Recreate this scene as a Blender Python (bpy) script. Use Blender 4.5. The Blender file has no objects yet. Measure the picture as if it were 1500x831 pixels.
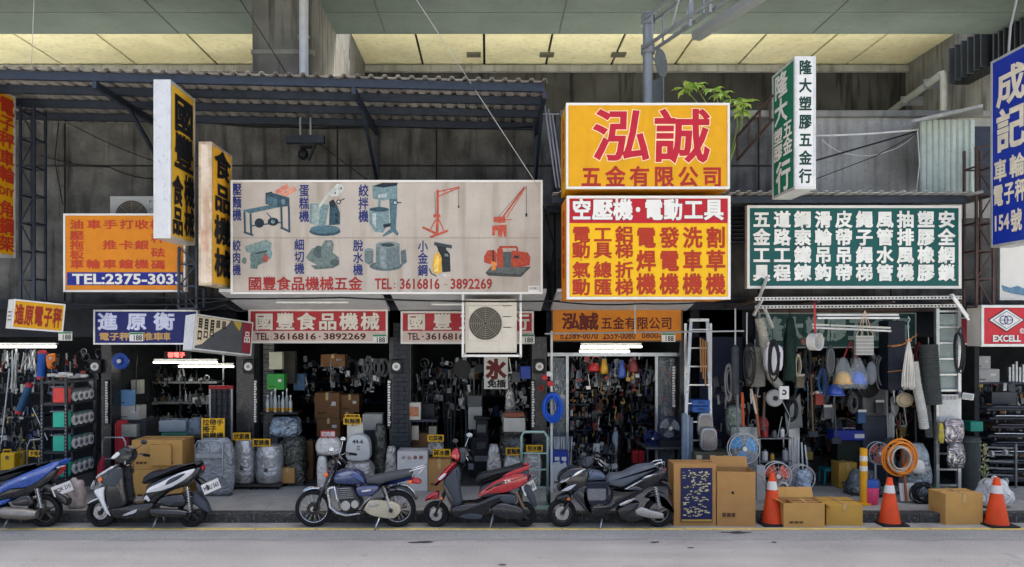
import bpy, bmesh, math, random
from mathutils import Vector, Matrix
R = math.radians
random.seed(7)
SC = bpy.context.scene
COL = SC.collection
# ---------------------------------------------------------------- camera, sky, sun, exposure
CAMY, CAMZ, FPX = -10.83, 2.83, 1083.0          # metres; focal length in photo pixels
cd = bpy.data.cameras.new('camera'); cam = bpy.data.objects.new('camera', cd); COL.objects.link(cam)
cd.sensor_width = 36; cd.lens = 36*FPX/1500; cd.shift_x = 35/1500; cd.shift_y = 71.5/1500
cd.clip_start = .1; cd.clip_end = 500
cam.location = (0, CAMY, CAMZ); cam.rotation_euler = (R(90), 0, 0); SC.camera = cam
SUN_EL, SUN_ROT = 70, 20
W = bpy.data.worlds.new('World'); SC.world = W; W.use_nodes = True
nt = W.node_tree; bg = nt.nodes['Background']; sky = nt.nodes.new('ShaderNodeTexSky')
sky.sky_type = 'NISHITA'; sky.sun_disc = False; sky.sun_elevation = R(SUN_EL); sky.sun_rotation = R(SUN_ROT)
sky.dust_density = 7; sky.air_density = .68; sky.ozone_density = 0
nt.links.new(sky.outputs[0], bg.inputs[0]); bg.inputs[1].default_value = .15
sd = bpy.data.lights.new('sun', 'SUN'); sd.energy = 5; sd.angle = R(.5); sd.color = (1, .96, .88)
sun = bpy.data.objects.new('sun', sd); COL.objects.link(sun)
# the sun stands high behind the viaduct, so the shops lie in its shade
sdir = Vector((math.sin(R(SUN_ROT))*math.cos(R(SUN_EL)), math.cos(R(SUN_ROT))*math.cos(R(SUN_EL)), math.sin(R(SUN_EL))))
sun.rotation_euler = sdir.to_track_quat('Z', 'Y').to_euler()
vs = SC.view_settings; vs.view_transform = 'Standard'; vs.look = 'None'; vs.gamma = 1; vs.use_curve_mapping = False
vs.exposure = 1.8
SC.cycles.max_bounces = 8; SC.cycles.diffuse_bounces = 4; SC.cycles.glossy_bounces = 4; SC.cycles.transparent_max_bounces = 8
SC.cycles.sample_clamp_indirect = 4; SC.cycles.caustics_reflective = False; SC.cycles.caustics_refractive = False
# ---------------------------------------------------------------- helpers
def at(px, py, Y):
    s = FPX/(Y-CAMY); return Vector(((px-715)/s, Y, CAMZ+(487-py)/s))
def sc(Y): return FPX/(Y-CAMY)
def X(px, Y): return (px-715)/sc(Y)
def Z(py, Y): return CAMZ+(487-py)/sc(Y)
def lin(c): return c/12.92 if c <= .04045 else ((c+.055)/1.055)**2.4
def hx(h):
    if not isinstance(h, str): return tuple(h)
    h = h.lstrip('#'); return tuple(lin(int(h[i:i+2], 16)/255) for i in (0, 2, 4))
MATS = {}
def mat(col, rough=.6, metal=0., var=.12, scale=6., bump=0., bscale=40., dirt=0., dcol='2a2621', streak=0., emit=0., trans=0., alpha=1., coat=0., grime=0., crink=0., name=None):
    key = (col, rough, metal, var, scale, bump, bscale, dirt, dcol, streak, emit, trans, alpha, coat, grime, crink)
    if key in MATS: return MATS[key]
    m = bpy.data.materials.new(name or 'surface'); m.use_nodes = True; MATS[key] = m
    n = m.node_tree.nodes; l = m.node_tree.links; b = n['Principled BSDF']
    c = hx(col); b.inputs['Roughness'].default_value = rough; b.inputs['Metallic'].default_value = metal
    b.inputs['Coat Weight'].default_value = coat
    if rough >= .4 and not metal and not coat: b.inputs['Specular IOR Level'].default_value = .25
    if emit:
        b.inputs['Base Color'].default_value = (*c, 1); b.inputs['Emission Color'].default_value = (*c, 1); b.inputs['Emission Strength'].default_value = emit; return m
    tc = n.new('ShaderNodeTexCoord'); 
    def noise(sca, det=4, mp=None):
        t = n.new('ShaderNodeTexNoise'); t.inputs['Scale'].default_value = sca; t.inputs['Detail'].default_value = det
        if mp:
            q = n.new('ShaderNodeMapping'); q.inputs['Scale'].default_value = mp; l.new(tc.outputs['Object'], q.inputs[0]); l.new(q.outputs[0], t.inputs[0])
        else: l.new(tc.outputs['Object'], t.inputs[0])
        return t.outputs[0]
    def ramp(f, a, b_):
        r = n.new('ShaderNodeMapRange'); r.inputs[1].default_value = a; r.inputs[2].default_value = b_; l.new(f, r.inputs[0]); return r.outputs[0]
    def mix(f, a, b_, fac=1.):
        x = n.new('ShaderNodeMix'); x.data_type = 'RGBA'
        if fac != 1:
            k = n.new('ShaderNodeMath'); k.operation = 'MULTIPLY'; l.new(f, k.inputs[0]); k.inputs[1].default_value = fac; f = k.outputs[0]
        l.new(f, x.inputs[0])
        for i, v in ((6, a), (7, b_)):
            if isinstance(v, tuple): x.inputs[i].default_value = (*v[:3], 1)
            else: l.new(v, x.inputs[i])
        return x.outputs[2]
    out = None
    if var:
        f = ramp(noise(scale), .3, .7)
        out = mix(f, tuple(max(0, x*(1-var)) for x in c), tuple(min(1, x*(1+var*.8)) for x in c))
        rr = ramp(noise(scale*2.3), .3, .7); q = n.new('ShaderNodeMath'); q.operation = 'MULTIPLY_ADD'; l.new(rr, q.inputs[0]); q.inputs[1].default_value = .2; q.inputs[2].default_value = max(.03, rough-.1); l.new(q.outputs[0], b.inputs['Roughness'])
    src = out if out else c
    if dirt: src = mix(ramp(noise(scale*.45, 8), .5, .78), src, hx(dcol), dirt)
    if streak: src = mix(ramp(noise(3.2, 6, (2.2, 2.2, .22)), .5, .72), src, hx(dcol), streak)
    if grime: src = mix(ramp(noise(22, 6), .55, .75), src, hx(dcol), grime)
    if isinstance(src, tuple): b.inputs['Base Color'].default_value = (*src, 1)
    else: l.new(src, b.inputs['Base Color'])
    if crink:      # crumpled plastic film: sharp creases
        t = n.new('ShaderNodeTexNoise'); t.inputs['Scale'].default_value = 7; t.inputs['Detail'].default_value = 3; t.inputs['Distortion'].default_value = 1.6; t.noise_type = 'RIDGED_MULTIFRACTAL'; l.new(tc.outputs['Object'], t.inputs[0])
        p = n.new('ShaderNodeBump'); p.inputs['Strength'].default_value = crink; p.inputs['Distance'].default_value = .09; l.new(t.outputs[0], p.inputs['Height']); l.new(p.outputs[0], b.inputs['Normal'])
    if bump:
        p = n.new('ShaderNodeBump'); p.inputs['Strength'].default_value = bump; p.inputs['Distance'].default_value = .02; l.new(noise(bscale, 6), p.inputs['Height']); l.new(p.outputs[0], b.inputs['Normal'])
    if trans: b.inputs['Transmission Weight'].default_value = trans
    if alpha < 1: b.inputs['Alpha'].default_value = alpha
    return m
ORG = {}
def tag(o, label=None, cat=None, group=None, kind=None):
    for k, v in (('label', label), ('category', cat), ('group', group), ('kind', kind)):
        if v: o[k] = v
    return o
def thing(name, label, cat, loc=(0, 0, 0), group=None):
    o = bpy.data.objects.new(name, None); COL.objects.link(o); o.location = loc; o.empty_display_size = .1
    ORG[o.name] = Vector(loc); return tag(o, label, cat, group)
class M:
    """collects shapes; build() links them as one mesh object"""
    def __init__(s): s.v = []; s.f = []
    def add(s, v, f):
        k = len(s.v); s.v += [tuple(p) for p in v]; s.f += [tuple(i+k for i in q) for q in f]; return s
    def box(s, x0, x1, y0, y1, z0, z1):
        v = [(x, y, z) for z in (z0, z1) for y in (y0, y1) for x in (x0, x1)]
        return s.add(v, [(0, 2, 3, 1), (4, 5, 7, 6), (0, 1, 5, 4), (2, 6, 7, 3), (0, 4, 6, 2), (1, 3, 7, 5)])
    def obox(s, c, d, rot=None):
        c = Vector(c); rot = rot or Matrix.Identity(3)
        v = [c+rot@Vector((x*d[0]/2, y*d[1]/2, z*d[2]/2)) for z in (-1, 1) for y in (-1, 1) for x in (-1, 1)]
        return s.add(v, [(0, 2, 3, 1), (4, 5, 7, 6), (0, 1, 5, 4), (2, 6, 7, 3), (0, 4, 6, 2), (1, 3, 7, 5)])
    def bar(s, a, b, w, h=None, up=(0, 0, 1)):
        a = Vector(a); b = Vector(b); d = (b-a); L = d.length
        if L < 1e-6: return s
        d.normalize(); u = Vector(up)
        if abs(d.dot(u)) > .98: u = Vector((0, 1, 0))
        x = d.cross(u).normalized(); z = x.cross(d)
        return s.obox((a+b)/2, (L, w, h or w), Matrix((d, x, z)).transposed())
    def cyl(s, a, b, r0, r1=None, n=12, caps=True):
        a = Vector(a); b = Vector(b); r1 = r0 if r1 is None else r1; d = (b-a).normalized()
        u = d.orthogonal().normalized(); w = d.cross(u); v = []
        for p, r in ((a, r0), (b, r1)):
            for i in range(n):
                t = 2*math.pi*i/n; v.append(p+(u*math.cos(t)+w*math.sin(t))*r)
        f = [(i, (i+1) % n, n+(i+1) % n, n+i) for i in range(n)]
        if caps: f += [tuple(range(n-1, -1, -1)), tuple(range(n, 2*n))]
        return s.add(v, f)
    def tube(s, pts, r, n=8, closed=False):
        P = [Vector(p) for p in pts]; k = len(P); v = []; u = None
        for i, p in enumerate(P):
            if closed: t = (P[(i+1) % k]-P[i-1])
            else: t = P[min(i+1, k-1)]-P[max(i-1, 0)]
            t = t.normalized() if t.length > 1e-9 else Vector((1, 0, 0))
            u = t.orthogonal().normalized() if u is None else (u-t*u.dot(t)).normalized()
            w = t.cross(u); rr = r[i] if isinstance(r, (list, tuple)) else r
            v += [p+(u*math.cos(2*math.pi*j/n)+w*math.sin(2*math.pi*j/n))*rr for j in range(n)]
        f = [(i*n+j, i*n+(j+1) % n, ((i+1) % k)*n+(j+1) % n, ((i+1) % k)*n+j) for i in range(k if closed else k-1) for j in range(n)]
        if not closed: f += [tuple(range(n-1, -1, -1)), tuple(range((k-1)*n, k*n))]
        return s.add(v, f)
    def ring(s, c, r, t, axis='y', n=24, m=8, squash=1.):
        P = []
        for i in range(n):
            a = 2*math.pi*i/n; q = (r*math.cos(a), r*math.sin(a)*squash)
            P.append(Vector(c)+Vector({'y': (q[0], 0, q[1]), 'z': (q[0], q[1], 0), 'x': (0, q[0], q[1])}[axis]))
        return s.tube(P, t, m, True)
    def prism(s, pts, y0, y1):
        n = len(pts); a = sum(pts[i][0]*pts[(i+1) % n][1]-pts[(i+1) % n][0]*pts[i][1] for i in range(n))
        if a < 0: pts = pts[::-1]
        v = [(x, y0, z) for x, z in pts]+[(x, y1, z) for x, z in pts]
        return s.add(v, [tuple(range(n)), tuple(range(2*n-1, n-1, -1))]+[(i, i+n, (i+1) % n+n, (i+1) % n) for i in range(n)])
    def lathe(s, prof, c=(0, 0, 0), n=20, axis='z'):
        v = []; c = Vector(c)
        for r, h in prof:
            for i in range(n):
                t = 2*math.pi*i/n; a, b = r*math.cos(t), r*math.sin(t)
                v.append(c+Vector({'z': (a, b, h), 'y': (a, -h, b), 'x': (h, a, b)}[axis]))
        k = len(prof); f = [(i*n+j, i*n+(j+1) % n, (i+1)*n+(j+1) % n, (i+1)*n+j) for i in range(k-1) for j in range(n)]
        if prof[0][0] > 1e-6: f.append(tuple(range(n-1, -1, -1)))
        if prof[-1][0] > 1e-6: f.append(tuple(range((k-1)*n, k*n)))
        return s.add(v, f)
    def ball(s, c, r, n=12, m=8):
        rr = r if isinstance(r, (tuple, list)) else (r, r, r); c = Vector(c)
        v = [c+Vector((0, 0, -rr[2]))]
        for j in range(1, m):
            ph = -math.pi/2+math.pi*j/m
            for i in range(n):
                t = 2*math.pi*i/n; v.append(c+Vector((rr[0]*math.cos(ph)*math.cos(t), rr[1]*math.cos(ph)*math.sin(t), rr[2]*math.sin(ph))))
        v.append(c+Vector((0, 0, rr[2]))); L = len(v)-1
        f = [(0, 1+(i+1) % n, 1+i) for i in range(n)]+[(1+(j*n)+i, 1+j*n+(i+1) % n, 1+(j+1)*n+(i+1) % n, 1+(j+1)*n+i) for j in range(m-2) for i in range(n)]
        f += [(L, 1+(m-2)*n+i, 1+(m-2)*n+(i+1) % n) for i in range(n)]
        return s.add(v, f)
    def xf(s, mtx, k0=0):
        for i in range(k0, len(s.v)): s.v[i] = tuple(mtx@Vector(s.v[i]))
        return s
    def build(s, name, m, parent=None, bevel=0, smooth=False, sub=0, label=None, kind=None, seg=2):
        me = bpy.data.meshes.new(name); o0 = ORG.get(parent.name, Vector()) if parent else Vector()
        me.from_pydata([Vector(p)-o0 for p in s.v], [], s.f); me.update(); me.materials.append(m)
        if smooth:
            me.polygons.foreach_set('use_smooth', [True]*len(me.polygons))
            if smooth != 'all': me.set_sharp_from_angle(angle=R(40))
        o = bpy.data.objects.new(name, me); COL.objects.link(o)
        if parent: o.parent = parent; ORG[o.name] = o0
        if bevel:
            b = o.modifiers.new('bevel', 'BEVEL'); b.width = bevel; b.segments = seg; b.limit_method = 'ANGLE'; b.angle_limit = R(40); b.use_clamp_overlap = True; b.harden_normals = False
        if sub:
            q = o.modifiers.new('sub', 'SUBSURF'); q.levels = sub; q.render_levels = sub
        if label: o['label'] = label
        if kind: o['kind'] = kind
        return o
def B(name, m, parent, x0, x1, y0, y1, z0, z1, bevel=0, **k):
    return M().box(min(x0, x1), max(x0, x1), min(y0, y1), max(y0, y1), min(z0, z1), max(z0, z1)).build(name, m, parent, bevel, **k)
def struct(o): o['kind'] = 'structure'; return o
def dup(root, loc, rz=0, label=None, group=None, scale=None):
    r = root.copy(); COL.objects.link(r); r.location = loc; r.rotation_euler = (0, 0, rz)
    if scale: r.scale = scale if isinstance(scale, tuple) else (scale,)*3
    if label: r['label'] = label
    if group: r['group'] = group
    for ch in list(root.children):
        c = ch.copy(); COL.objects.link(c); c.parent = r
        for g in list(ch.children):
            d = g.copy(); COL.objects.link(d); d.parent = c
    return r
# lettering: the glyphs of Blender's own font as flat vinyl letters
GL = {}
def glyph(body, off):
    k = (body, off)
    if k not in GL:
        c = bpy.data.curves.new('t', 'FONT'); c.body = body; c.resolution_u = 2; c.bevel_depth = off; c.bevel_resolution = 0; c.fill_mode = 'FRONT'
        o = bpy.data.objects.new('t', c); me = bpy.data.meshes.new_from_object(o)
        v = [tuple(p.co) for p in me.vertices]; f = [tuple(p.vertices) for p in me.polygons]
        bpy.data.objects.remove(o); bpy.data.curves.remove(c); bpy.data.meshes.remove(me); GL[k] = (v, f)
    return GL[k]
def cjk(s): return any(ord(c) > 0x2e00 for c in s)
def letters(parent, items, m, P0, U, V, d, off=.02, name='lettering', slant=0):
    """items: (text, u0, v0, u1, v1) in metres on the plane P0 + u U + v V; v up; d: metres proud of it"""
    N = U.cross(V).normalized(); o = None
    for body, u0, v0, u1, v1 in items:
        b = M()
        v, f = glyph(body, off)
        if not v: continue
        if cjk(body): n = len(body); a0, a1, b0, b1 = 0, n, -.12, .88
        else:
            a0 = min(p[0] for p in v); a1 = max(p[0] for p in v); b0 = min(p[1] for p in v); b1 = max(p[1] for p in v)
            if body in '-·.:': b0, b1 = -.05, .75
        q = []
        for p in v:
            a = (p[0]-a0)/(a1-a0); c = (p[1]-b0)/max(1e-6, b1-b0)
            vv = v0+(v1-v0)*c; uu = u0+(u1-u0)*a+slant*(vv-v0); q.append(P0+U*uu+V*vv+N*(d+(.0012*p[2]/off if off else 0)))
        b.add(q, f); o = b.build(name, m, parent)
    return o
def ptext(parent, items, m, Y, off=.02, d=0., name='lettering', outline=None, vertical=False, slant=0):
    """items in photo pixels on the upright plane at Y; vertical: one glyph per cell downwards"""
    s = sc(Y); O = at(0, 0, Y); U = Vector((1, 0, 0)); V = Vector((0, 0, 1)); L = []
    for body, x0, y0, x1, y1 in items:
        if vertical:
            h = (y1-y0)/len(body); L += [(c, x0/s, -(y0+h*(i+1))/s, x1/s, -(y0+h*i)/s) for i, c in enumerate(body)]
        else: L.append((body, x0/s, -y1/s, x1/s, -y0/s))
    if outline: letters(parent, L, outline[0], O, U, V, d+.001, off+outline[1], name, slant); d += .003
    return letters(parent, L, m, O, U, V, d+.001, off, name, slant)
# ---------------------------------------------------------------- materials of the setting
def asphalt(col, name):
    """worn asphalt: fine aggregate speckle, blotches, tyre polish along the street, a few hairline cracks"""
    m = bpy.data.materials.new(name); m.use_nodes = True; n = m.node_tree.nodes; l = m.node_tree.links; b = n['Principled BSDF']; b.inputs['Roughness'].default_value = .85
    tc = n.new('ShaderNodeTexCoord')
    def noise(s_, d, mp=(1, 1, 1)):
        q = n.new('ShaderNodeMapping'); q.inputs['Scale'].default_value = mp; l.new(tc.outputs['Object'], q.inputs[0]); t = n.new('ShaderNodeTexNoise'); t.inputs['Scale'].default_value = s_; t.inputs['Detail'].default_value = d; l.new(q.outputs[0], t.inputs[0]); return t.outputs[0]
    def rng(f, a, c, lo, hi):
        r = n.new('ShaderNodeMapRange'); l.new(f, r.inputs[0])
        for i, v in enumerate((a, c, lo, hi)): r.inputs[i+1].default_value = v
        return r.outputs[0]
    def mul(a, c): k = n.new('ShaderNodeMath'); k.operation = 'MULTIPLY'; l.new(a, k.inputs[0]); l.new(c, k.inputs[1]); return k.outputs[0]
    f = mul(mul(rng(noise(110, 3), .3, .7, .62, 1.38), rng(noise(55, 4), .35, .65, .88, 1.1)), mul(rng(noise(.8, 5), .35, .7, .9, 1.08), rng(noise(2.2, 5, (.12, 1.6, 1)), .35, .65, .92, 1.06)))
    v = n.new('ShaderNodeTexVoronoi'); v.feature = 'DISTANCE_TO_EDGE'; v.inputs['Scale'].default_value = .55; q = n.new('ShaderNodeVectorMath'); q.operation = 'ADD'; l.new(tc.outputs['Object'], q.inputs[0]); w = n.new('ShaderNodeTexNoise'); w.inputs['Scale'].default_value = 2.5; l.new(tc.outputs['Object'], w.inputs[0]); l.new(w.outputs['Color'], q.inputs[1]); l.new(q.outputs[0], v.inputs['Vector'])
    f = mul(f, rng(v.outputs['Distance'], .002, .008, .9, 1)); f = mul(f, rng(noise(1.7, 2), .68, .74, 1, .8))
    c = n.new('ShaderNodeMix'); c.data_type = 'RGBA'; c.blend_type = 'MULTIPLY'; c.inputs[0].default_value = 1; c.inputs[6].default_value = (*col, 1); cc = n.new('ShaderNodeCombineColor')
    for i in range(3): l.new(f, cc.inputs[i])
    l.new(cc.outputs[0], c.inputs[7]); l.new(c.outputs[2], b.inputs['Base Color']); p = n.new('ShaderNodeBump'); p.inputs['Strength'].default_value = .7; p.inputs['Distance'].default_value = .01; l.new(noise(130, 4), p.inputs['Height']); l.new(p.outputs[0], b.inputs['Normal']); return m
ASPH = asphalt((.325, .325, .31), 'asphalt'); ASPH2 = asphalt((.27, .278, .27), 'edge asphalt')
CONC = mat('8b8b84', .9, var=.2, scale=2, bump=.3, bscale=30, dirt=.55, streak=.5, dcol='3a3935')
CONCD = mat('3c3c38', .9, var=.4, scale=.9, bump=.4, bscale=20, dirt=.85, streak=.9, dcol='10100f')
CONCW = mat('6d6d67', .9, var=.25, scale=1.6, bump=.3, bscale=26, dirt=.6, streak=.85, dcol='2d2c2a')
PAVE = mat('92928c', .85, var=.15, scale=3, bump=.25, bscale=60, dirt=.4, dcol='3d3c39')
KERB = mat('3f3f3d', .85, var=.3, scale=9, bump=.4, bscale=50, grime=.6, dcol='8d8b85')
GIRD = mat('454f4a', .8, var=.18, scale=.5, dirt=.45, streak=.3, dcol='2f3632', bump=.15, bscale=12)
CREAM = mat('ddd8b2', .65, var=.1, scale=1.2, dirt=.55, dcol='a39a6c', streak=.4, grime=.2)
STEEL = mat('27303d', .5, .3, var=.2, scale=6, grime=.3, dcol='514a42')
ROOFM = mat('94918c', .6, .1, var=.3, scale=3, dirt=.8, dcol='3b2a22', grime=.6)
BLACK = mat('17191c', .5, var=.2)
NAVY = mat('12161f', .6, var=.2, grime=.3)
GALV = mat('a3a8ab', .4, .7, var=.12, scale=8, grime=.3, dcol='6b6a66')
WHITE = mat('c9c9c3', .5, var=.06, grime=.15, dcol='8a857a')
TUBE = mat((1, .97, .9), emit=4.5)
# ---------------------------------------------------------------- ground
road = struct(M().box(-70, 70, -70, .14, -.3, 0).build('road', ASPH))
struct(M().box(-30, 30, -.16, .138, 0, .004).build('gutter', PAVE))
YEL = mat('c8b264', .7, var=.2, scale=9, grime=.5, dcol='7a766a')
gs = struct(M().box(-30, 30, -.27, -.162, -.01, .005).build('gutter_edge', PAVE))
x = -9.5
while x < 10: B('painted_stone', YEL, gs, x+.008, x+.872, -.262, -.172, 0, .011, .003); x += .88
random.seed(12); P = [(-12+.3*i, -.76+random.uniform(-.03, .03)) for i in range(82)]
v = [(a, b_, .004) for a, b_ in P]+[(a, -.262, .004) for a, b_ in P]; n_ = len(P)
struct(M().add(v, [(i, i+1, n_+i+1, n_+i) for i in range(n_-1)]).build('road_edge_strip', ASPH2))
TAR = mat((.05, .05, .052), .9, var=.3, scale=30)
for px, py, w, h in ((1080, 781, .24, .05), (618, 795, .2, .03), (960, 795, .07, .02), (1134, 795, .04, .02), (735, 828, .06, .02), (1012, 803, .05, .02)):
    yy = Yg = FPX*CAMZ/(py-487)+CAMY; xx = X(px, yy); r_ = [random.uniform(.5, 1.1) for _ in range(14)]
    struct(M().add([(xx+w*r_[k]*math.cos(k*math.pi/7), yy+h*1.6*r_[k]*math.sin(k*math.pi/7), .008) for k in range(14)], [tuple(range(14))]).build('tar_patch', TAR))
kerb = struct(M().box(-30, 30, .16, .36, -.2, .128).build('kerb', PAVE))
x = -9.6
while x < 10.2:
    B('kerb_stone', KERB, kerb, x+.004, x+.996, .14, .34, 0, .142, .012); x += 1.0
pav = struct(M().box(-30, 30, .33, 2.1, -.2, .128).build('pavement', CONC))
for j in range(3):
    x = -9.7+.3*j
    while x < 10.2:
        B('paving_slab', PAVE, pav, x+.003, x+.897, .345+j*.585, .345+j*.585+.579, .12, .14, .004); x += .9
struct(M().box(-14, 15, 2.1, 7.0, -.2, .15).build('shop_floor', mat('4a4b4c', .55, var=.2)))
# ---------------------------------------------------------------- viaduct
via = struct(M().box(-40, 40, .2, 4.96, 9.2, 10.2).build('viaduct_girder', GIRD))
for xx in (-6.6, -2.2, 1.5, 6.9):
    B('joint', mat('2d3330', .8), via, xx, xx+.02, .3, 4.9, 9.19, 9.21)
B('soffit_line', mat('525b56', .8), via, -39, 39, 3.9, 3.92, 9.19, 9.21)
struct(M().box(-26, 11.1, 3.4, 8.9, 6.9, 7.04).build('light_bounce_roof', mat('f0f0ea', .7, var=.04)))  # unseen white slab, added to bounce sunlight up onto the cream panels
deck = struct(M().box(-40, 40, 6.9, 9.3, 10.06, 10.36).build('viaduct_deck', mat('2a2a25', .9)))
sx = [-13.5, -11.4, -9.42, -7.25, -5.2, -3.4, -1.75, -.1, 1.55, 3.3, 5.0, 6.7, 8.4, 9.6, 11.3]
for a, b in zip(sx, sx[1:]):
    B('soffit_panel', CREAM, deck, a+.03, b-.03, 6.9, 9.0, 10.0, 10.06, .005)
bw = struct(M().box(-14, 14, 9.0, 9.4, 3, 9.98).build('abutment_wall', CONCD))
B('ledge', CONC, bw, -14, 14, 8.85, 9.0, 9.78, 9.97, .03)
# lamp boxes that hang unlit under the cream panels
for i, px in enumerate((694, 801, 906)):
    p = at(px, 78, 8.2); t = thing('soffit_lamp', f'small dark unlit lamp box under the cream viaduct panels, {("nearest the long white wire","middle of the three","beside the gantry pole")[i]}', 'lamp', p, 'unlit lamps under the viaduct')
    B('lamp_box', mat('59584c', .6), t, p.x-.18, p.x+.18, p.y-.12, p.y+.12, p.z-.07, p.z); B('hanger', GALV, t, p.x-.02, p.x+.02, p.y-.02, p.y+.02, p.z, 10.0)
pier = struct(M().box(-4.34, -3.24, 2.78, 9.0, 3, 9.19).build('viaduct_pier', CONCW))
B('upper_block', CONC, pier, -4.36, -3.22, 2.76, 2.9, 7.95, 8.03)
B('haunch', CONCW, pier, -4.3, -3.28, 4.97, 8.84, 9.185, 10.0)
pr = struct(M().box(11.2, 13, 2.0, 9.0, 3, 10.05).build('viaduct_pier_wall', CONCW))
t = thing('drain_pipe', 'white vertical drain pipe fixed to the concrete viaduct pier', 'pipe', (at(445, 60, 2.6)))
M().cyl(at(445, 112, 2.64), (X(445, 2.64), 2.64, 9.19), .085, n=16).build('pipe', mat('c9ced2', .4, .2, var=.1), t, smooth=True)
M().box(X(437, 2.7), X(453, 2.7), 2.66, 2.76, 8.2, 8.26).build('clamp', GALV, t)
# pipe on the far side wall
t = thing('wall_pipe', 'grey elbow drain pipe climbing the far concrete side wall', 'pipe', (10.9, 6.4, 6.5))
b = M(); b.tube([(10.75, 8.95, 8.72), (10.75, 6.75, 8.95), (10.75, 6.64, 8.94), (10.75, 6.6, 8.86), (10.75, 6.6, 6.9)], .085, 12); b.build('pipe', mat('8c9088', .5, var=.15), t, smooth=True)
for y in (7.2, 8.2): B('bracket', GALV, t, 10.64, 11.2, y, y+.05, 8.95-(y-6.75)*.105-.13, 8.95-(y-6.75)*.105+.11)
for i, (y0, y1, z0, z1) in enumerate(((5.2, 6.4, 8.6, 9.45), (4.0, 4.9, 8.5, 9.18))):
    t = thing('louvre_box', ('black finned louvre box high on the concrete side wall', 'second black finned louvre box at the top corner of the picture')[i], 'louvre', (11, y0, z0), 'louvre boxes on the side wall')
    B('casing', BLACK, t, 10.85, 11.2, y0, y1, z0, z1)
    for k in range(6):
        yy = y0+.04+k*(y1-y0-.1)/5; B('fin', mat('33383d', .5), t, 10.72, 10.85, yy, yy+.04, z0+.02, z1-.02)
# ---------------------------------------------------------------- shop block walls
up = struct(M().box(-14, 11.1, 2.6, 2.72, 3.3, 6.79).build('upper_wall', mat('5e5e5b', .9, var=.4, scale=2.4, bump=.4, bscale=26, dirt=.93, streak=.7, dcol='131315', grime=.35)))
for xx in (-9.4, -7.7, -5.9, -2.75, -.95, 1.2, 4.9, 7.3):
    B('wall_joint', mat('1c1c1b', .9), up, xx, xx+.025, 2.592, 2.61, 3.4, 6.75)
B('wall_joint', mat('2c2c2a', .9), up, -11.9, 11, 2.59, 2.612, 5.84, 5.87)
B('pale_facing', mat('a8a8a2', .9, var=.2, scale=1.6, bump=.3, bscale=30, dirt=.5, streak=.4, dcol='35342f', grime=.3), up, 5.3, 9.6, 2.57, 2.6, 4.9, 6.72)
B('wall_coping', CONC, up, 1.3, 11.1, 2.5, 2.72, 6.72, 6.84, .02)
struct(M().box(-14, 15, 1.9, 2.6, 3.22, 3.34).build('first_floor_slab', NAVY))
low = struct(M().box(-14, 15, 2.2, 2.3, 2.75, 3.22).build('shopfront_lintel', NAVY))
for px0, px1 in ((360, 572), (585, 792), (806, 1004)):       # pale sloping soffits behind the big signs
    v = [(X(px0, 2.0), 1.96, 3.2), (X(px1, 2.0), 1.96, 3.2), (X(px1, 2.0), .72, 3.46), (X(px0, 2.0), .72, 3.46)]
    struct(M().add(v+[(a, b, c+.05) for a, b, c in v], [(0, 3, 2, 1), (4, 5, 6, 7), (0, 1, 5, 4), (1, 2, 6, 5), (2, 3, 7, 6), (3, 0, 4, 7)]).build('awning_soffit', mat('b9bcc0', .6, var=.08, grime=.3)))
TILE = mat('171a1e', .35, var=.3, scale=14, grime=.3, dcol='777777')
PILS = [(148, 163), (346, 372), (570, 602), (779, 801), (996, 1012)]
for a, c in PILS:
    struct(M().box(X(a, 2.2), X(c, 2.2), 2.2, 2.55, .14, 3.22).build('shop_pillar', TILE, bevel=.01))
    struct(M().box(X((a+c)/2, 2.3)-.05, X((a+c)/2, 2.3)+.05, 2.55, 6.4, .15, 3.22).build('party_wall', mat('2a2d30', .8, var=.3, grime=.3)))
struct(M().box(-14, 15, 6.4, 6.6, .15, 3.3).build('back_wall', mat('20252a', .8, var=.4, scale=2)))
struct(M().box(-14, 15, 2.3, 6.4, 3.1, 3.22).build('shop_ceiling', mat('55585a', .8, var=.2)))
# ---------------------------------------------------------------- corrugated awning roof on steel purlins
def corrugated(b, x0, x1, yf, yb, z0, pitch=.2, h=.04, t=.006, zb=None):
    """trapezoid sheet; yf(x), yb depth of its front and back edge"""
    prof = []; x = x0
    while x < x1:
        for dx, dz in ((0, 0), (.11, 0), (.135, h), (.18, h), (.2, 0)): prof.append((x+dx*pitch/.2, dz))
        x += pitch
    n = len(prof); v = []
    for (px, dz) in prof: v += [(px, yf(px), z0+dz), (px, yb, (zb or z0)+dz)]
    k = len(v); v += [(a, b_, c+t) for a, b_, c in v]
    f = []
    for i in range(n-1):
        a, b_, c, d = 2*i, 2*i+1, 2*i+3, 2*i+2
        f += [(a, b_, c, d), (k+a, k+d, k+c, k+b_), (a, d, k+d, k+a), (b_, k+b_, k+c, c)]
    return b.add(v, f)
t = thing('awning_roof', 'long rusty corrugated awning roof on dark steel purlins above the machine sign', 'awning', (-4, 1, 6.6))
yf = lambda x: .37+(x-.85)*.073
corrugated(M(), -9.5, .85, yf, 2.6, 6.63).build('roof_sheet', ROOFM, t)
for k, y in enumerate((.1, .75, 1.45, 2.2)):
    M().bar((-9.5, yf(-9.5)+y, 6.56), (.85, yf(.85)+y, 6.56), .07, .12).build('purlin', STEEL, t)
for px in (215, 540, 790):
    xx = X(px, 1.6); b = M(); b.bar((xx, .35+yf(xx)-.3, 6.44), (xx, 2.59, 6.44), .06, .1); b.bar((xx, 1.0, 6.4), (xx, 2.56, 5.55), .05); b.bar((xx, 2.55, 6.4), (xx, 2.55, 5.5), .05); b.build('bracket', STEEL, t)
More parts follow.
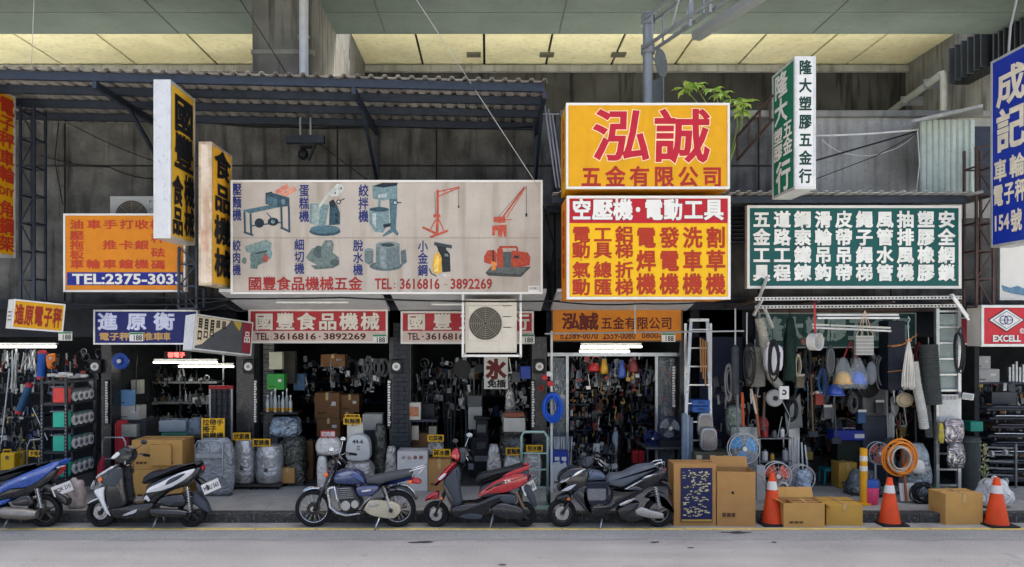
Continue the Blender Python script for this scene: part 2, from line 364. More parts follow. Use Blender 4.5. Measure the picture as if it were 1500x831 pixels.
t = thing('eave_sheet', 'thin corrugated eave sheet running above the green board', 'awning', (5, .7, 5))
corrugated(M(), 1.0, 7.55, lambda x: .55, 2.6, 4.98, .17, .03).build('eave_metal', mat('b7b9b6', .5, .4, var=.2, grime=.4), t)
for y in (.75, 1.7): B('purlin', STEEL, t, 1.0, 7.5, y, y+.06, 4.86, 4.965)
# ---------------------------------------------------------------- signs
FR = mat('c9cac6', .4, .5, var=.1, grime=.25, dcol='6b6258')
ORA = mat('cb950f', .45, var=.06, grime=.12, dcol='a06a10', streak=.15)
YLW = mat('d9aa10', .45, var=.05, grime=.1, dcol='a97c10')
RED = mat('a51c28', .5, var=.06); DRED = mat('a8321c', .5, var=.08); INK = mat('15171c', .5, var=.1); WHT = mat('cfcec8', .5, var=.04)
BLU = mat('18247a', .45, var=.08); CRM = mat('aaa297', .6, var=.1, scale=2, dirt=.5, streak=.45, dcol='7d705a', grime=.2); GRN = mat('11514d', .5, var=.1, grime=.12, dcol='0c3a38')
NAVYINK = mat('1e2a63', .5, var=.1)
def fsign(name, label, x0, y0, x1, y1, Y, dep, face, frame=FR, fw=4, cab=None, group=None, cat='sign'):
    s = sc(Y); a, c = X(x0, Y), X(x1, Y); z1, z0 = Z(y0, Y), Z(y1, Y); w = fw/s
    t = thing(name, label, cat, ((a+c)/2, Y+dep/2, z0), group)
    B('cabinet', cab or frame, t, a+.004, c-.004, Y+.012, Y+dep, z0+.004, z1-.004)
    B('face_panel', face, t, a+w*.9, c-w*.9, Y+.004, Y+.02, z0+w*.9, z1-w*.9)
    for q in ((a, c, z1-w, z1), (a, c, z0, z0+w), (a, a+w, z0+w, z1-w), (c-w, c, z0+w, z1-w)): B('frame_bar', frame, t, q[0], q[1], Y-.012, Y+.03, q[2], q[3], .004)
    return t
def band(t, m, x0, y0, x1, y1, Y, name='colour_band'): return B(name, m, t, X(x0, Y), X(x1, Y), Y+.001, Y+.006, Z(y1, Y), Z(y0, Y))
def plate188(x, y, Y):
    t = thing('number_plate', f'small white and green house number plate reading 188 {PLW[len(PL)]}', 'number plate', at(x, y, Y), 'house number plates'); PL.append(t)
    B('plate', WHT, t, X(x, Y), X(x+20, Y), Y-.012, Y, Z(y+13, Y), Z(y, Y), .002); B('green_band', mat('2f7a55', .5), t, X(x+.5, Y), X(x+19.5, Y), Y-.015, Y-.011, Z(y+3, Y), Z(y+.5, Y))
    ptext(t, [('188', x+6, y+4, x+18, y+12)], INK, Y-.013)
PL = []; PLW = ['beneath the small orange box sign', 'on the blue scale sign', 'on the first red fascia', 'on the second red fascia', 'on the orange hardware fascia']
# --- big machine sign
Y = .6
t = fsign('machine_signboard', 'long cream signboard with painted food machines and red telephone number', 338, 264, 795, 431, Y, .1, CRM, WHT, 3)
band(t, mat('8f8676', .7), 341, 348, 792, 349.2, Y, 'panel_seam')
ptext(t, [('壓麵機', 340, 268, 354, 324), ('蛋糕機', 438, 270, 453, 326), ('絞拌機', 525, 270, 540, 326), ('絞肉機', 340, 351, 353, 404), ('細切機', 431, 350, 446, 402), ('脫水機', 517, 351, 532, 404), ('小金鋼', 612, 352, 627, 405)], NAVYINK, Y, .02, vertical=True)
ptext(t, [('國豐食品機械五金', 363, 405, 531, 426), ('TEL', 549, 408, 574, 424), (':', 577, 410, 579, 423), ('3616816', 586, 408, 644, 424), ('-', 650, 415, 656, 418), ('3892269', 660, 408, 721, 424)], mat('8f2626', .55, var=.2), Y, .022)
def art(name, polys, label=None):
    """one printed picture on the sign: flat coloured shapes, each a hair above the one before"""
    g = None
    for i, (c, P) in enumerate(polys):
        y = Y+.0015-.0004*i
        b = M(); v = [(X(px, Y), y, Z(py, Y)) for px, py in P]; n = len(P)
        a = sum(v[j][0]*v[(j+1) % n][2]-v[(j+1) % n][0]*v[j][2] for j in range(n))
        b.add(v, [tuple(range(n)) if a > 0 else tuple(range(n-1, -1, -1))])
        cc = hx(c); k_ = .85 if cc[0] > cc[2]*1.3 else .6; o = b.build(name if g is None else 'print_shape', mat(tuple(q*k_ for q in cc), .55, var=.3, scale=24), g or t)
        if g is None:
            g = o
            if label: o['label'] = label
def el(cx, cy, rx, ry, n=14): return [(cx+rx*math.cos(2*math.pi*i/n), cy+ry*math.sin(2*math.pi*i/n)) for i in range(n)]
def ln2(x0, y0, x1, y1, w):
    dx, dy = x1-x0, y1-y0; L = math.hypot(dx, dy); nx, ny = -dy/L*w/2, dx/L*w/2
    return [(x0+nx, y0+ny), (x1+nx, y1+ny), (x1-nx, y1-ny), (x0-nx, y0-ny)]
T1, T2, T3, DK, OR1 = '5d7f8a', '86a2a4', '3d5a68', '26343f', 'b5523f'
art('noodle_press_picture', [('c9806a', ln2(404, 283, 422, 272, 7)), ('d08f74', ln2(413, 287, 433, 276, 7)), (T1, [(355, 308), (398, 300), (412, 303), (366, 313)]), (T3, ln2(358, 310, 359, 341, 3)), (T3, ln2(367, 313, 368, 345, 3)), (T3, ln2(412, 303, 413, 336, 3)), (T3, ln2(423, 302, 424, 340, 3)), (T3, ln2(357, 340, 371, 345, 3)), (T3, ln2(411, 333, 425, 340, 3)), (T3, ln2(368, 331, 412, 326, 2)), (DK, el(380, 327, 7, 7)), (DK, el(400, 325, 8, 6)), (T2, el(400, 325, 3, 3)), (T3, ln2(391, 312, 402, 325, 1.5)), (T3, [(389, 285), (400, 283), (424, 290), (424, 302), (408, 304), (389, 299)]), (T1, [(391, 287), (406, 292), (406, 303), (391, 298)]), (T2, el(415, 296, 3, 4)), (DK, ln2(389, 284, 399, 282, 2))])
art('cake_mixer_picture', [(T3, el(476, 339, 23, 7, 18)), (T1, el(476, 336, 22, 6, 18)), (T2, [(454, 298), (482, 300), (477, 330), (470, 332), (453, 327)]), ('a9bcb5', [(458, 300), (470, 301), (466, 331), (457, 328)]), (T3, [(483, 301), (493, 299), (498, 312), (498, 329), (482, 330)]), (DK, el(493, 324, 2, 3)), (DK, el(493, 315, 2, 3)), (DK, [(482, 296), (488, 292), (492, 298), (490, 304), (483, 303)]), ('d9ddd4', ln2(467, 304, 484, 282, 4)), ('d9ddd4', [(480, 284), (494, 269), (503, 271), (505, 277), (496, 287), (488, 289)]), (DK, el(491, 283, 1.3, 1.3)), (DK, el(500, 276, 1.3, 1.3)), (DK, el(496, 296, 3.5, 3.5)), ('c9beb0', el(496, 296, 2, 2)), (DK, ln2(499, 294, 505, 291, 1.5))])
art('planetary_mixer_picture', [(T1, [(570, 290), (582, 290), (580, 336), (584, 342), (582, 346), (576, 340), (562, 347), (560, 345), (572, 335)]), (T2, [(545, 272), (560, 270), (582, 270), (582, 290), (562, 294), (546, 291)]), (DK, [(546, 273), (560, 268), (583, 268), (581, 272), (562, 275)]), ('c5d3d1', [(554, 285), (567, 284), (567, 289), (554, 290)]), (T2, ln2(556, 292, 555, 312, 4)), (T2, [(541, 306), (570, 306), (570, 327), (561, 341), (549, 340), (541, 328)]), (T3, el(555.5, 307, 14.5, 3.5)), ('c5d3d1', [(545, 313), (551, 313), (551, 334), (546, 327)]), (T3, el(579, 297, 4, 4)), ('c5d3d1', el(579, 297, 2.4, 2.4)), (DK, ln2(583, 297, 588, 297, 1.4)), (DK, [(561, 329), (572, 327), (572, 332), (562, 334)])])
art('jib_crane_picture', [(OR1, ln2(641, 278, 641, 316, 3.5)), (OR1, ln2(642, 281, 673, 274, 1.6)), (OR1, ln2(642, 288, 673, 275, 1.6)), (OR1, ln2(650, 280, 655, 284, 1)), (OR1, ln2(660, 278, 664, 280, 1)), (DK, ln2(672, 275, 672, 302, .6)), (DK, el(672, 303, 1.2, 2)), (OR1, [(635, 314), (645, 314), (645, 319), (635, 319)]), (OR1, ln2(641, 318, 640, 345, 4)), (OR1, ln2(619, 333, 640, 343, 3.2)), (OR1, ln2(630, 348, 656, 338, 3.2)), (OR1, ln2(638, 322, 631, 336, 1.4)), (OR1, ln2(643, 322, 650, 338, 1.4)), (DK, ln2(637, 281, 638, 314, .6))])
art('derrick_crane_picture', [(OR1, ln2(736, 319, 768, 275, 2.6)), (OR1, ln2(742, 319, 771, 273, 1.2)), (DK, ln2(730, 318, 768, 274, .6)), (DK, ln2(771, 274, 771, 313, .6)), (DK, el(771, 315, 1.6, 3)), (OR1, [(723, 318), (740, 317), (741, 326), (733, 327), (723, 325)]), (OR1, ln2(738, 322, 750, 322, 1.2)), (OR1, [(721, 331), (742, 329), (742, 347), (738, 347), (737, 338), (735, 347), (730, 347), (729, 338), (725, 338), (725, 345), (721, 345)])])
art('meat_grinder_picture', [('8fa6a0', [(358, 361), (390, 351), (398, 356), (397, 366), (372, 371), (361, 370)]), (T2, [(361, 365), (395, 359), (399, 372), (396, 380), (380, 379), (371, 392), (366, 394), (368, 371)]), ('728a85', [(367, 370), (392, 366), (390, 384), (372, 391), (366, 380)]), (DK, ln2(374, 372, 391, 368, 1.6)), ('9d4f45', el(389, 379, 4.5, 6)), ('728a85', el(358, 382, 3.5, 5)), ('728a85', [(367, 388), (378, 388), (377, 394), (369, 394)])])
art('food_cutter_picture', [('6a7a76', [(455, 389), (484, 387), (497, 380), (497, 388), (488, 393), (462, 395)]), ('7a8b86', [(448, 377), (457, 364), (470, 362), (490, 372), (497, 378), (492, 390), (468, 390), (452, 382)]), ('58686a', el(467, 369, 8, 9)), ('7a8b86', [(471, 360), (476, 352), (486, 352), (489, 358), (487, 372), (478, 378), (470, 374)]), ('96a5a0', el(482, 358, 3.5, 3.5)), ('58686a', el(490, 385, 6, 5))])
art('spin_dryer_picture', [('66787a', el(565, 390, 24, 7, 18)), ('78898a', [(551, 360), (585, 360), (586, 390), (566, 395), (550, 391)]), ('94a5a4', [(556, 361), (566, 362), (566, 393), (557, 391)]), ('8fa0a0', el(568, 359, 18, 5, 18)), ('3c4a4c', el(568, 359, 10, 2.8)), ('78898a', [(534, 366), (547, 366), (547, 385), (540, 388), (534, 384)]), ('94a5a4', el(540.5, 366, 6.5, 2.2)), ('66787a', [(587, 368), (594, 365), (596, 384), (588, 390)])])
art('handheld_press_picture', [('dfd9cc', el(648, 404, 12, 3)), ('2c3436', [(641, 366), (652, 364), (659, 372), (660, 398), (648, 399), (646, 375)]), ('454f50', ln2(636, 357, 662, 362, 5)), ('2c3436', [(639, 360), (654, 362), (653, 369), (643, 368)]), ('d8a83f', [(633, 390), (636, 374), (642, 369), (647, 378), (647, 400), (636, 401)]), ('e9c569', [(636, 388), (640, 374), (643, 376), (642, 398), (636, 398)]), (DK, ln2(629, 394, 632, 401, 1.5)), (DK, ln2(632, 401, 640, 405, 1.5)), ('8b9794', [(651, 372), (656, 372), (657, 376), (652, 376)])])
art('winch_picture', [('4d5350', [(711, 400), (720, 390), (778, 391), (763, 406), (715, 404)]), ('6b716c', [(714, 399), (721, 391), (773, 392), (762, 402)]), ('a8452f', [(709, 376), (714, 367), (724, 366), (728, 372), (727, 385), (716, 387), (709, 384)]), (DK, ln2(722, 367, 723, 386, 2)), ('5c6462', [(734, 369), (752, 369), (752, 392), (736, 392)]), ('a8452f', [(728, 366), (733, 361), (737, 366), (737, 392), (728, 392)]), ('a8452f', [(749, 367), (773, 370), (777, 377), (776, 389), (757, 392), (749, 390)]), ('a8452f', ln2(731, 362, 757, 362, 3)), ('a8452f', ln2(757, 362, 758, 369, 3)), (DK, [(753, 374), (760, 375), (760, 379), (753, 378)]), ('d3803c', [(720, 383), (726, 384), (726, 396), (720, 396)])])
o = B('maker_tag', WHT, t, X(774, Y), X(790, Y), Y-.004, Y+.004, Z(428, Y), Z(419, Y)); ptext(o, [('招牌廣告', 775, 420, 789, 425)], INK, Y-.005, .0)
# --- red fascias
PALE = mat('c4b2a8', .6, var=.08, grime=.25, dcol='7d6a60'); FRED = mat('a52a33', .5, var=.1, grime=.15, dcol='6d2428'); LTR = mat('cfc8bd', .55, var=.1); BRN = mat('4a2622', .6)
for i, (x0, x1, rows, tel) in enumerate(((364, 568, [(c, 373+i*31, 458, 401+i*31, 484) for i, c in enumerate('國豐食品機械')], [('TEL', 374, 488, 394, 498), (':', 397, 489, 398, 498), ('3616816', 401, 488, 463, 498), ('·', 467, 488, 470, 498), ('3892269', 474, 488, 536, 498)]), (587, 782, [('國', 596, 459, 624, 484), ('豐', 634, 459, 662, 484), ('五', 672, 459, 700, 484), ('金', 710, 459, 738, 484), ('行', 748, 459, 776, 484)], [('TEL', 597, 488, 615, 498), ('·', 618, 488, 621, 498), ('3616816', 624, 488, 680, 498), ('·', 683, 488, 686, 498), ('3892269', 690, 488, 746, 498)]))):
    yy = 1.88
    t = fsign('shop_fascia', ('red and cream shop fascia with a full telephone number under six characters', 'red and cream shop fascia partly hidden by the beige air conditioner')[i], x0, 453+i*3, x1, 503+i*1, yy, .06, PALE, WHT, 3, group='red shop fascias')
    band(t, FRED, x0+3, 456+i*3, x1-3, 485, yy); ptext(t, rows, LTR, yy, .03, outline=(mat('5d161c', .6), .02)); ptext(t, tel, BRN, yy, .025)
# --- orange hardware fascia
yy = 1.9
t = fsign('hardware_fascia', 'orange fascia with dark characters and two telephone numbers above the tool shop', 808, 449, 1000, 501, yy, .06, mat('c5791b', .5, var=.1, grime=.2, dcol='6d4310'), mat('50463c', .5), 2)
BR2 = mat('5a1f18', .55)
ptext(t, [('泓', 823, 458, 849, 483), ('誠', 848, 458, 877, 484)], BR2, yy, .035); ptext(t, [('五金有限公司', 880, 464, 985, 483)], BR2, yy, .02)
ptext(t, [('2389-0070', 827, 487, 876, 497), ('2559-0080', 883, 487, 931, 497), ('0800-', 940, 488, 968, 496)], BRN, yy, .02); ptext(t, [('日', 820, 487, 826, 497)], BRN, yy, .03)
# --- two stacked yellow box signs
def sidebox(t, x, Y0, Y1, z0, z1, face, frame=FR, sgn=-1, w=.035):
    """a lit face on the end of a box: sgn -1 faces -X"""
    B('side_panel', face, t, x, x+sgn*.008, Y0+w, Y1-w, z0+w, z1-w)
Y = -.1
t = fsign('hardware_box_sign', 'upper yellow box sign with two huge red characters above a row of six', 829, 151, 1069, 277, Y, .75, ORA, WHT, 3.5, cab=ORA)
PINK = mat('e9c9a0', .5)
ptext(t, [('泓', 866, 158, 952, 238), ('誠', 956, 158, 1040, 240)], mat('a81e30', .5, var=.06), Y, .022, outline=(PINK, .016), slant=.03)
ptext(t, [(c, 851+i*35.5, 243, 881+i*35.5, 275) for i, c in enumerate('五金有限公司')], mat('99291f', .5), Y, .028)
letters(t, [(c, .2, .95-.2*i, .45, 1.13-.2*i) for i, c in enumerate('泓誠五金行')], DRED, Vector((X(829, Y)+.003, Y+.72, Z(277, Y)+.02)), Vector((0, -1, 0)), Vector((0, 0, 1)), .004)
t = fsign('tool_box_sign', 'lower yellow box sign with red band and seven columns of red characters', 830, 287, 1070, 439, Y, .8, YLW, WHT, 4, cab=mat('d9821a', .5, var=.1, streak=.3, dcol='7d4a14'))
band(t, RED, 834, 291, 1066, 327, Y)
cx = [843, 862.5, 885]
ptext(t, [(c, a, 291, b, 323) for c, a, b in (('空', 838, 866), ('壓', 867, 898), ('機', 898, 927), ('·', 931, 938), ('電', 944, 971), ('動', 972, 1000), ('工', 1002, 1030), ('具', 1031, 1060))], WHT, Y, .035, outline=(mat('5d1420', .5), .02))
TR = mat('9c2f18', .5, var=.06)
for i, cs in enumerate(('電動氣動', '工具總匯', '鋁梯折梯', '電焊機', '發電機', '洗車機', '割草機')):
    if i < 3:
        x0 = 838+i*31.5; ys = (331, 354, 383, 408)
        ptext(t, [(c, x0, y, x0+27, y+25) for c, y in zip(cs, ys)], TR, Y, .03)
        if i != 1: ptext(t, [('·', x0+12, 378, x0+15, 384)], TR, Y, .02)
    else:
        x0 = 932+(i-3)*34; ptext(t, [(c, x0, 332+k*34, x0+29, 364+k*34) for k, c in enumerate(cs)], TR, Y, .032)
letters(t, [(c, .2, 1.15-.21*i, .5, 1.34-.21*i) for i, c in enumerate('空壓機電動')], DRED, Vector((X(830, Y)+.003, Y+.78, Z(439, Y)+.02)), Vector((0, -1, 0)), Vector((0, 0, 1)), .004)
# --- projecting signs: end towards the street, lettered face looking along the street
def psign(name, label, x_end0, x_end1, yt, yb, Y0, x_far, face, end, side=1, frame=FR):
    """end face at Y0 between two pixels; lettered face on its +X side (side 1) or -X side (-1), running back to pixel x_far"""
    xf = X(x_end1 if side > 0 else x_end0, Y0); xo = X(x_end0 if side > 0 else x_end1, Y0)
    Y1 = FPX*xf/(x_far-715)+CAMY; z1, z0 = Z(yt, Y0), Z(yb, Y0)
    t = thing(name, label, 'sign', ((xf+xo)/2, (Y0+Y1)/2, z0)); a, c = min(xf, xo), max(xf, xo)
    B('cabinet', end, t, a+.012, c-.012, Y0+.01, Y1-.01, z0+.01, z1-.01, .004)
    B('end_panel', end, t, a+.02, c-.02, Y0-.004, Y0+.02, z0+.02, z1-.02)
    B('side_panel', face, t, xf-side*.013, xf-side*.004, Y0+.03, Y1-.03, z0+.03, z1-.03)
    for y in (Y0, Y1-.035):
        B('frame_bar', frame, t, xf-side*.035, xf+side*.004, y-.008, y+.035, z0, z1, .004); B('frame_bar', frame, t, xo-side*-.035, xo, y-.008, y+.035, z0, z1, .004)
    for z in (z0, z1-.035): B('frame_bar', frame, t, a, c, Y0-.006, Y1, z-.003, z+.038, .004)
    U = Vector((0, side, 0)); P0 = Vector((xf, Y0 if side > 0 else Y1, z0))
    def T(items, m, off=.03, d=.006, outline=None):
        w, h = Y1-Y0, z1-z0; L = [(b, u0*w, v0*h, u1*w, v1*h) for b, u0, v0, u1, v1 in items]
        if outline: letters(t, L, outline[0], P0, U, Vector((0, 0, 1)), -.002+d*.5, off+outline[1])
        letters(t, L, m, P0, U, Vector((0, 0, 1)), d, off)
    return t, T, (Y0, Y1, z0, z1, xf)
# faded two-tone faces
FADE = mat('d3a52e', .5, var=.15, scale=1.2, dirt=.6, dcol='c79a6e')
t, T, _ = psign('projecting_sign', 'tall projecting light box with white end and black characters on yellow, highest of its kind', 225, 250, 117, 349, -.3, 286, FADE, mat('bfc1c3', .35, .2, var=.05, grime=.2, dcol='8a7f70'))
T([('國', .12, .70, .92, .95), ('豐', .12, .46, .92, .70), ('食', .06, .22, .48, .42), ('品', .06, .03, .48, .22), ('機', .52, .24, .95, .45), ('械', .52, .04, .95, .24)], INK, .035)
t, T, _ = psign('projecting_sign', 'shorter projecting light box with rusty beige end and four black characters on yellow', 291, 310, 208, 418, .1, 340, mat('e2a526', .5, var=.12, scale=1.5, dirt=.3, dcol='c98d4a'), mat('cbbfae', .6, var=.12, dirt=.8, streak=.6, dcol='96562c'), frame=mat('b9a98f', .5, .3, var=.3, grime=.5, dcol='7d4a26'))
T([(c, .12, .77-i*.235, .9, .98-i*.235) for i, c in enumerate('食品機械')], INK, .035)
t, T, _ = psign('projecting_sign', 'orange projecting sign with red characters cut off by the picture edge', -60, -23, 119, 371, .2, 23, ORA, WHT)
T([('電', .45, .86, .95, .97), ('子', .45, .76, .95, .86), ('秤', .45, .66, .95, .76), ('車', .45, .55, .95, .65), ('輪', .45, .45, .95, .55), ('DIY', .45, .37, .95, .42), ('角', .45, .24, .95, .34), ('鋼', .45, .13, .95, .24), ('架', .45, .03, .95, .13), ('·', .65, .65, .72, .66), ('·', .65, .43, .72, .45)], DRED, .03)
t, T, q = psign('projecting_sign', 'green and white projecting sign with white brush characters and a dark lettered white end', 1164, 1195, 83, 277, -.5, 1131, mat('12694f', .45, var=.08), mat('c9cac8', .4, var=.04, grime=.12, dcol='8a8a85'), side=-1)
T([('隆', .12, .77, .72, .97), ('大', .12, .56, .72, .77), ('五', .52, .42, .92, .56), ('金', .52, .29, .92, .43), ('塑', .1, .41, .5, .54), ('膠', .1, .28, .5, .41), ('行', .2, .02, .85, .27)], WHT, .028)
ptext(t, [(c, 1170, 88+i*26.5, 1189, 110+i*26.5) for i, c in enumerate('隆大塑膠五金行')], mat('14372f', .5), -.5, .03, d=.006)
t, T, q = psign('projecting_sign', 'large blue projecting sign with cream outlined characters at the picture edge', 1546, 1580, 40, 347, -.6, 1451, mat('1a35a2', .4, var=.06), WHT, side=-1)
CRL = mat('e6dcc4', .5); OUT = mat('8f8a78', .5)
T([('成', .10, .73, .58, .93), ('記', .10, .49, .58, .72), ('車', .06, .34, .28, .46), ('輪', .32, .34, .56, .46), ('電', .05, .21, .22, .33), ('子', .23, .21, .40, .33), ('秤', .41, .21, .58, .33), ('154', .08, .08, .32, .165), ('號', .34, .06, .52, .18)], CRL, .03)
# --- orange sign behind
Y = .95
t = fsign('orange_signboard', 'orange signboard with red trolley words and a blue telephone strip', 93, 313, 272, 428, Y, .1, mat('c67a14', .5, var=.08, grime=.12, dcol='8f5a10', streak=.1), WHT, 3)
RR = mat('ab3b22', .55)
ptext(t, [(c, x, y, x+21, y+14) for c, x, y in (('油', 102, 322), ('車', 127, 322), ('手', 151, 322), ('打', 175, 322), ('收', 197, 322), ('機', 220, 322), ('壓', 102, 338), ('拖', 102, 352), ('板', 102, 366), ('車', 102, 380), ('推', 150, 352), ('卡', 174, 352), ('銀', 197, 352), ('秤', 221, 342), ('砝', 221, 363), ('碼', 221, 381), ('輪', 126, 380), ('車', 150, 380), ('鐘', 174, 380), ('機', 197, 380))], RR, Y, .03)
band(t, BLU, 98, 399, 268, 418, Y); ptext(t, [('TEL:2375-3033', 106, 401, 268, 417)], WHT, Y, .03, d=.006)
# --- blue scale sign
Y = 1.3
t = fsign('blue_fascia', 'blue fascia with silver characters over the scale shop, its end behind a fallen sign', 137, 454, 290, 505, Y, .1, mat('151e5e', .45, var=.08, grime=.1), FR, 2.5)
ptext(t, [('進', 143, 458, 172, 484), ('原', 186, 458, 215, 484), ('衡', 225, 458, 256, 484)], mat('b9bdd0', .4, .2), Y, .035, outline=(mat('4a5596', .5), .02))
ptext(t, [('電子秤', 145, 487, 190, 499), ('推車', 208, 487, 240, 499), ('·車', 236, 487, 258, 499)], mat('b5925a', .5), Y, .03)
plate188(190, 487, Y-.02)
PL[-1]['label'] = 'small white house number plate reading 188 on the blue scale sign'
PL.clear(); plate188(86, 486, 1.45)
PL.append(0); plate188(546, 490, 1.855); plate188(763, 490, 1.855); plate188(969, 488, 1.875)
# --- small slanted orange box sign
def loc_sign(name, label, c, w, h, dep, rot, face, end, cat='sign', loc=None):
    t = thing(name, label, cat, (0, 0, 0))
    B('cabinet', end, t, -w/2, w/2, 0, dep, 0, h, .004); B('face_panel', face, t, -w/2+.02, w/2-.02, -.006, .01, .02, h-.02)
    for q in ((-w/2, w/2, h-.022, h), (-w/2, w/2, 0, .022), (-w/2, -w/2+.022, .022, h-.022), (w/2-.022, w/2, .022, h-.022)): B('frame_bar', FR, t, q[0], q[1], -.012, .012, q[2], q[3])
    t.location = c; t.rotation_euler = rot; return t
def ltext(t, items, m, off=.03, d=.008): return letters(t, items, m, Vector(), Vector((1, 0, 0)), Vector((0, 0, 1)), d, off)
def corner(px, py, Y, w, rot):
    from mathutils import Euler
    return at(px, py, Y)+Euler(rot).to_matrix()@Vector((w/2, 0, 0))
rot = (0, R(5), R(46)); t = loc_sign('orange_box_sign', 'small slanted orange box sign with five dark red characters and a white end', corner(16, 481, .2, .7, rot), .7, .44, .3, rot, ORA, WHT)
ltext(t, [(c, -.32+i*.128, .06, -.2+i*.128, .38) for i, c in enumerate('進原電子秤')], mat('8c2a18', .5), .04)
for k in range(3): M().box(-.357, -.351, .06, .22, .12+k*.06, .135+k*.06).build('vent_slot', BLACK, t)
# --- fallen sign: a light box with its face torn off
rot = (R(-4), R(7), R(50)); t = loc_sign('fallen_light_box', 'broken light box sign hanging askew, cream face torn to bare grey', corner(282, 512, .6, 1.02, rot), 1.02, .56, .3, rot, mat('4a4c4e', .7, var=.15), mat('c9ccce', .5, var=.08, grime=.3))
M().prism([(-.49, .06), (-.49, .53), (.1, .53), (.04, .44), (-.08, .36), (-.17, .3), (-.27, .2), (-.37, .1)], -.012, -.006).build('torn_face', mat('c4b696', .6, var=.1, dirt=.4), t)
M().prism([(.14, .53), (.3, .53), (.27, .38), (.2, .45)], -.012, -.006).build('torn_face', mat('a8903a', .6), t)
M().prism([(.33, .04), (.33, .53), (.49, .53), (.49, .04)], -.012, -.006).build('torn_face', mat('7d2530', .6), t)
for i in range(5): ltext(t, [('目', -.46+i*.1, .34-.015*i, -.38+i*.1, .51), ('口', -.46+i*.1, .15+.04*i, -.38+i*.1, .32)] if i < 3 else [('目', -.46+i*.1, .38, -.38+i*.1, .51)], INK, .05, .016)
ltext(t, [('品', .35, .2, .47, .4)], LTR, .02, .016)
# --- green board
Y = .75
t = fsign('green_signboard', 'wide dark green signboard with ten columns of four white characters', 1094, 301, 1408, 423, Y, .1, GRN, WHT, 4)
cols = ('五金工具', '道路工程', '鋼索鐵鍊', '滑輪吊鈎', '皮帶吊帶', '繩子繩梯', '風管水管', '抽排風機', '塑膠橡膠', '安全網鎖')
for i, cs in enumerate(cols):
    x0 = 1103+i*30.1; ptext(t, [(c, x0, 309+k*26, x0+25, 334+k*26) for k, c in enumerate(cs)], mat('d5d7d0', .5), Y, .04, outline=(mat('0c2b2a', .6), .025))
t = fsign('dark_green_fascia', 'dark green fascia with dull silver characters half hidden behind hanging goods', 1112, 458, 1342, 510, 2.0, .08, mat('17403c', .5, var=.2), mat('8f9490', .5), 2)
ptext(t, [(c, 1118+i*31, 464, 1147+i*31, 500) for i, c in enumerate('隆大塑膠五金行')], mat('7f928c', .5), 2.0, .04)
# --- EXCELL lightbox and the picture panel above it
Y = .9
t = fsign('red_logo_sign', 'red light box sign with a white diamond emblem at the picture edge', 1437, 447, 1530, 508, Y, .35, mat('b52a35', .45, var=.06), FR, 4, cab=mat('cfc9bd', .5, var=.1))
cxp, cyp = 1474, 469
def dia(m, r, d): M().prism([(X(cxp-r*1.55, Y), Z(cyp, Y)), (X(cxp, Y), Z(cyp+r, Y)), (X(cxp+r*1.55, Y), Z(cyp, Y)), (X(cxp, Y), Z(cyp-r, Y))], Y-d-.003, Y-d).build('emblem', m, t)
dia(INK, 17.5, -.001); dia(WHT, 16, .003); dia(mat('1c2f6e', .5), 13.2, .006); dia(WHT, 12.2, .009)
b = M(); c = at(cxp-3.4, cyp, Y-.014); c2 = at(cxp+3.4, cyp, Y-.014); r = 6/sc(Y)
b.ring(c, r, .007, n=20, m=6); b.ring(c2, r, .007, n=20, m=6); b.bar(at(cxp-9, cyp, Y-.014), at(cxp+9, cyp, Y-.014), .01); b.build('emblem', mat('1c2f6e', .5), t)
ptext(t, [('EXCELL', 1454, 491, 1495, 501)], WHT, Y, .04, d=.006, outline=(mat('4a1420', .5), .03)); ptext(t, [('©', 1493, 481, 1501, 489)], WHT, Y, .02, d=.006)
t = fsign('picture_panel', 'white picture panel under the blue projecting sign at the picture edge', 1464, 345, 1540, 440, 1.3, .06, WHT, FR, 2)
M().prism([(X(a, 1.3), Z(b, 1.3)) for a, b in ((1467, 418), (1480, 422), (1490, 419), (1505, 425), (1505, 434), (1482, 430), (1470, 426))], 1.29, 1.3).build('print_shape', mat('5a7d96', .5, var=.3, scale=20), t)
t = fsign('red_fascia', 'narrow red fascia end beside the red logo sign', 1404, 465, 1438, 505, 1.95, .05, mat('9d2630', .5, var=.1), FR, 2)
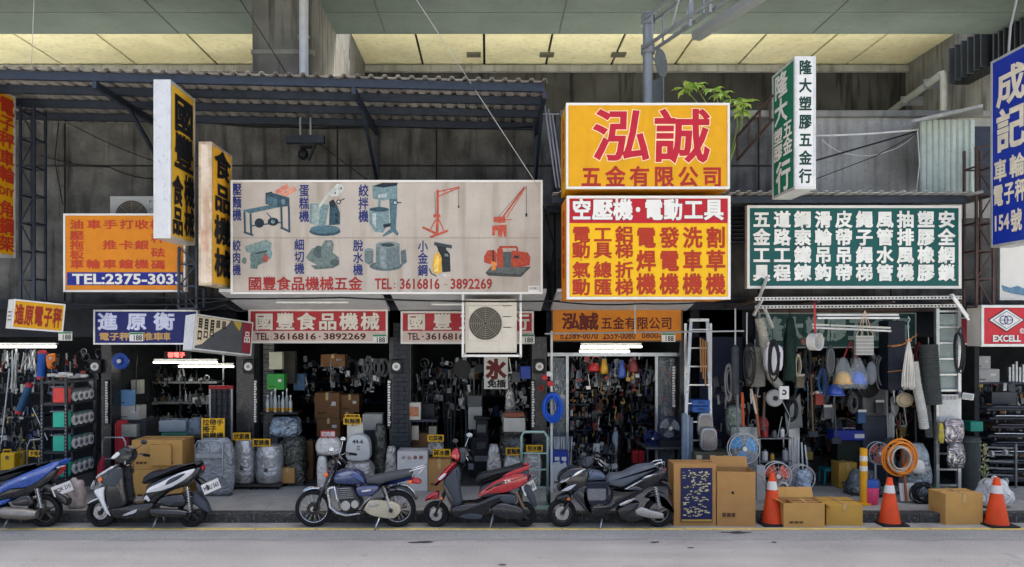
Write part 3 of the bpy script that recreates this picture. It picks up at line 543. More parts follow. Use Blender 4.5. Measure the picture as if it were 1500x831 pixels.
# ---------------------------------------------------------------- facade fittings
def ac_unit(x0, y0, x1, y1, Y, dep, fc, fr, label, col='c6bfb0', bracket=True):
    a, c, z1, z0 = X(x0, Y), X(x1, Y), Z(y0, Y), Z(y1, Y); t = thing('air_conditioner', label, 'air conditioner', ((a+c)/2, Y+dep/2, z0)); m = mat(col, .5, var=.05, grime=.2, dcol='8a7a5a')
    B('casing', m, t, a, c, Y+.02, Y+dep, z0, z1, .012); B('front_panel', m, t, X(fc[0]-fr*1.06, Y), X(fc[0]+fr*1.06, Y), Y+.004, Y+.03, Z(fc[1]+fr*1.08, Y), Z(fc[1]-fr*1.08, Y), .006)
    p = at(*fc, Y); rr = fr/sc(Y); M().cyl(p+Vector((0, -.001, 0)), p+Vector((0, .02, 0)), rr, n=32).build('fan_recess', mat('4d4a42', .7), t)
    g = M(); 
    for k in range(1, 9): g.ring(p+Vector((0, -.012, 0)), rr*k/8, .004, n=32, m=5)
    for k in range(8): d = Vector((math.cos(k*math.pi/4), 0, math.sin(k*math.pi/4))); g.bar(p+d*rr*.1+Vector((0, -.008, 0)), p+d*rr+Vector((0, -.008, 0)), .006)
    g.build('fan_grille', mat('8a8474', .5, var=.1), t)
    for k in range(3):
        yy = y0+(y1-y0)*(.12+.2*k); B('slot', mat('3a3630', .6), t, X(x0+(x1-x0)*.72, Y), X(x0+(x1-x0)*.9, Y), Y+.012, Y+.022, Z(yy+1.2, Y), Z(yy, Y))
    B('side_panel', m, t, X(x0+(x1-x0)*.66, Y), c+.002, Y+.012, Y+.03, z0+.02, z1-.02, .004)
    if bracket:
        for q in (a-.03, c+.06):
            M().bar((q, Y-.03, z0-.05), (q, Y-.03, z1+.1), .035).build('bracket_bar', FR, t); M().bar((q, Y-.03, z0-.05), (q, 2.0, z0-.05), .035).build('bracket_bar', FR, t)
        M().bar((a-.03, Y-.03, z0-.045), (c+.06, Y-.03, z0-.045), .035).build('bracket_bar', FR, t)
    return t
ac_unit(681, 438, 757, 517, .75, .32, (711, 474), 24, 'beige outdoor air conditioner on a perforated bracket over the second red fascia')
ac_unit(160, 287, 230, 345, 1.5, .3, (193, 318), 24, 'pale air conditioner half hidden behind the orange signboard', 'a9aba6', False)
t = thing('louvre_window', 'dark grey louvred vent between the yellow and green signs', 'vent', at(1082, 355, 2.4)); Y = 2.4
B('frame', GPL if 'GPL' in globals() else mat('3d434a', .5), t, X(1068, Y), X(1098, Y), Y+.06, Y+.14, Z(356, Y), Z(290, Y))
for k in range(11): M().obox(at(1083, 295+k*5.8, Y+.04), (27/sc(Y), .06, .012), Matrix.Rotation(R(30), 3, 'X')).build('slat', mat('5a6066', .5), t)
# lattice posts that carry the signs
RUST = mat('4a3b35', .7, .3, var=.3, grime=.5, dcol='6d3f28')
def lattice(label, px0, px1, py0, py1, Y, m, step=.45, dep=.3):
    a, c, z1, z0 = X(px0, Y), X(px1, Y), Z(py0, Y), Z(py1, Y); t = thing('sign_truss', label, 'truss', ((a+c)/2, Y, z0), 'steel trusses that carry signs')
    for x in (a, c):
        for y in (Y, Y+dep): M().bar((x, y, z0), (x, y, z1), .035).build('post', m, t)
    z = z0; k = 0
    while z < z1:
        b = M(); b.bar((a, Y, z), (c, Y, z), .025); b.bar((c, Y, z), (c, Y+dep, z), .025); b.bar((a, Y, z), (a, Y+dep, z), .025); b.bar((a, Y+dep, z), (c, Y+dep, z), .025); b.bar((a if k % 2 else c, Y, z), (c if k % 2 else a, Y, min(z+step, z1)), .018); b.build('brace', m, t); z += step; k += 1
lattice('grey steel lattice post beside the cut off orange projecting sign', 30, 50, 155, 450, 1.0, STEEL)
lattice('rusty steel lattice post behind the large blue projecting sign', 1430, 1455, 215, 450, 1.0, RUST)
lattice('dark steel lattice under the two yellow projecting signs', 262, 288, 362, 452, .9, STEEL, .35)
t = thing('sign_strut', 'rusty inclined steel frame behind the green projecting sign', 'frame', at(1080, 235, 1.0)); Y = .9
for p, q in (((1080, 235), (1132, 175)), ((1080, 200), (1132, 140)), ((1080, 235), (1080, 200)), ((1097, 216), (1097, 180)), ((1113, 197), (1113, 162)), ((1128, 180), (1128, 143))): M().bar(at(*p, Y), at(*q, Y-.9*(0 if p[0] == 1080 and q[0] == 1080 else (q[0]-p[0])/52)), .03).build('strut', RUST, t)
# corrugated hut with a pale sheet side
t = thing('sheet_metal_hut', 'pale green corrugated metal box under a lean-to roof', 'hut', at(1390, 285, 1.6)); Y = 1.5
sh = mat('b9c6bd', .5, .2, var=.08, grime=.3, dcol='6d7468', streak=.3)
a, c, z1, z0 = X(1348, Y), X(1428, Y), Z(176, Y), Z(284, Y); n = 9
for k in range(n):
    w = (c-a)/n; x0 = a+k*w; M().prism([(x0+.003, Y), (x0+.02, Y-.03), (x0+.04, Y-.03), (x0+.055, Y), (x0+w-.003, Y), (x0+w-.003, Y+.02), (x0+.003, Y+.02)], 0, 1).xf(Matrix(((1, 0, 0, 0), (0, 0, 1, 0), (0, z1-z0, 0, z0), (0, 0, 0, 1)))).build('wall_sheet', sh, t)
b = M(); v = [at(1336, 180, Y-.35), at(1440, 157, Y-.35), at(1440, 168, 2.5), at(1345, 180, 2.5)]; b.add(list(v)+[p+Vector((0, 0, .05)) for p in v], [(0, 3, 2, 1), (4, 5, 6, 7), (0, 1, 5, 4), (1, 2, 6, 5), (2, 3, 7, 6), (3, 0, 4, 7)]); b.build('roof', mat('a3a49e', .5, .4, var=.2, grime=.4), t)
B('frame', STEEL, t, c+.01, c+.5, 1.7, 2.5, z0, z1-.05)
for z in (z0+.3, z0+.75): M().bar((c, Y-.02, z), (c+.5, Y-.02, z+.1), .03).build('rail', RUST, t)
# gantry pole and arm over the road
t = thing('gantry', 'grey steel gantry pole with a lattice arm reaching over the road', 'gantry', (X(949, 1.5), 1.5, 3.4)); Y = 1.5; GM = mat('878e93', .45, .4, var=.1, grime=.2, dcol='55585a')
px = X(949, Y); zt = Z(22, Y); M().cyl((px, Y, 3.4), (px, Y, zt), .085, .08, 18).build('pole', GM, t, smooth=True); M().cyl((px, Y, zt), (px, Y, zt+.03), .1, n=18).build('pole_cap', GM, t, smooth=True)
d = Vector((.345, -1, 0)).normalized(); side = Vector((0, 0, 1)).cross(d)
U0 = Vector((px, Y, zt-.1)); L0 = Vector((px, Y, zt-.58)); rise = Vector((0, 0, .02))
for z in (U0, L0): 
    for g in (-.1, .1): M().cyl(z+side*g, z+side*g+d*7+rise, .03, n=10).build('chord', GM, t, smooth=True)
    M().cyl(z-Vector((0, 0, .07)), z+Vector((0, 0, .07)), .115, n=18).build('collar', GM, t, smooth=True)
for k in range(12):
    for g in (-.1, .1): M().cyl(L0+side*g+d*(.3+.55*k), U0+side*g+d*(.3+.55*k+(.27 if k % 2 else -.0)), .017, n=8).build('lattice_bar', GM, t)
for k in range(7): M().bar(L0+d*(1.2+.5*k)+Vector((0, 0, -.08)), L0+d*(1.2+.5*k)+Vector((0, 0, .25)), .05).build('clip', GM, t)
b = M(); b.obox(L0+d*3.0+side*.32+Vector((0, 0, -.08)), (4.2, .16, .12), Matrix((d, side, Vector((0, 0, 1)))).transposed()); b.build('road_sign_back', mat('a3a9ac', .4, .5, var=.08), t)
t = thing('round_sign', 'round grey road sign seen edge-on behind the gantry pole', 'road sign', at(966, 90, 1.8)); p = at(968, 93, 1.85)
M().cyl(p, p+Vector((.012, .0, 0)), .24, n=28).xf(Matrix.Translation(p)@Matrix.Rotation(R(-38), 4, 'Z')@Matrix.Translation(-p)).build('disc', GM, t, smooth=True); q = at(968, 93, 1.72); M().bar((px, 1.5, p.z), (p.x, p.y, p.z), .03).build('bracket', GM, t)
q = at(963, 135, 1.8); M().obox(q, (.3, .02, .45), Matrix.Rotation(R(-60), 3, 'Z')).build('lower_plate', GM, t)
# papaya-like plant on the wall
LEAF = mat('c6e870', .5, var=.25, scale=9); LEAF2 = mat('a3d258', .5, var=.3, scale=9); LEAF3 = mat('d3e88a', .5, var=.2, scale=9)
t = thing('papaya_plant', 'bright green young plant growing behind the upper yellow box sign', 'plant', at(1060, 215, 1.6)); random.seed(3)
base = at(1068, 240, 1.6)
for i, (lx, ly) in enumerate(((1003, 129), (1044, 131), (1078, 146), (1086, 162), (1017, 124), (1056, 136), (1090, 150))):
    e = at(lx, ly, 1.2+random.uniform(-.15, .3)); M().tube([base, base.lerp(e, .5)+Vector((.08, 0, .1)), e], [.018, .012, .007], 6).build('stalk', mat('8a9a55', .6), t)
    for k in range(10):
        a = k*2*math.pi/10+random.uniform(-.3, .3); L = random.uniform(.15, .25); dr = Vector((math.cos(a), math.sin(a)*.7, random.uniform(-.5, .3))).normalized(); sd = dr.cross(Vector((0, 0, 1))).normalized(); n_ = sd.cross(dr); w = random.uniform(1.2, 1.7)
        v = [e, e+dr*L*.35+sd*.022*w, e+dr*L*.62+sd*.034*w-n_*.01, e+dr*L*.74+sd*.014*w, e+dr*L-n_*.04, e+dr*L*.74-sd*.014*w, e+dr*L*.62-sd*.034*w-n_*.01, e+dr*L*.35-sd*.022*w]
        m_ = e+dr*L*.5+n_*.015; M().add(v+[m_], [(j, (j+1) % 8, 8) for j in range(8)]).build('leaf', (LEAF, LEAF2, LEAF3)[(i*3+k*2) % 3], t)
M().tube([base-Vector((0, 0, .4)), base], .03, 8).build('stem', mat('6b6a4a', .8), t)
# hoist under the awning roof
t = thing('hoist', 'small dark hoist hanging under the corrugated awning roof', 'hoist', at(445, 205, 1.8)); Y = 1.8
B('beam', STEEL, t, X(418, Y), X(474, Y), Y, Y+.12, Z(209, Y), Z(198, Y)); 
for q in (440, 455): M().bar(at(q, 198, Y+.05), at(q, 172, Y+.05), .03).build('hanger', GALV, t)
M().cyl(at(440, 212, Y+.1), at(462, 212, Y+.1), .07, n=16).build('drum', BLACK, t); M().ball(at(444, 226, Y+.1), (.09, .08, .1), 12, 8).build('motor', BLACK, t, smooth=True); M().bar(at(462, 210, Y), at(452, 235, Y), .04).build('lever', BLACK, t)
# wires
def wire(label, pts, r=.008, m=None, sag=0., cat='cable', name='cable'):
    P = [at(*p) for p in pts]; Q = []
    for a, c in zip(P, P[1:]):
        for k in range(8): f = k/8; Q.append(a.lerp(c, f)-Vector((0, 0, sag*4*f*(1-f))))
    Q.append(P[-1]); o = M().tube(Q, r, 6).build(name, m or BLACK, None, smooth='all'); tag(o, label, cat, 'overhead cables'); return o
WW = mat('c9cbc8', .5)
wire('long white wire slanting from the viaduct down to the machine signboard', [(605, -8, .2), (790, 276, .55)], .005, mat('a9aba8', .5))
wire('thick black cable sagging below the machine signboard', [(190, 434, .75), (500, 436, .65), (820, 441, .5)], .014, sag=.03)
wire('thin black cable looping under the orange signboard', [(60, 440, .8), (190, 446, .8), (345, 438, .8)], .012, sag=.04)
wire('white cable running across the pale concrete wall', [(1196, 199, 1.6), (1345, 190, 1.5)], .016, WW, .02)
wire('black cable rising across the pale concrete wall', [(1196, 235, 1.6), (1345, 192, 1.5)], .014)
wire('thin looping white wire on the pale concrete wall', [(1204, 205, 1.7), (1245, 226, 1.7), (1300, 222, 1.7), (1343, 195, 1.7)], .007, WW, .05)
wire('thin dark wire falling down the stained wall beside the hoist', [(466, 210, 2.3), (540, 265, 2.3)], .008)
wire('thin dark wire crossing the wall behind the tall projecting sign', [(85, 172, 2.4), (225, 236, 2.4)], .008, sag=.05)
wire('black cable along the lower edge of the yellow tool sign', [(800, 440, .9), (940, 445, 1.0), (1090, 436, 1.0)], .012, sag=.04)
wire('dark cable hanging beside the white pipe on the pier', [(352, 0, 1.6), (420, 108, 2.0)], .008)
wire('thin pale wire dropping from the viaduct at the far corner', [(50, -5, 1.2), (46, 100, 1.2)], .005, WW)
for k, (x0, y0, x1, y1) in enumerate(((797, 150, 815, 275), (803, 160, 820, 276), (809, 168, 825, 277))):
    o = M().cyl(at(x0, y0, 1.2), at(x1, y1, .8), .016, n=8).build('steel_pipe', mat('8d9092', .4, .5, var=.15)); tag(o, f'thin grey pipe slanting beside the upper yellow box sign, {("outermost", "middle", "innermost")[k]}', 'pipe', 'slanting pipes beside the yellow sign')
wire('black cable looping along the stained wall under the awning roof', [(300, 178, 2.5), (420, 186, 2.5), (560, 184, 2.5), (780, 186, 2.5)], .014, sag=.04)
wire('dark cable falling down the wall beside the lattice post', [(86, 180, 2.5), (80, 235, 2.5), (92, 300, 2.5)], .009)
wire('dark cable crossing the wall left of the machine sign', [(60, 228, 2.5), (160, 245, 2.5), (225, 262, 2.5)], .01, sag=.05)
wire('black cable hanging between the machine sign and the yellow signs', [(795, 300, 1.3), (812, 360, 1.3), (800, 438, 1.3)], .012)
wire('thin black wire crossing in front of the pale concrete wall', [(1196, 262, 1.6), (1280, 230, 1.6), (1343, 196, 1.5)], .007)
wire('white wire hanging down beside the pale corrugated box', [(1344, 190, 1.4), (1347, 240, 1.4), (1342, 284, 1.4)], .008, WW)
wire('grey cable curving down from the viaduct at the far corner', [(1490, -5, 1.6), (1480, 40, 1.6), (1476, 95, 1.6)], .02, mat('9a9d9e', .5))
wire('black cable tangle between the blue fascia and the fallen sign', [(250, 440, 1.0), (275, 452, 1.0), (330, 446, 1.0), (362, 455, 1.0)], .012, sag=.05)
# fluorescent lights
def tube_light(label, x0, x1, y, Y, lit, slant=0, n=1):
    t = thing('fluorescent_light', label, 'lamp', at((x0+x1)/2, y, Y), 'fluorescent tubes'); a, c = at(x0, y, Y), at(x1, y+slant, Y)
    M().bar(a+Vector((0, .04, .05)), c+Vector((0, .04, .05)), .07, .03).build('fitting', WHITE, t); M().cyl(a, c, .018, n=10).build('tube', TUBE if lit else mat('d9dbd8', .3), t, smooth=True)
tube_light('unlit fluorescent tube under the soffit over the first red fascia', 405, 510, 443, 1.2, False)
tube_light('unlit fluorescent tube under the soffit beside the air conditioner', 632, 684, 446, 1.2, False)
tube_light('lit fluorescent tube over the caster rack', -20, 82, 508, 1.9, True)
tube_light('upper lit fluorescent tube of the tool shop', 851, 940, 508, 2.3, True)
tube_light('lower lit fluorescent tube of the tool shop', 849, 922, 515, 2.9, True)
tube_light('front lit fluorescent tube of the scale shop', 225, 318, 531, 2.9, True)
tube_light('rear lit fluorescent tube of the scale shop', 262, 342, 537, 3.5, True)
for lab_, x0, x1 in (('first red', 430, 540), ('second red', 630, 730), ('rope', 1180, 1300), ('trolley', 1430, 1500)):  # unseen tubes added above the lintel to brighten the dark interiors
    p = at((x0+x1)/2, 470, 3.4); tube_light(f'lit ceiling tube behind the fascia of the {lab_} shop', x0, x1, 487-(3.02-CAMZ)*sc(3.4), 3.4, True)
tube_light('upper unlit tube hanging under the goods rack', 1197, 1317, 466, .9, False)
tube_light('lower unlit tube hanging under the goods rack', 1190, 1305, 480, 1.2, False, 5)
tube_light('white tube slanting off the end of the goods rack', 1396, 1419, 436, .45, False, 33)
# round speakers and notice strips on the pillars
for i, (px, w) in enumerate(((141, 'beside the blue fascia'), (365, 'under the first red fascia'), (581, 'between the two red fascias'), (790, 'beside the orange fascia'))):
    p = at(px, 537, 2.15); t = thing('wall_speaker', f'small round white wall speaker {w}', 'speaker', p, 'round speakers on the pillars'); B('box', BLACK, t, p.x-.1, p.x+.1, 2.11, 2.2, p.z-.12, p.z+.12, .01); M().cyl((p.x, 2.09, p.z), (p.x, 2.112, p.z), .07, n=20).build('cone', WHT, t, smooth=True); M().cyl((p.x, 2.082, p.z), (p.x, 2.095, p.z), .03, n=14).build('dust_cap', mat('8a8a88', .5), t)
for i, (px, y0, y1, w) in enumerate(((156, 557, 622, 'beside the scale shop'), (374, 556, 620, 'beside the green box'), (570, 556, 628, 'beside the stacked cartons'), (594, 557, 610, 'beside the ice sign shop'), (781, 557, 628, 'beside the blue hose'), (987, 535, 600, 'at the edge of the tool shop'))):
    t = thing('notice_strip', f'narrow strip of small white print on the pillar {w}', 'notice', at(px, y1, 2.16), 'notice strips on the pillars'); Y = 2.165
    B('strip', BLACK, t, X(px-3, Y), X(px+3, Y), Y, Y+.012, Z(y1, Y), Z(y0, Y)); random.seed(i); b = M(); y = y0+2
    while y < y1-3:
        h = random.uniform(2, 3.4); b.box(X(px-2, Y), X(px+random.uniform(.8, 2.2), Y), Y-.003, Y-.001, Z(y+h, Y), Z(y, Y)); y += h+1
    b.build('print', WHT, t, kind='stuff')
# ---------------------------------------------------------------- two-wheelers at the kerb
RUB = mat('1b1c1e', .8, var=.15, bump=.2, bscale=60); DPL = mat('17191d', .3, var=.15, grime=.12, dcol='4d4a45', coat=.35); GPL = mat('3d434a', .5, var=.12); CHR = mat('c4c7c9', .22, .95, var=.08, grime=.2, dcol='6b6258'); ALU = mat('a9aaa6', .4, .8, var=.12, grime=.3, dcol='5d564a'); SEATM = mat('202328', .5, var=.12, bump=.15, bscale=120); ORL = mat('d9661c', .3, coat=.5, var=.05); REDL = mat('b3131a', .25, coat=.6, var=.05)
def inset(P, d):
    n = len(P); a = sum(P[i][0]*P[(i+1) % n][1]-P[(i+1) % n][0]*P[i][1] for i in range(n))
    if a < 0: P = P[::-1]
    out = []
    for i in range(n):
        p0, p1, p2 = Vector(P[i-1]), Vector(P[i]), Vector(P[(i+1) % n]); e1 = (p1-p0).normalized(); e2 = (p2-p1).normalized()
        n1 = Vector((-e1.y, e1.x)); n2 = Vector((-e2.y, e2.x)); m = n1+n2
        m = m.normalized() if m.length > .2 else n1
        k = d/max(.6, m.dot(n1)); out.append((p1.x+m.x*k, p1.y+m.y*k))
    return out
def smoothpoly(P, r=.3):
    """round every corner of an outline a little"""
    out = []; n = len(P)
    for i in range(n):
        p0, p1, p2 = Vector(P[i-1]), Vector(P[i]), Vector(P[(i+1) % n])
        a = p1+(p0-p1)*r; b = p1+(p2-p1)*r; out += [tuple(a), tuple(p1*.5+(a+b)*.25), tuple(b)]
    return out
def puff(P, y, w, b=None, ins=.03, taper=1.):
    """outline P (x, z) swelled to a rounded body of half width w about depth y"""
    P = smoothpoly(P); b = b or M(); n = len(P); xs = [p[0] for p in P]; zs = [p[1] for p in P]
    ins = min(ins, .18*min(max(xs)-min(xs), max(zs)-min(zs)))
    rings = []
    for t, k in ((-1, 1), (-.93, .45), (-.75, .12), (-.4, 0), (.4, 0), (.75, .12), (.93, .45), (1, 1)): rings.append([(p[0], y+t*w, p[1]) for p in inset(P, ins*k)])
    v = [p for r_ in rings for p in r_]; K = len(rings)
    f = [(i*n+j, (i+1)*n+j, (i+1)*n+(j+1) % n, i*n+(j+1) % n) for i in range(K-1) for j in range(n)]
    f += [tuple(range(n)), tuple(range(K*n-1, (K-1)*n-1, -1))]
    return b.add(v, f)
class Bike:
    def __init__(s, name, label, cat, ox, oy, k, ground, Yc=-.06):
        s.Y = Yc; s.ox, s.oy, s.k = ox, oy, k; s.t = thing(name, label, cat, (X(ground[0], Yc), Yc, 0), 'two-wheelers parked along the kerb'); s.dz = Z(ground[1], Yc)
    def p(s, x, y): return (X(s.ox+x/s.k, s.Y), Z(s.oy+y/s.k, s.Y)-s.dz)
    def P3(s, x, y, dy=0): a = s.p(x, y); return (a[0], s.Y+dy, a[1])
    def part(s, name, m, w, pts, ins=.03, dy=0, parent=None, label=None):
        return puff([s.p(*q) for q in pts], s.Y+dy, w, ins=ins).build(name, m, parent or s.t, smooth='all', label=label)
    def side(s, name, m, w, pts, th=.012, ins=.01, parent=None):
        """the same panel on both flanks, as two objects"""
        for g in (-1, 1): puff([s.p(*q) for q in pts], s.Y+g*w, th, ins=ins).build(name, m, parent or s.t, smooth='all')
    def tube(s, name, m, r, pts, parent=None, n=8): return M().tube([s.P3(*q) for q in pts], r, n).build(name, m, parent or s.t, smooth='all')
    def wheel(s, x, y, r, wt=.055, style='cast', rimm=DPL, nsp=5):
        c = Vector(s.P3(x, y)); c.z = max(c.z, 0); r = r/s.k/sc(s.Y); c.z = r
        t = M(); n = 36; prof = [(r-wt*1.15, .8), (r-wt*.5, 1), (r-wt*.12, .8), (r, .35), (r, -.35), (r-wt*.12, -.8), (r-wt*.5, -1), (r-wt*1.15, -.8)]
        v = []; 
        for i in range(n):
            a = 2*math.pi*i/n
            for q, h in prof: v.append((c.x+q*math.cos(a), c.y+h*wt, c.z+q*math.sin(a)))
        K = len(prof); t.add(v, [(i*K+j, ((i+1) % n)*K+j, ((i+1) % n)*K+(j+1) % K, i*K+(j+1) % K) for i in range(n) for j in range(K)])
        w = t.build('wheel', RUB, s.t, smooth=True)
        ri = r-wt*1.2
        b = M(); b.ring(c, ri, .012, n=32, m=8); b.build('rim', rimm, w, smooth='all')
        b = M(); b.cyl(c-Vector((0, .07, 0)), c+Vector((0, .07, 0)), .035, n=14); b.build('hub', rimm, w, smooth=True)
        if style == 'cast':
            for i in range(nsp):
                a = 2*math.pi*(i+.3)/nsp; d = Vector((math.cos(a), 0, math.sin(a))); M().bar(c+d*.02, c+d*ri, .03, .035, up=(0, 1, 0)).build('spoke', rimm, w, bevel=.006)
        else:
            for i in range(28):
                a = 2*math.pi*i/28; a2 = a+(.5 if i % 2 else -.5); g = -.03 if i % 4 < 2 else .03
                M().tube([c+Vector((.05*math.cos(a2), g, .05*math.sin(a2))), c+Vector((ri*math.cos(a), 0, ri*math.sin(a)))], .0028, 4).build('spoke', CHR, w)
        return w, c, r
    def disc(s, w, c, r, y=-.05):
        b = M(); b.lathe([(r*.55, .0), (r, .0), (r, .005), (r*.55, .005)], c+Vector((0, y, 0)), 28, 'y'); b.build('brake_disc', CHR, w, smooth=True)
    def spring(s, x0, y0, x1, y1, dy, m=None, turns=9, r=.028):
        a = Vector(s.P3(x0, y0, dy)); b = Vector(s.P3(x1, y1, dy)); d = (b-a); u = d.normalized().orthogonal().normalized(); w = d.normalized().cross(u); N = turns*8
        o = M().cyl(a, b, .011, n=8).build('shock_absorber', CHR, s.t, smooth=True)
        M().tube([a+d*(i/N)+(u*math.cos(i*math.pi/4)+w*math.sin(i*math.pi/4))*r for i in range(N+1)], .007, 5).build('spring', m or GALV, o, smooth='all')
    def plate(s, pts, dy=0, txt='MHU 563'):
        q = [s.P3(x, y) for x, y in pts]; c = sum((Vector(v) for v in q), Vector())/4
        o = M().obox(c, (.012, .26, .15), Matrix.Rotation(R(-22), 3, 'Y')@Matrix.Rotation(R(-48), 3, 'Z')).build('licence_plate', WHT, s.t, bevel=.003)
        rot = Matrix.Rotation(R(-22), 3, 'Y')@Matrix.Rotation(R(-48), 3, 'Z'); 
        U = rot@Vector((0, 1, 0)); V = rot@Vector((0, 0, 1)); letters(o, [(txt, .02, .04, .24, .11)], INK, c-U*.13-V*.075+(U.cross(V))*.007, U, V, .001, .02, 'plate_number')
    def mirror(s, x0, y0, x1, y1, dy, r=.05, m=DPL):
        o = M().tube([s.P3(x0, y0, dy*.5), s.P3((x0+x1)/2, (y0+y1)/2+3, dy*.9), s.P3(x1, y1, dy)], .007, 6).build('mirror', m, s.t, smooth='all')
        M().ball(s.P3(x1, y1, dy), (r, .018, r*.75), 14, 8).build('mirror_head', m, o, smooth='all')
    def handle(s, x, y, w=.3, gm=RUB, back=.07):
        c = Vector(s.P3(x, y)); o = M().tube([c+Vector((back, -w, -.03)), c+Vector((back*.5, -w*.7, .01)), c+Vector((0, -w*.25, .0)), c+Vector((0, w*.25, 0)), c+Vector((back*.5, w*.7, .01)), c+Vector((back, w, -.03))], .013, 8).build('handlebar', CHR, s.t, smooth='all')
        for g in (-1, 1):
            M().cyl(c+Vector((back*.75, g*w*.85, -.012)), c+Vector((back*1.35, g*w*1.18, -.045)), .019, n=10).build('grip', gm, o, smooth=True)
            M().tube([c+Vector((back*.3, g*w*.7, -.0)), c+Vector((back*.2, g*w*.9, -.02)), c+Vector((back*.7, g*w*1.15, -.06))], .006, 6).build('brake_lever', CHR, o, smooth='all')
    def stand(s, a, b, c):
        s.tube('stand', GALV, .012, [(*a, -.1), (*b, -.14)]); s.tube('stand', GALV, .012, [(*a, .1), (*c, .14)]); s.tube('stand_foot', GALV, .012, [(b[0]-18, b[1], -.14), (b[0]+30, b[1], -.14)])
def finish(S, bar, hub, seat, tail, cw):
    """cables, seat seam, panel gaps and reflectors that every scooter shows"""
    for k, dy in enumerate((-.12, .1)): S.tube('brake_cable', RUB, .0045, [(bar[0], bar[1], dy), (bar[0]-25-10*k, bar[1]+35, dy*1.2), (bar[0]-10, bar[1]+90, dy*.8), (hub[0]+30, hub[1]-60, dy*.7), (hub[0], hub[1]-10, dy*.7)], n=5)
    for g in (-1, 1):
        S.tube('seat_seam', mat('0c0d0f', .7), .004, [(x, y, g*.134) for x, y in seat], n=5); S.tube('panel_gap', mat('0c0d0f', .8), .0045, [(x, y, g*(cw+.006)) for x, y in tail], n=5)
        M().cyl(S.P3(hub[0]+45, hub[1]-120, g*.12), S.P3(hub[0]+45, hub[1]-120, g*.13), .022, n=14).build('reflector', ORL, S.t)
# --- white and black scooter
S = Bike('scooter', 'white and black scooter with orange indicator beside the stacked brown cartons', 'scooter', 120, 635, 5.73, (220, 771))
WP = mat('c9cbcd', .22, .05, var=.04, coat=.6, grime=.08, dcol='77756f')
w, c, r = S.wheel(172, 662, 124); S.disc(w, c, .1); w, c, r = S.wheel(925, 662, 122)
S.tube('fork', DPL, .024, [(330, 250, 0), (172, 660, 0)]); S.tube('fork', GPL, .02, [(235, 560, -.085), (172, 660, -.085)])
S.part('front_fender', DPL, .075, [(52, 602), (75, 562), (130, 524), (205, 518), (228, 560), (190, 580), (130, 570)]); S.side('fender_trim', WP, .07, [(58, 592), (85, 560), (140, 530), (190, 528), (150, 548), (100, 570)])
S.part('leg_shield', DPL, .17, [(325, 252), (175, 345), (200, 402), (245, 425), (232, 470), (245, 570), (275, 625), (430, 585), (400, 440), (395, 340), (385, 270)], .04)
S.part('front_cover', WP, .15, [(312, 245), (225, 302), (132, 375), (112, 412), (108, 450), (150, 462), (185, 440), (215, 405), (180, 375), (180, 345), (322, 262)], .03)
S.side('front_trim', WP, .16, [(150, 455), (245, 418), (232, 470), (238, 545), (270, 630), (292, 676), (240, 625), (195, 530), (160, 480)], .02)
S.side('leg_panel', GPL, .172, [(330, 270), (380, 285), (395, 345), (375, 350), (330, 430), (250, 415), (215, 375)], .008)
S.side('indicator', ORL, .165, [(190, 350), (215, 345), (226, 365), (212, 388), (192, 380)], .02)
S.part('headlight_cowl', DPL, .11, [(275, 192), (330, 132), (380, 98), (432, 130), (455, 182), (418, 252), (330, 245), (300, 222)], .035); S.side('visor', WP, .1, [(274, 192), (332, 135), (356, 162), (318, 195), (290, 202)], .02)
S.handle(425, 190, .28); S.mirror(420, 165, 478, 110, -.3); S.mirror(400, 150, 440, 95, .3)
S.part('floorboard', DPL, .16, [(268, 605), (420, 582), (560, 562), (640, 558), (640, 610), (590, 695), (310, 695), (285, 655)], .03); S.side('floor_trim', WP, .16, [(382, 662), (440, 635), (512, 608), (492, 645), (400, 668)], .012)
S.part('seat', SEATM, .13, [(528, 405), (540, 350), (600, 308), (690, 302), (760, 268), (860, 256), (1015, 238), (985, 262), (870, 288), (720, 350), (640, 390), (560, 418)], .045)
S.part('body', DPL, .13, [(525, 562), (560, 470), (565, 420), (720, 345), (985, 262), (1025, 275), (1010, 330), (900, 430), (760, 470), (690, 525), (640, 575)], .03)
S.side('side_panel', WP, .135, [(568, 482), (600, 435), (690, 395), (850, 312), (988, 272), (960, 322), (880, 380), (790, 430), (700, 462), (612, 474)], .022); S.side('side_inlay', GPL, .152, [(730, 415), (765, 365), (880, 315), (915, 315), (850, 365), (770, 405)], .008)
S.side('lower_trim', WP, .138, [(540, 550), (580, 490), (612, 545), (590, 552), (575, 530)], .012)
S.part('tail_light', REDL, .06, [(1000, 275), (1030, 268), (1032, 290), (1005, 320)], .01)
S.part('engine_cover', DPL, .1, [(660, 575), (690, 525), (740, 500), (885, 485), (912, 540), (900, 590), (800, 600)], .03, dy=-.09); S.side('engine_trim', GPL, .19, [(700, 545), (800, 510), (880, 505), (900, 550), (850, 545), (780, 580)], .01)
M().tube([S.P3(635, 628, -.19), S.P3(690, 632, -.19), S.P3(860, 640, -.19), S.P3(928, 645, -.19)], [.05, .062, .064, .04], 14).build('muffler', DPL, S.t, smooth=True)
S.part('rear_fender', GPL, .07, [(905, 570), (955, 488), (985, 500), (1050, 560), (1090, 672), (1045, 650), (960, 590)], .02); S.part('tail_bracket', DPL, .05, [(940, 350), (1000, 370), (1070, 430), (1080, 480), (1030, 470), (960, 390)])
S.spring(915, 430, 935, 640, -.13); S.plate([(1040, 415), (1095, 400), (1125, 470), (1075, 485)]); S.stand((655, 690), (625, 790), (660, 790))
finish(S, (425, 195), (172, 660), [(535, 395), (610, 372), (720, 330), (860, 282), (980, 258)], [(560, 545), (640, 505), (760, 455), (900, 400)], .13)
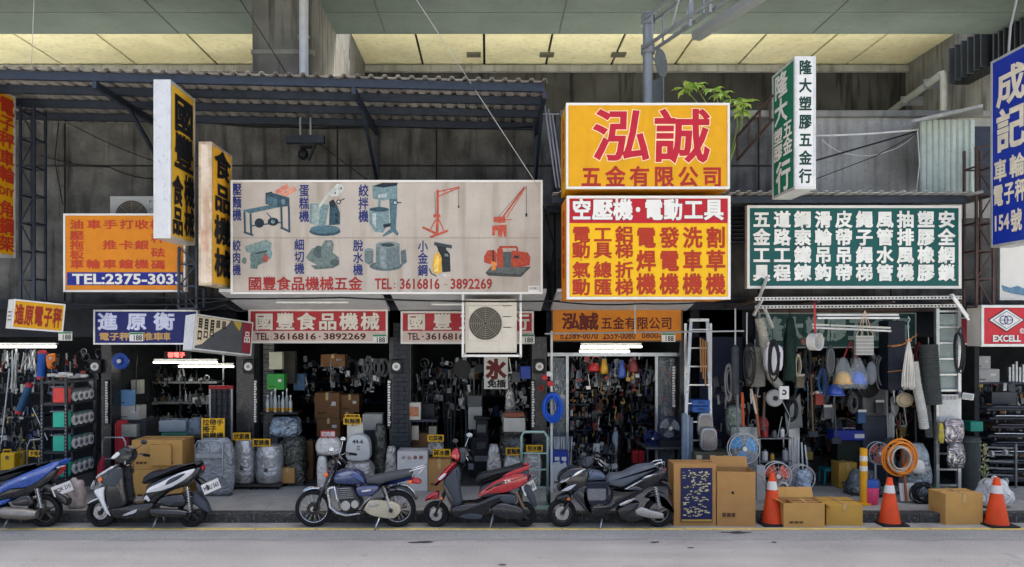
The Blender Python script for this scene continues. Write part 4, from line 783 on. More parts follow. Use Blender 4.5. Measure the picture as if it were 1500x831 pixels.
# --- red scooter
S = Bike('scooter', 'red scooter with dark grey leg shield beside the tall green hand truck', 'scooter', 610, 625, 5.362, (700, 768))
RP = mat('a81520', .25, .1, var=.04, coat=.8, grime=.06, dcol='4d1014')
w, c, r = S.wheel(155, 652, 101); S.disc(w, c, .09); S.wheel(842, 660, 98)
S.tube('fork', DPL, .022, [(330, 260, 0), (155, 650, 0)]); S.tube('fork', DPL, .018, [(215, 500, -.085), (155, 650, -.085)])
S.part('front_fender', RP, .075, [(60, 566), (85, 520), (140, 488), (184, 484), (178, 545), (120, 548)]); S.part('front_cover', RP, .13, [(140, 436), (165, 382), (200, 335), (298, 250), (324, 256), (300, 300), (240, 362), (205, 402), (152, 442)]); S.side('headlight', mat('c9cdd0', .15, coat=.8), .115, [(172, 385), (205, 345), (245, 330), (225, 362), (190, 392)], .025)
S.part('leg_shield', GPL, .16, [(205, 400), (322, 270), (352, 330), (342, 450), (368, 575), (300, 600), (262, 560), (232, 480)], .04); S.side('shield_edge', DPL, .165, [(205, 405), (225, 410), (300, 540), (290, 600), (262, 560)], .012)
S.part('floorboard', DPL, .16, [(262, 590), (368, 572), (480, 565), (560, 520), (640, 492), (760, 490), (700, 545), (600, 592), (560, 640), (515, 690), (430, 692), (285, 672)], .03); S.side('floor_trim', GPL, .16, [(400, 640), (520, 650), (515, 685), (430, 688), (330, 672)], .012)
S.part('headlight_cowl', RP, .1, [(262, 212), (288, 158), (325, 142), (350, 195), (335, 252), (302, 236)]); S.part('dash_cowl', GPL, .1, [(328, 150), (388, 152), (408, 185), (375, 265), (340, 255), (348, 200)])
S.handle(385, 185, .27); S.mirror(330, 150, 312, 72, -.28, .045); S.mirror(380, 150, 412, 70, .28, .05, GALV)
S.part('seat', SEATM, .13, [(465, 425), (465, 382), (500, 345), (600, 325), (700, 300), (830, 284), (855, 290), (720, 330), (640, 365), (560, 405), (485, 432)], .045); S.part('body', GPL, .12, [(495, 440), (650, 385), (690, 335), (860, 285), (895, 345), (860, 410), (780, 450), (690, 490), (560, 525), (500, 530)])
S.side('side_panel', RP, .125, [(478, 527), (500, 482), (600, 402), (690, 365), (790, 335), (870, 345), (865, 405), (790, 448), (690, 486), (560, 490)], .022); S.side('side_panel', RP, .125, [(660, 370), (720, 325), (860, 278), (895, 280), (880, 300), (800, 335)], .018); S.side('side_inlay', DPL, .148, [(520, 480), (620, 410), (740, 375), (640, 425)], .004)
letters(S.t, [('ZX', .0, .0, .1, .05)], CHR, Vector(S.P3(690, 415, -.149)), Vector((.95, 0, .3)).normalized(), Vector((-.3, 0, .95)).normalized(), .002, .02, 'badge')
S.part('tail_light', mat('c4c4c2', .2, coat=.8, var=.05), .08, [(778, 362), (830, 345), (905, 338), (860, 385), (800, 380)], .015); S.part('tail_light', REDL, .07, [(895, 345), (908, 338), (890, 390), (870, 410)], .01)
S.part('engine_cover', DPL, .1, [(575, 600), (660, 552), (800, 585), (838, 610), (840, 682), (700, 690), (600, 650)], .03, dy=-.1); S.part('air_box', GPL, .09, [(640, 530), (690, 500), (770, 495), (792, 560), (700, 580)], .02, dy=-.08)
S.part('rear_fender', GPL, .07, [(800, 470), (860, 430), (890, 440), (938, 540), (945, 612), (905, 590), (860, 520)], .02); S.spring(780, 480, 838, 605, -.12, mat('8c6a4a', .4, .6)); S.plate([(850, 440), (890, 415), (915, 490), (880, 505)], txt='682 NKE'); S.stand((600, 665), (575, 775), (610, 775))
finish(S, (385, 190), (155, 650), [(470, 410), (560, 380), (650, 345), (830, 300)], [(500, 500), (600, 440), (720, 400), (860, 350)], .145)
# --- black scooter
S = Bike('scooter', 'large black scooter with grey seat in front of the tool shop', 'scooter', 795, 625, 5.361, (890, 768))
BP = mat('14171d', .3, .2, var=.1, coat=.5, grime=.12, dcol='4a4d52'); SG = mat('545b64', .6, var=.1)
w, c, r = S.wheel(150, 655, 111, rimm=mat('6d6a62', .4, .6)); S.disc(w, c, .1); S.wheel(907, 652, 114, rimm=mat('8a8880', .4, .6))
S.tube('fork', DPL, .024, [(300, 330, 0), (150, 655, 0)]); S.tube('fork', DPL, .02, [(205, 560, -.085), (150, 655, -.085)])
S.part('front_fender', BP, .08, [(85, 560), (120, 520), (190, 490), (225, 520), (205, 570), (150, 560)]); S.part('front_cowl', BP, .15, [(108, 402), (130, 342), (212, 290), (340, 288), (362, 330), (345, 420), (320, 470), (200, 492), (118, 478), (108, 455), (165, 418)], .04)
S.side('headlight', mat('b9bdc2', .15, coat=.8, var=.05), .145, [(115, 405), (200, 355), (225, 330), (190, 385), (140, 408)], .02); S.side('headlight', mat('b9bdc2', .15, coat=.8, var=.05), .145, [(125, 475), (190, 435), (262, 412), (205, 465)], .02); S.side('cowl_trim', CHR, .15, [(205, 372), (260, 318), (338, 292), (270, 345)], .01)
S.part('leg_shield', BP, .17, [(215, 480), (345, 410), (330, 520), (348, 592), (420, 640), (375, 685), (310, 612), (250, 540)], .04); S.part('floorboard', BP, .17, [(345, 585), (500, 580), (535, 500), (500, 432), (620, 462), (720, 420), (800, 462), (720, 515), (650, 560), (560, 602), (450, 662), (375, 684)], .035)
S.side('shield_trim', GPL, .172, [(225, 490), (245, 492), (330, 600), (345, 640), (300, 590)], .008)
S.part('seat', SG, .15, [(490, 392), (528, 346), (620, 346), (700, 302), (760, 280), (880, 268), (908, 295), (770, 365), (690, 408), (612, 452), (515, 432)], .05); S.part('tail', BP, .13, [(600, 460), (690, 405), (905, 298), (945, 290), (962, 340), (900, 402), (800, 462), (700, 510), (560, 515)], .03)
S.side('tail_trim', CHR, .135, [(540, 520), (640, 450), (760, 385), (770, 392), (650, 462)], .008); S.side('tail_trim', CHR, .13, [(755, 385), (800, 350), (890, 335), (830, 365)], .012); S.side('side_trim', CHR, .17, [(575, 575), (640, 540), (720, 520), (670, 555), (600, 585)], .01)
S.part('tail_light', REDL, .07, [(925, 320), (960, 295), (965, 325), (940, 345)], .01); S.part('swing_arm', ALU, .03, [(705, 620), (755, 590), (830, 620), (930, 640), (930, 682), (820, 680), (720, 655)], .012, dy=-.14); S.part('engine_cover', DPL, .1, [(560, 620), (650, 560), (760, 560), (720, 620), (800, 690), (680, 720), (600, 690)], .03, dy=-.04)
S.part('rear_fender', DPL, .08, [(790, 545), (860, 485), (960, 500), (1010, 580), (1022, 665), (1000, 610), (940, 535), (880, 520)], .02); S.tube('grab_rail', CHR, .012, [(860, 275, -.1), (900, 258, -.1), (942, 250, -.08), (945, 290, -.05)]); S.tube('grab_rail', CHR, .012, [(860, 275, .1), (900, 258, .1), (942, 250, .08), (945, 290, .05)])
S.handle(400, 225, .33, mat('6a6d70', .5), .1); S.mirror(330, 270, 300, 175, -.3, .045); S.mirror(340, 270, 330, 160, .3, .045); S.part('dash', GPL, .09, [(300, 285), (330, 225), (390, 215), (400, 255), (350, 300)]); S.tube('stand', GALV, .012, [(455, 690, -.12), (430, 790, -.2)]); S.spring(870, 440, 900, 600, -.12)
S.tube('tail_bracket', DPL, .02, [(900, 400, 0), (985, 430, 0), (1010, 520, 0)])
finish(S, (400, 230), (150, 655), [(500, 405), (610, 425), (690, 385), (880, 300)], [(350, 600), (500, 600), (640, 520), (800, 440)], .17)
# --- blue classic motorcycle
S = Bike('motorcycle', 'old blue motorcycle with spoked wheels and cream chain case', 'motorcycle', 425, 640, 5.935, (520, 769))
BT = mat('3a466f', .3, .4, var=.08, coat=.5, grime=.12, dcol='77757a'); CC = mat('b9b096', .55, var=.1, grime=.25, dcol='6b5f48')
w, c, r = S.wheel(205, 600, 160, .05, 'wire', CHR); M().cyl(c-Vector((0, .05, 0)), c+Vector((0, .05, 0)), .09, n=24).build('brake_drum', DPL, w, smooth=True)
w, c, r = S.wheel(935, 598, 158, .058, 'wire', CHR)
for dy in (-.1, .1): S.tube('fork', DPL if dy < 0 else CHR, .022, [(395, 215, dy), (300, 430, dy), (218, 615, dy)]); 
S.tube('front_fender', CHR, .008, [(105, 462, -.0), (130, 440, -.0), (170, 422, -.0), (260, 425, -.0)]); S.part('front_fender', CHR, .055, [(105, 462), (130, 440), (175, 420), (262, 420), (270, 435), (190, 438), (130, 466)], .01)
S.part('fuel_tank', BT, .15, [(385, 330), (415, 278), (500, 260), (570, 265), (625, 295), (662, 345), (670, 388), (520, 390), (400, 378)], .07); S.side('tank_panel', mat('8089a0', .35, .3, var=.1), .15, [(420, 300), (500, 272), (570, 275), (540, 298), (470, 315)], .006)
S.part('seat', mat('4a4d50', .65, var=.15), .13, [(665, 388), (668, 328), (760, 316), (870, 290), (1050, 262), (1075, 318), (860, 362), (800, 388)], .04); S.part('tail', mat('27336b', .4, var=.1), .1, [(790, 395), (850, 372), (1050, 322), (1062, 348), (860, 402)], .02)
S.side('side_cover', BT, .15, [(580, 396), (800, 386), (745, 470), (612, 488)], .02); S.side('side_badge', WHT, .172, [(635, 432), (715, 420), (722, 432), (640, 446)], .003)
S.part('engine', mat('33363a', .5, .5, var=.2, grime=.4, dcol='6b6558'), .14, [(435, 520), (425, 410), (480, 395), (560, 400), (600, 470), (640, 560), (600, 612), (470, 605)], .02)
for k in range(6): S.part('cooling_fin', ALU, .17, [(430, 415+k*16), (545+k*6, 408+k*16), (548+k*6, 414+k*16), (430, 421+k*16)], .002)
for x, y, q in ((503, 560, 42), (582, 548, 34)): M().cyl(S.P3(x, y, -.2), S.P3(x, y, -.1), q/S.k/sc(S.Y), n=22).build('engine_case', ALU, S.t, bevel=.008, smooth=True)
for dy in (-.12, -.06): S.tube('exhaust_pipe', CHR, .019, [(400, 408, dy), (350, 420, dy), (345, 470, dy), (360, 580, dy), (420, 630, dy), (500, 650, dy), (640, 630, dy)])
S.tube('muffler', CHR, .035, [(640, 630, .18), (760, 640, .2), (1000, 610, .22)]); S.tube('down_tube', CHR, .014, [(400, 400, -.13), (425, 510, -.13), (445, 590, -.13)])
S.tube('frame_tube', DPL, .016, [(395, 260, 0), (440, 420, .0), (450, 620, 0), (620, 630, 0), (700, 500, 0), (830, 390, 0)]); S.tube('frame_tube', GALV, .014, [(615, 590, -.14), (715, 485, -.14)])
S.part('chain_case', CC, .025, [(655, 590), (700, 518), (790, 515), (900, 525), (965, 560), (975, 610), (930, 665), (860, 672), (760, 655), (690, 630)], .015, dy=-.15); S.side('case_boss', ALU, .175, [(700, 540), (790, 525), (790, 560), (700, 575)], .006); M().cyl(S.P3(890, 600, -.2), S.P3(890, 600, -.12), .03, n=12).build('axle_nut', DPL, S.t)
for dy in (-.16, .16): S.spring(825, 405, 885, 580, dy, CHR, 12, .024); S.tube('shock_cover', DPL, .03, [(818, 395, dy), (848, 480, dy)])
S.tube('rear_fender', CHR, .014, [(950, 392, -.05), (1020, 400, -.05), (1075, 450, -.05), (1108, 515, -.05)]); S.part('rear_fender', DPL, .07, [(840, 430), (950, 400), (1030, 420), (1085, 480), (1115, 520), (1090, 530), (1040, 460), (950, 425)], .01)
S.part('tail_light', REDL, .06, [(1035, 350), (1100, 338), (1142, 362), (1138, 392), (1040, 385)], .015); S.side('indicator', ORL, .11, [(1030, 352), (1068, 348), (1068, 380), (1032, 384)], .025)
for dy in (-.09, .09): S.tube('rear_rack', CHR, .01, [(1000, 285, dy), (1060, 270, dy), (1178, 238, dy)])
S.tube('rear_rack', CHR, .01, [(1178, 238, -.09), (1178, 238, .09)]); S.tube('rear_rack', CHR, .008, [(1075, 320, -.09), (1120, 300, -.09), (1165, 245, -.09)])
M().lathe([(0, -.02), (.07, 0), (.088, .03), (.08, .09), (.03, .13)], Vector(S.P3(335, 232)), 18, 'x').build('headlight', DPL, S.t, smooth=True)
for dy in (-.16, .16): M().ball(S.P3(332, 298, dy), (.034, .03, .034), 12, 8).build('indicator', ORL, S.t, smooth='all')
for dy in (-.09, .09): M().cyl(S.P3(385, 175, dy), S.P3(390, 205, dy), .04, n=14).build('gauge', DPL, S.t, smooth=True)
S.handle(430, 150, .32, RUB, .13); S.mirror(400, 150, 395, 70, -.3, .045, CHR); S.mirror(410, 150, 425, 30, .3, .045, CHR); S.tube('stand', CHR, .013, [(800, 640, -.14), (750, 775, -.24)]); S.tube('cable', RUB, .005, [(480, 170, -.2), (430, 200, -.15), (410, 260, -.1), (450, 400, -.1)]); S.tube('foot_peg', RUB, .014, [(640, 615, -.12), (640, 615, -.24)])
# --- blue scooter, cut by the picture edge
S = Bike('scooter', 'bright blue scooter cut off by the picture edge beside the green caster rack', 'scooter', 0, 640, 4.6875, (30, 771))
BL = mat('17489a', .28, .15, var=.05, coat=.8, grime=.05, dcol='0d2a66')
S.wheel(312, 488, 112, .06, rimm=mat('5a5a58', .4, .6)); S.wheel(-330, 488, 108, .055)
S.part('seat', SEATM, .14, [(-150, 290), (-100, 240), (0, 232), (50, 226), (140, 204), (240, 182), (330, 172), (200, 232), (90, 290), (-20, 308), (-140, 320)], .045); S.part('seat_pad', GPL, .13, [(90, 210), (180, 188), (260, 178), (200, 210), (110, 235)], .02)
S.part('body', DPL, .12, [(-150, 330), (0, 300), (200, 240), (380, 200), (440, 200), (400, 270), (320, 330), (220, 400), (0, 440), (-160, 480)], .03); S.side('side_panel', BL, .13, [(12, 392), (50, 312), (200, 240), (330, 190), (400, 160), (455, 152), (440, 180), (340, 265), (235, 330), (110, 338)], .025); S.side('lower_panel', BL, .15, [(-160, 500), (0, 432), (128, 402), (90, 440), (0, 468), (-150, 540)], .025); S.side('side_inlay', DPL, .158, [(30, 390), (110, 345), (230, 335), (140, 370)], .006)
S.part('badge', mat('8fb0e6', .3), .162, [(185, 285), (205, 262), (240, 256), (225, 275)], .003)
S.part('tail_light', mat('c9c9c7', .2, coat=.8, var=.05), .1, [(330, 240), (360, 215), (440, 190), (400, 262), (385, 245), (350, 250)], .012); S.part('tail_light', REDL, .06, [(400, 250), (440, 195), (436, 225), (412, 262)], .008)
S.part('engine_cover', DPL, .1, [(125, 430), (190, 385), (250, 378), (285, 430), (270, 455), (150, 455)], .03, dy=-.1); M().tube([S.P3(50, 492, -.2), S.P3(90, 494, -.2), S.P3(240, 505, -.2), S.P3(312, 508, -.2)], [.05, .082, .086, .055], 14).build('muffler', mat('8f8a80', .4, .7, var=.15, grime=.3, dcol='4d463c'), S.t, smooth=True)
S.part('rear_fender', DPL, .08, [(300, 330), (350, 300), (420, 380), (480, 420), (478, 470), (440, 450), (380, 400)], .02); S.spring(290, 340, 320, 470, -.13, turns=10); S.plate([(380, 330), (462, 318), (470, 380), (400, 390)], txt='MQK 210'); S.stand((90, 545), (65, 610), (110, 610))
S.part('leg_shield', BL, .17, [(-270, 120), (-330, 250), (-300, 420), (-240, 500), (-220, 400), (-230, 200)], .04); S.part('floorboard', DPL, .16, [(-300, 470), (-150, 450), (0, 440), (60, 520), (-240, 540)], .03); S.part('headlight_cowl', BL, .12, [(-310, 90), (-250, 20), (-200, 60), (-240, 130)], .03); S.part('front_fender', BL, .08, [(-440, 420), (-380, 370), (-290, 370), (-270, 430)], .02); S.handle(-225, 50, .3); S.tube('fork', DPL, .024, [(-250, 150, 0), (-330, 488, 0)])
# ---------------------------------------------------------------- goods in front of and inside the shops
def Yb(py, z=.14): return FPX*(CAMZ-z)/(py-487)+CAMY
CARD = mat('a87f4c', .8, var=.08, scale=5, bump=.06, bscale=80, grime=.1, dcol='7a5a34'); CARD2 = mat('bb9152', .8, var=.08, scale=5, grime=.1, dcol='8a6838'); CARDD = mat('7d5b3c', .8, var=.1, grime=.15, dcol='54402a'); TAPE = mat('b89a63', .3, var=.05)
WRAP = mat('aaa79f', .16, .2, var=.5, scale=7, crink=.8); WRAPD = mat('45473f', .12, .15, var=.6, scale=5, crink=.9); WRAPW = mat('cfccc2', .25, 0, var=.2, scale=9, crink=.55)
CLR = mat('c9d2d6', .12, var=.1, bump=.7, bscale=14, alpha=.2); YC = mat('dca915', .5, var=.05)
def carton(label, x0, y0, x1, y1, Y, dep, m=CARD, opened=False, name='carton', rot=0, marks=True, tape=True, zb=None):
    a, c, z1, z0 = X(x0, Y), X(x1, Y), Z(y0, Y), Z(y1, Y); w, h = c-a, z1-z0
    t = thing(name, label, 'box', (0, 0, 0), 'boxes at the shops'); g = .006
    if opened:
        for q in ((-w/2, w/2, 0, g), (-w/2, w/2, dep-g, dep), (-w/2, -w/2+g, g, dep-g), (w/2-g, w/2, g, dep-g)): B('side', m, t, q[0], q[1], q[2], q[3], 0, h)
        B('bottom', m, t, -w/2+g, w/2-g, g, dep-g, 0, g)
        for cx, cy, sx, sy, ax, an in ((0, 0, w, dep*.45, 'X', 55), (0, dep, w, dep*.45, 'X', 115)):
            b = M(); b.box(-w/2, w/2, 0, dep*.42, 0, g); b.xf(Matrix.Translation((0, cy, h))@Matrix.Rotation(R(-an if cy == 0 else 180-an), 4, 'X').to_4x4()@Matrix.Rotation(0, 4, 'Z')); b.build('flap', m, t)
        b = M(); b.box(-dep*.35, 0, g, dep-g, 0, g); b.xf(Matrix.Translation((-w/2, 0, h))@Matrix.Rotation(R(25), 4, 'Y')); b.build('flap', m, t)
        b = M(); b.box(0, dep*.35, g, dep-g, 0, g); b.xf(Matrix.Translation((w/2, 0, h))@Matrix.Rotation(R(38), 4, 'Y')); b.build('flap', m, t)
    else:
        rc = random.Random(label); n_ = 5; v = []; f = []     # a slightly bulged and dented shell
        for (ux, uy, uz, vx, vy, vz, ox, oy, oz) in ((w, 0, 0, 0, 0, h, -w/2, 0, 0), (-w, 0, 0, 0, 0, h, w/2, dep, 0), (0, dep, 0, 0, 0, h, w/2, 0, 0), (0, -dep, 0, 0, 0, h, -w/2, dep, 0), (w, 0, 0, 0, dep, 0, -w/2, 0, h), (w, 0, 0, 0, -dep, 0, -w/2, dep, 0)):
            nn = Vector((ux, uy, uz)).cross(Vector((vx, vy, vz))).normalized(); k0 = len(v)
            for i in range(n_+1):
                for j in range(n_+1):
                    a_, b_ = i/n_, j/n_; e = 0 if i in (0, n_) or j in (0, n_) else 1; v.append(Vector((ox+ux*a_+vx*b_, oy+uy*a_+vy*b_, oz+uz*a_+vz*b_))+nn*e*(.006*math.sin(math.pi*a_)*math.sin(math.pi*b_)+rc.uniform(-.006, .004)))
            f += [(k0+i*(n_+1)+j, k0+(i+1)*(n_+1)+j, k0+(i+1)*(n_+1)+j+1, k0+i*(n_+1)+j+1) for i in range(n_) for j in range(n_)]
        M().add(v, f).build('body', m, t, smooth=True)
        if marks and w > .3: B('label', WHT, t, w*.16, w*.36, -.009, -.003, h*.5, h*.66)
        if tape: B('tape', TAPE, t, -.025, .025, -.009, dep+.009, h*.72, h+.009)
        B('flap_gap', mat('4d3a22', .9), t, -w/2+.01, w/2-.01, dep/2-.003, dep/2+.003, h-.001, h+.006)
    if marks: 
        for k in range(3): B('print', mat('54402c', .8), t, -w*.36+k*.06*w*2, -w*.36+k*.06*w*2+w*.09, -.01, -.004, h*.18, h*.25)
    t.location = ((a+c)/2, Y, z0 if zb is None else zb); t.rotation_euler = (0, 0, R(rot)); ORG[t.name] = Vector(); return t, w, h
def card(label, x0, y0, x1, y1, Y, txt, m=YC, ink=None, tilt=0):
    a, c, z1, z0 = X(x0, Y), X(x1, Y), Z(y0, Y), Z(y1, Y); t = thing('price_card', label, 'card', ((a+c)/2, Y, z0), 'lettered cards on the goods'); B('card', m, t, a, c, Y, Y+.006, z0, z1)
    B('foot', mat('6b6a62', .6), t, (a+c)/2-.012, (a+c)/2+.012, Y+.006, Y+.03, z0-.03, z0+.06)
    L = txt.split('/'); h = (y1-y0-2)/len(L); k = max(len(q) for q in L)
    ptext(t, [(q, x0+1.5, y0+1+h*i, x0+1.5+(x1-x0-3)*len(q)/k, y0+1+h*(i+1)) for i, q in enumerate(L)], ink or INK, Y, .03)
def blob(b, c, w, d, h, seed, n=14, rough=.06, top=1.):
    """lumpy box-like body: superellipsoid with noise; c = base centre"""
    rnd = random.Random(seed); ph = [rnd.uniform(0, 6) for _ in range(6)]; m = 10; v = []
    for j in range(m+1):
        f = j/m; zz = h*f; e = 1-(abs(2*f-1))**5*.35; tp = 1+(top-1)*f
        for i in range(n):
            a = 2*math.pi*i/n; cx, sy = math.cos(a), math.sin(a); k = (abs(cx)**4+abs(sy)**4)**-.25
            q = 1+rough*(math.sin(3*a+ph[0]+5*f)+math.sin(5*a+ph[1]-7*f)*.7+math.sin(9*f+ph[2]+2*a)*.8)+rnd.uniform(-rough, rough)*.5
            v.append((c[0]+w/2*cx*k*e*q*tp, c[1]+d/2*sy*k*e*q*tp, c[2]+zz+rnd.uniform(-.3, .3)*h/m*(0 < j < m)))
    f = [(j*n+i, j*n+(i+1) % n, (j+1)*n+(i+1) % n, (j+1)*n+i) for j in range(m) for i in range(n)]+[tuple(range(n-1, -1, -1)), tuple(range(m*n, (m+1)*n))]
    return b.add(v, f)
def wrapped(label, x0, y0, x1, y1, Y, dep, m=WRAP, top=.85, seed=1, name='wrapped_machine', cat='machine', z0=None, legs=True, rough=.04):
    a, c, z1 = X(x0, Y), X(x1, Y), Z(y0, Y); zb = Z(y1, Y) if z0 is None else z0; p = ((a+c)/2, Y+dep/2, zb); t = thing(name, label, cat, p, 'machines wrapped in plastic')
    blob(M(), p, c-a, dep, z1-zb, seed, 16, rough, top).build('plastic_wrap', m, t, smooth='all')
    rnd = random.Random(seed); M().ring((p[0], p[1], zb+(z1-zb)*.62), (c-a)*.47*(1+(top-1)*.62), .008, 'z', 18, 5, dep/(c-a)).build('tie', mat('8d8f90', .5), t)
    B('base', mat('4a4a48', .7), t, p[0]-(c-a)*.4, p[0]+(c-a)*.4, p[1]-dep*.35, p[1]+dep*.35, zb-.001, zb+.03)
    return t
def fan(label, cx, cy, r, Y, blade, guard, frame=True, name='fan', floor=None, tilt=0):
    p = at(cx, cy, Y); rr = r/sc(Y); t = thing(name, label, 'fan', (p.x, Y, (floor if floor is not None else p.z-rr)), 'electric fans')
    g = M(); 
    for y in (-.05, .06): g.ring(p+Vector((0, y, 0)), rr, .009, n=28, m=6)
    for q in (.35, .65): g.ring(p+Vector((0, -.065, 0)), rr*q, .003, n=24, m=4)
    for k in range(16): d = Vector((math.cos(k*math.pi/8), 0, math.sin(k*math.pi/8))); g.tube([p+d*rr*.2+Vector((0, -.075, 0)), p+d*rr*.7+Vector((0, -.07, 0)), p+d*rr+Vector((0, -.05, 0))], .0025, 4)
    g.build('guard', guard, t); M().cyl(p+Vector((0, -.08, 0)), p+Vector((0, -.05, 0)), rr*.16, n=16).build('hub_cap', WHT, t, smooth=True); M().cyl(p+Vector((0, .02, 0)), p+Vector((0, .16, 0)), rr*.3, n=16).build('motor', DPL, t, smooth=True)
    for k in range(3):
        a0 = k*2*math.pi/3+.4; v = []
        for i in range(7):
            f = i/6; a = a0+(-.5+f)*1.5*.9
            for q, y in ((.15, .0), (.55, -.02+.04*f), (.88-.1*abs(f-.5), -.03+.06*f)): v.append(p+Vector((math.cos(a)*rr*q, y, math.sin(a)*rr*q)))
        M().add(v, [(i*3+j, i*3+3+j, i*3+4+j, i*3+1+j) for i in range(6) for j in range(2)]).build('blade', blade, t, smooth='all')
    if floor is not None and p.z-rr-floor > .02:
        M().cyl((p.x, Y+.1, floor+.02), (p.x, Y+.1, p.z), .018, n=10).build('post', GALV, t); M().cyl((p.x, Y+.1, floor), (p.x, Y+.1, floor+.03), rr*.6, n=20).build('foot', DPL, t)
    return t
def coil(label, cx, cy, rx, ry, Y, m, n=6, r=.012, name='hose_coil', cat='hose', seed=1, tie=None, dep=.05):
    rnd = random.Random(seed); p = at(cx, cy, Y); s = sc(Y); t = thing(name, label, cat, (p.x, Y, p.z-ry/s), 'coils and hanks')
    for k in range(n):
        f = rnd.uniform(.62, 1); ox, oz = rnd.uniform(-1, 1)*rx*.14/s, rnd.uniform(-1, 1)*ry*.06/s; ph = rnd.uniform(0, 6)
        P = [p+Vector((ox+rx*f/s*math.cos(a), rnd.uniform(-.3, .3)*dep*.2+dep*(k/n-.5)+.012*math.sin(2*a+ph), oz+ry*f/s*math.sin(a))) for a in [2*math.pi*i/26 for i in range(26)]]
        M().tube(P, r, 6, True).build('loop', m, t, smooth='all')
    if tie: M().ring(p+Vector((0, 0, ry*.86/s)), r*3.2, .008, 'x', 10, 5).build('tie', tie, t)
    return t
def duct(label, pts, r, m, name='flexible_duct', cat='duct', pitch=.028, amp=.14):
    P = [at(*q) for q in pts]; Q = []; L = []
    tot = sum((b-a).length for a, b in zip(P, P[1:])); n = int(tot/pitch*2); k = 0
    for i in range(n+1):
        d = tot*i/n; j = 0
        while j < len(P)-2 and d > (P[j+1]-P[j]).length: d -= (P[j+1]-P[j]).length; j += 1
        Q.append(P[j].lerp(P[j+1], min(1, d/(P[j+1]-P[j]).length))); L.append(r*(1 if i % 2 else 1-amp))
    t = thing(name, label, cat, Q[-1], 'flexible ducts'); M().tube(Q, L, 14).build('hose', m, t); M().tube([Q[0]+Vector((0, 0, .0)), Q[0]+Vector((0, 0, .12))], .006, 5).build('hook', GALV, t); return t
def hang(name, label, cat, p, build, group='goods hanging at the rope shop'):
    t = thing(name, label, cat, p, group); build(t); return t
FL = .15
# ===== caster shop
t = thing('shelf_rack', 'black slotted steel rack holding casters at the first shop', 'rack', at(98, 705, 1.0)); s0 = sc(.75); xr = X(97, .75); xl = X(62, .75); SB = mat('23272e', .5, .3, var=.15)
zs = [Z(y, .75) for y in (559, 591, 627, 662, 700)]
for x in (xl, xr):
    for y in (.75, 1.6): 
        o = M().box(x-.02, x+.02, y-.02, y+.02, .14, zs[0]+.06).build('post', SB, t)
        if y == .75:
            for k in range(26): B('slot', mat('c9c9c5', .6), o, x-.004, x+.004, y-.0225, y-.019, .3+k*.055, .315+k*.055)
for z in zs: B('shelf', SB, t, xl-.01, xr+.01, .74, 1.61, z-.035, z, .003)
TEAL = mat('2fa58c', .5, var=.06)
def caster(p, r, lab):
    q = thing('swivel_caster', lab, 'caster', p, 'casters on the black rack'); c = Vector(p)+Vector((0, 0, r)); M().cyl(c-Vector((.018, 0, 0)), c+Vector((.018, 0, 0)), r, n=22).build('wheel', mat('c6c8c4', .5, var=.06), q, bevel=.006, smooth=True); M().cyl(c+Vector((.016, 0, 0)), c+Vector((.024, 0, 0)), r*.55, n=18).build('hub', mat('7d8285', .5), q); M().cyl(c+Vector((.02, 0, 0)), c+Vector((.034, 0, 0)), r*.18, n=10).build('axle', DPL, q); M().box(c.x-.025, c.x+.025, c.y-.03, c.y+.03, c.z+r*.8, c.z+r*1.25).build('bracket', GALV, q)
nm = ('top', 'second', 'third', 'lowest')
for j in range(4):
    z = zs[j+1]; bx = thing('caster_box', f'{("red", "teal", "teal", "teal")[j]} plastic box on the {nm[j]} caster shelf', 'box', (xl+.2, .9, z), 'boxes on the black rack'); B('body', mat('c2403a', .5, var=.06) if j == 0 else TEAL, bx, xl+.14, xr-.03, .79, .93, z+.002, z+.24, .006); B('lid', CLR, bx, xl+.1, xr-.028, .78, .95, z+.244, z+.262)
    tb = thing('backing_board', f'{"grey" if j == 0 else "teal"} board behind the {nm[j]} row of casters', 'board', (xr-.1, 1.2, z), 'boxes on the black rack'); B('board', TEAL if j else mat('6d7072', .5), tb, xr-.1, xr-.085, .97, 1.57, z+.001, z+.2); B('edge', SB, tb, xr-.103, xr-.082, .97, 1.57, z+.2, z+.212)
    for k in range(4): caster((xr-.03, 1.05+k*.155, z+.002), .088-.008*(j == 0), f'white caster on the {nm[j]} shelf of the black rack, {("first","second","third","last")[k]} from the street')
t = thing('tool_set', 'pile of silver tools on top of the black caster rack', 'tools', (xl+.2, 1.1, zs[0]), None)
random.seed(5)
for k in range(7): M().obox((xl+.05+random.uniform(0, .3), .85+random.uniform(0, .6), zs[0]+.04+.012*k), (random.uniform(.15, .3), .08, .05), Matrix.Rotation(random.uniform(-1, 1), 3, 'Z')).build('tool', mat('b3b4ad', .4, .3, var=.2), t, bevel=.01)
def roll(label, a, b, r, Y, m, endm, name='net_roll'):
    p, q = at(*a, Y), at(*b, Y); t = thing(name, label, 'roll', q, 'rolls hanging at the first shop'); d = (q-p); M().cyl(p+d*.1, p+d*.9, r, n=14).build('roll', m, t, smooth=True); M().cyl(p, p+d*.1, r*1.04, n=14).build('end_cap', endm, t, smooth=True); M().cyl(p+d*.9, q, r*1.04, n=14).build('end_cap', endm, t, smooth=True); M().tube([p, p+Vector((0, 0, .1))], .005, 5).build('cord', BLACK, t)
roll('blue roll with red ends hanging upright near the orange clamp', (62, 514), (60, 556), .065, 1.9, mat('1d4f9e', .5), mat('a8323a', .5)); roll('slanting dark blue roll with red top at the first shop', (44, 562), (27, 606), .06, 2.0, mat('244a6d', .5, var=.2), mat('a8323a', .5))
t = thing('orange_clamp', 'orange clamp tool hanging beside the blue roll', 'tool', at(75, 542, 1.9)); Y = 1.9
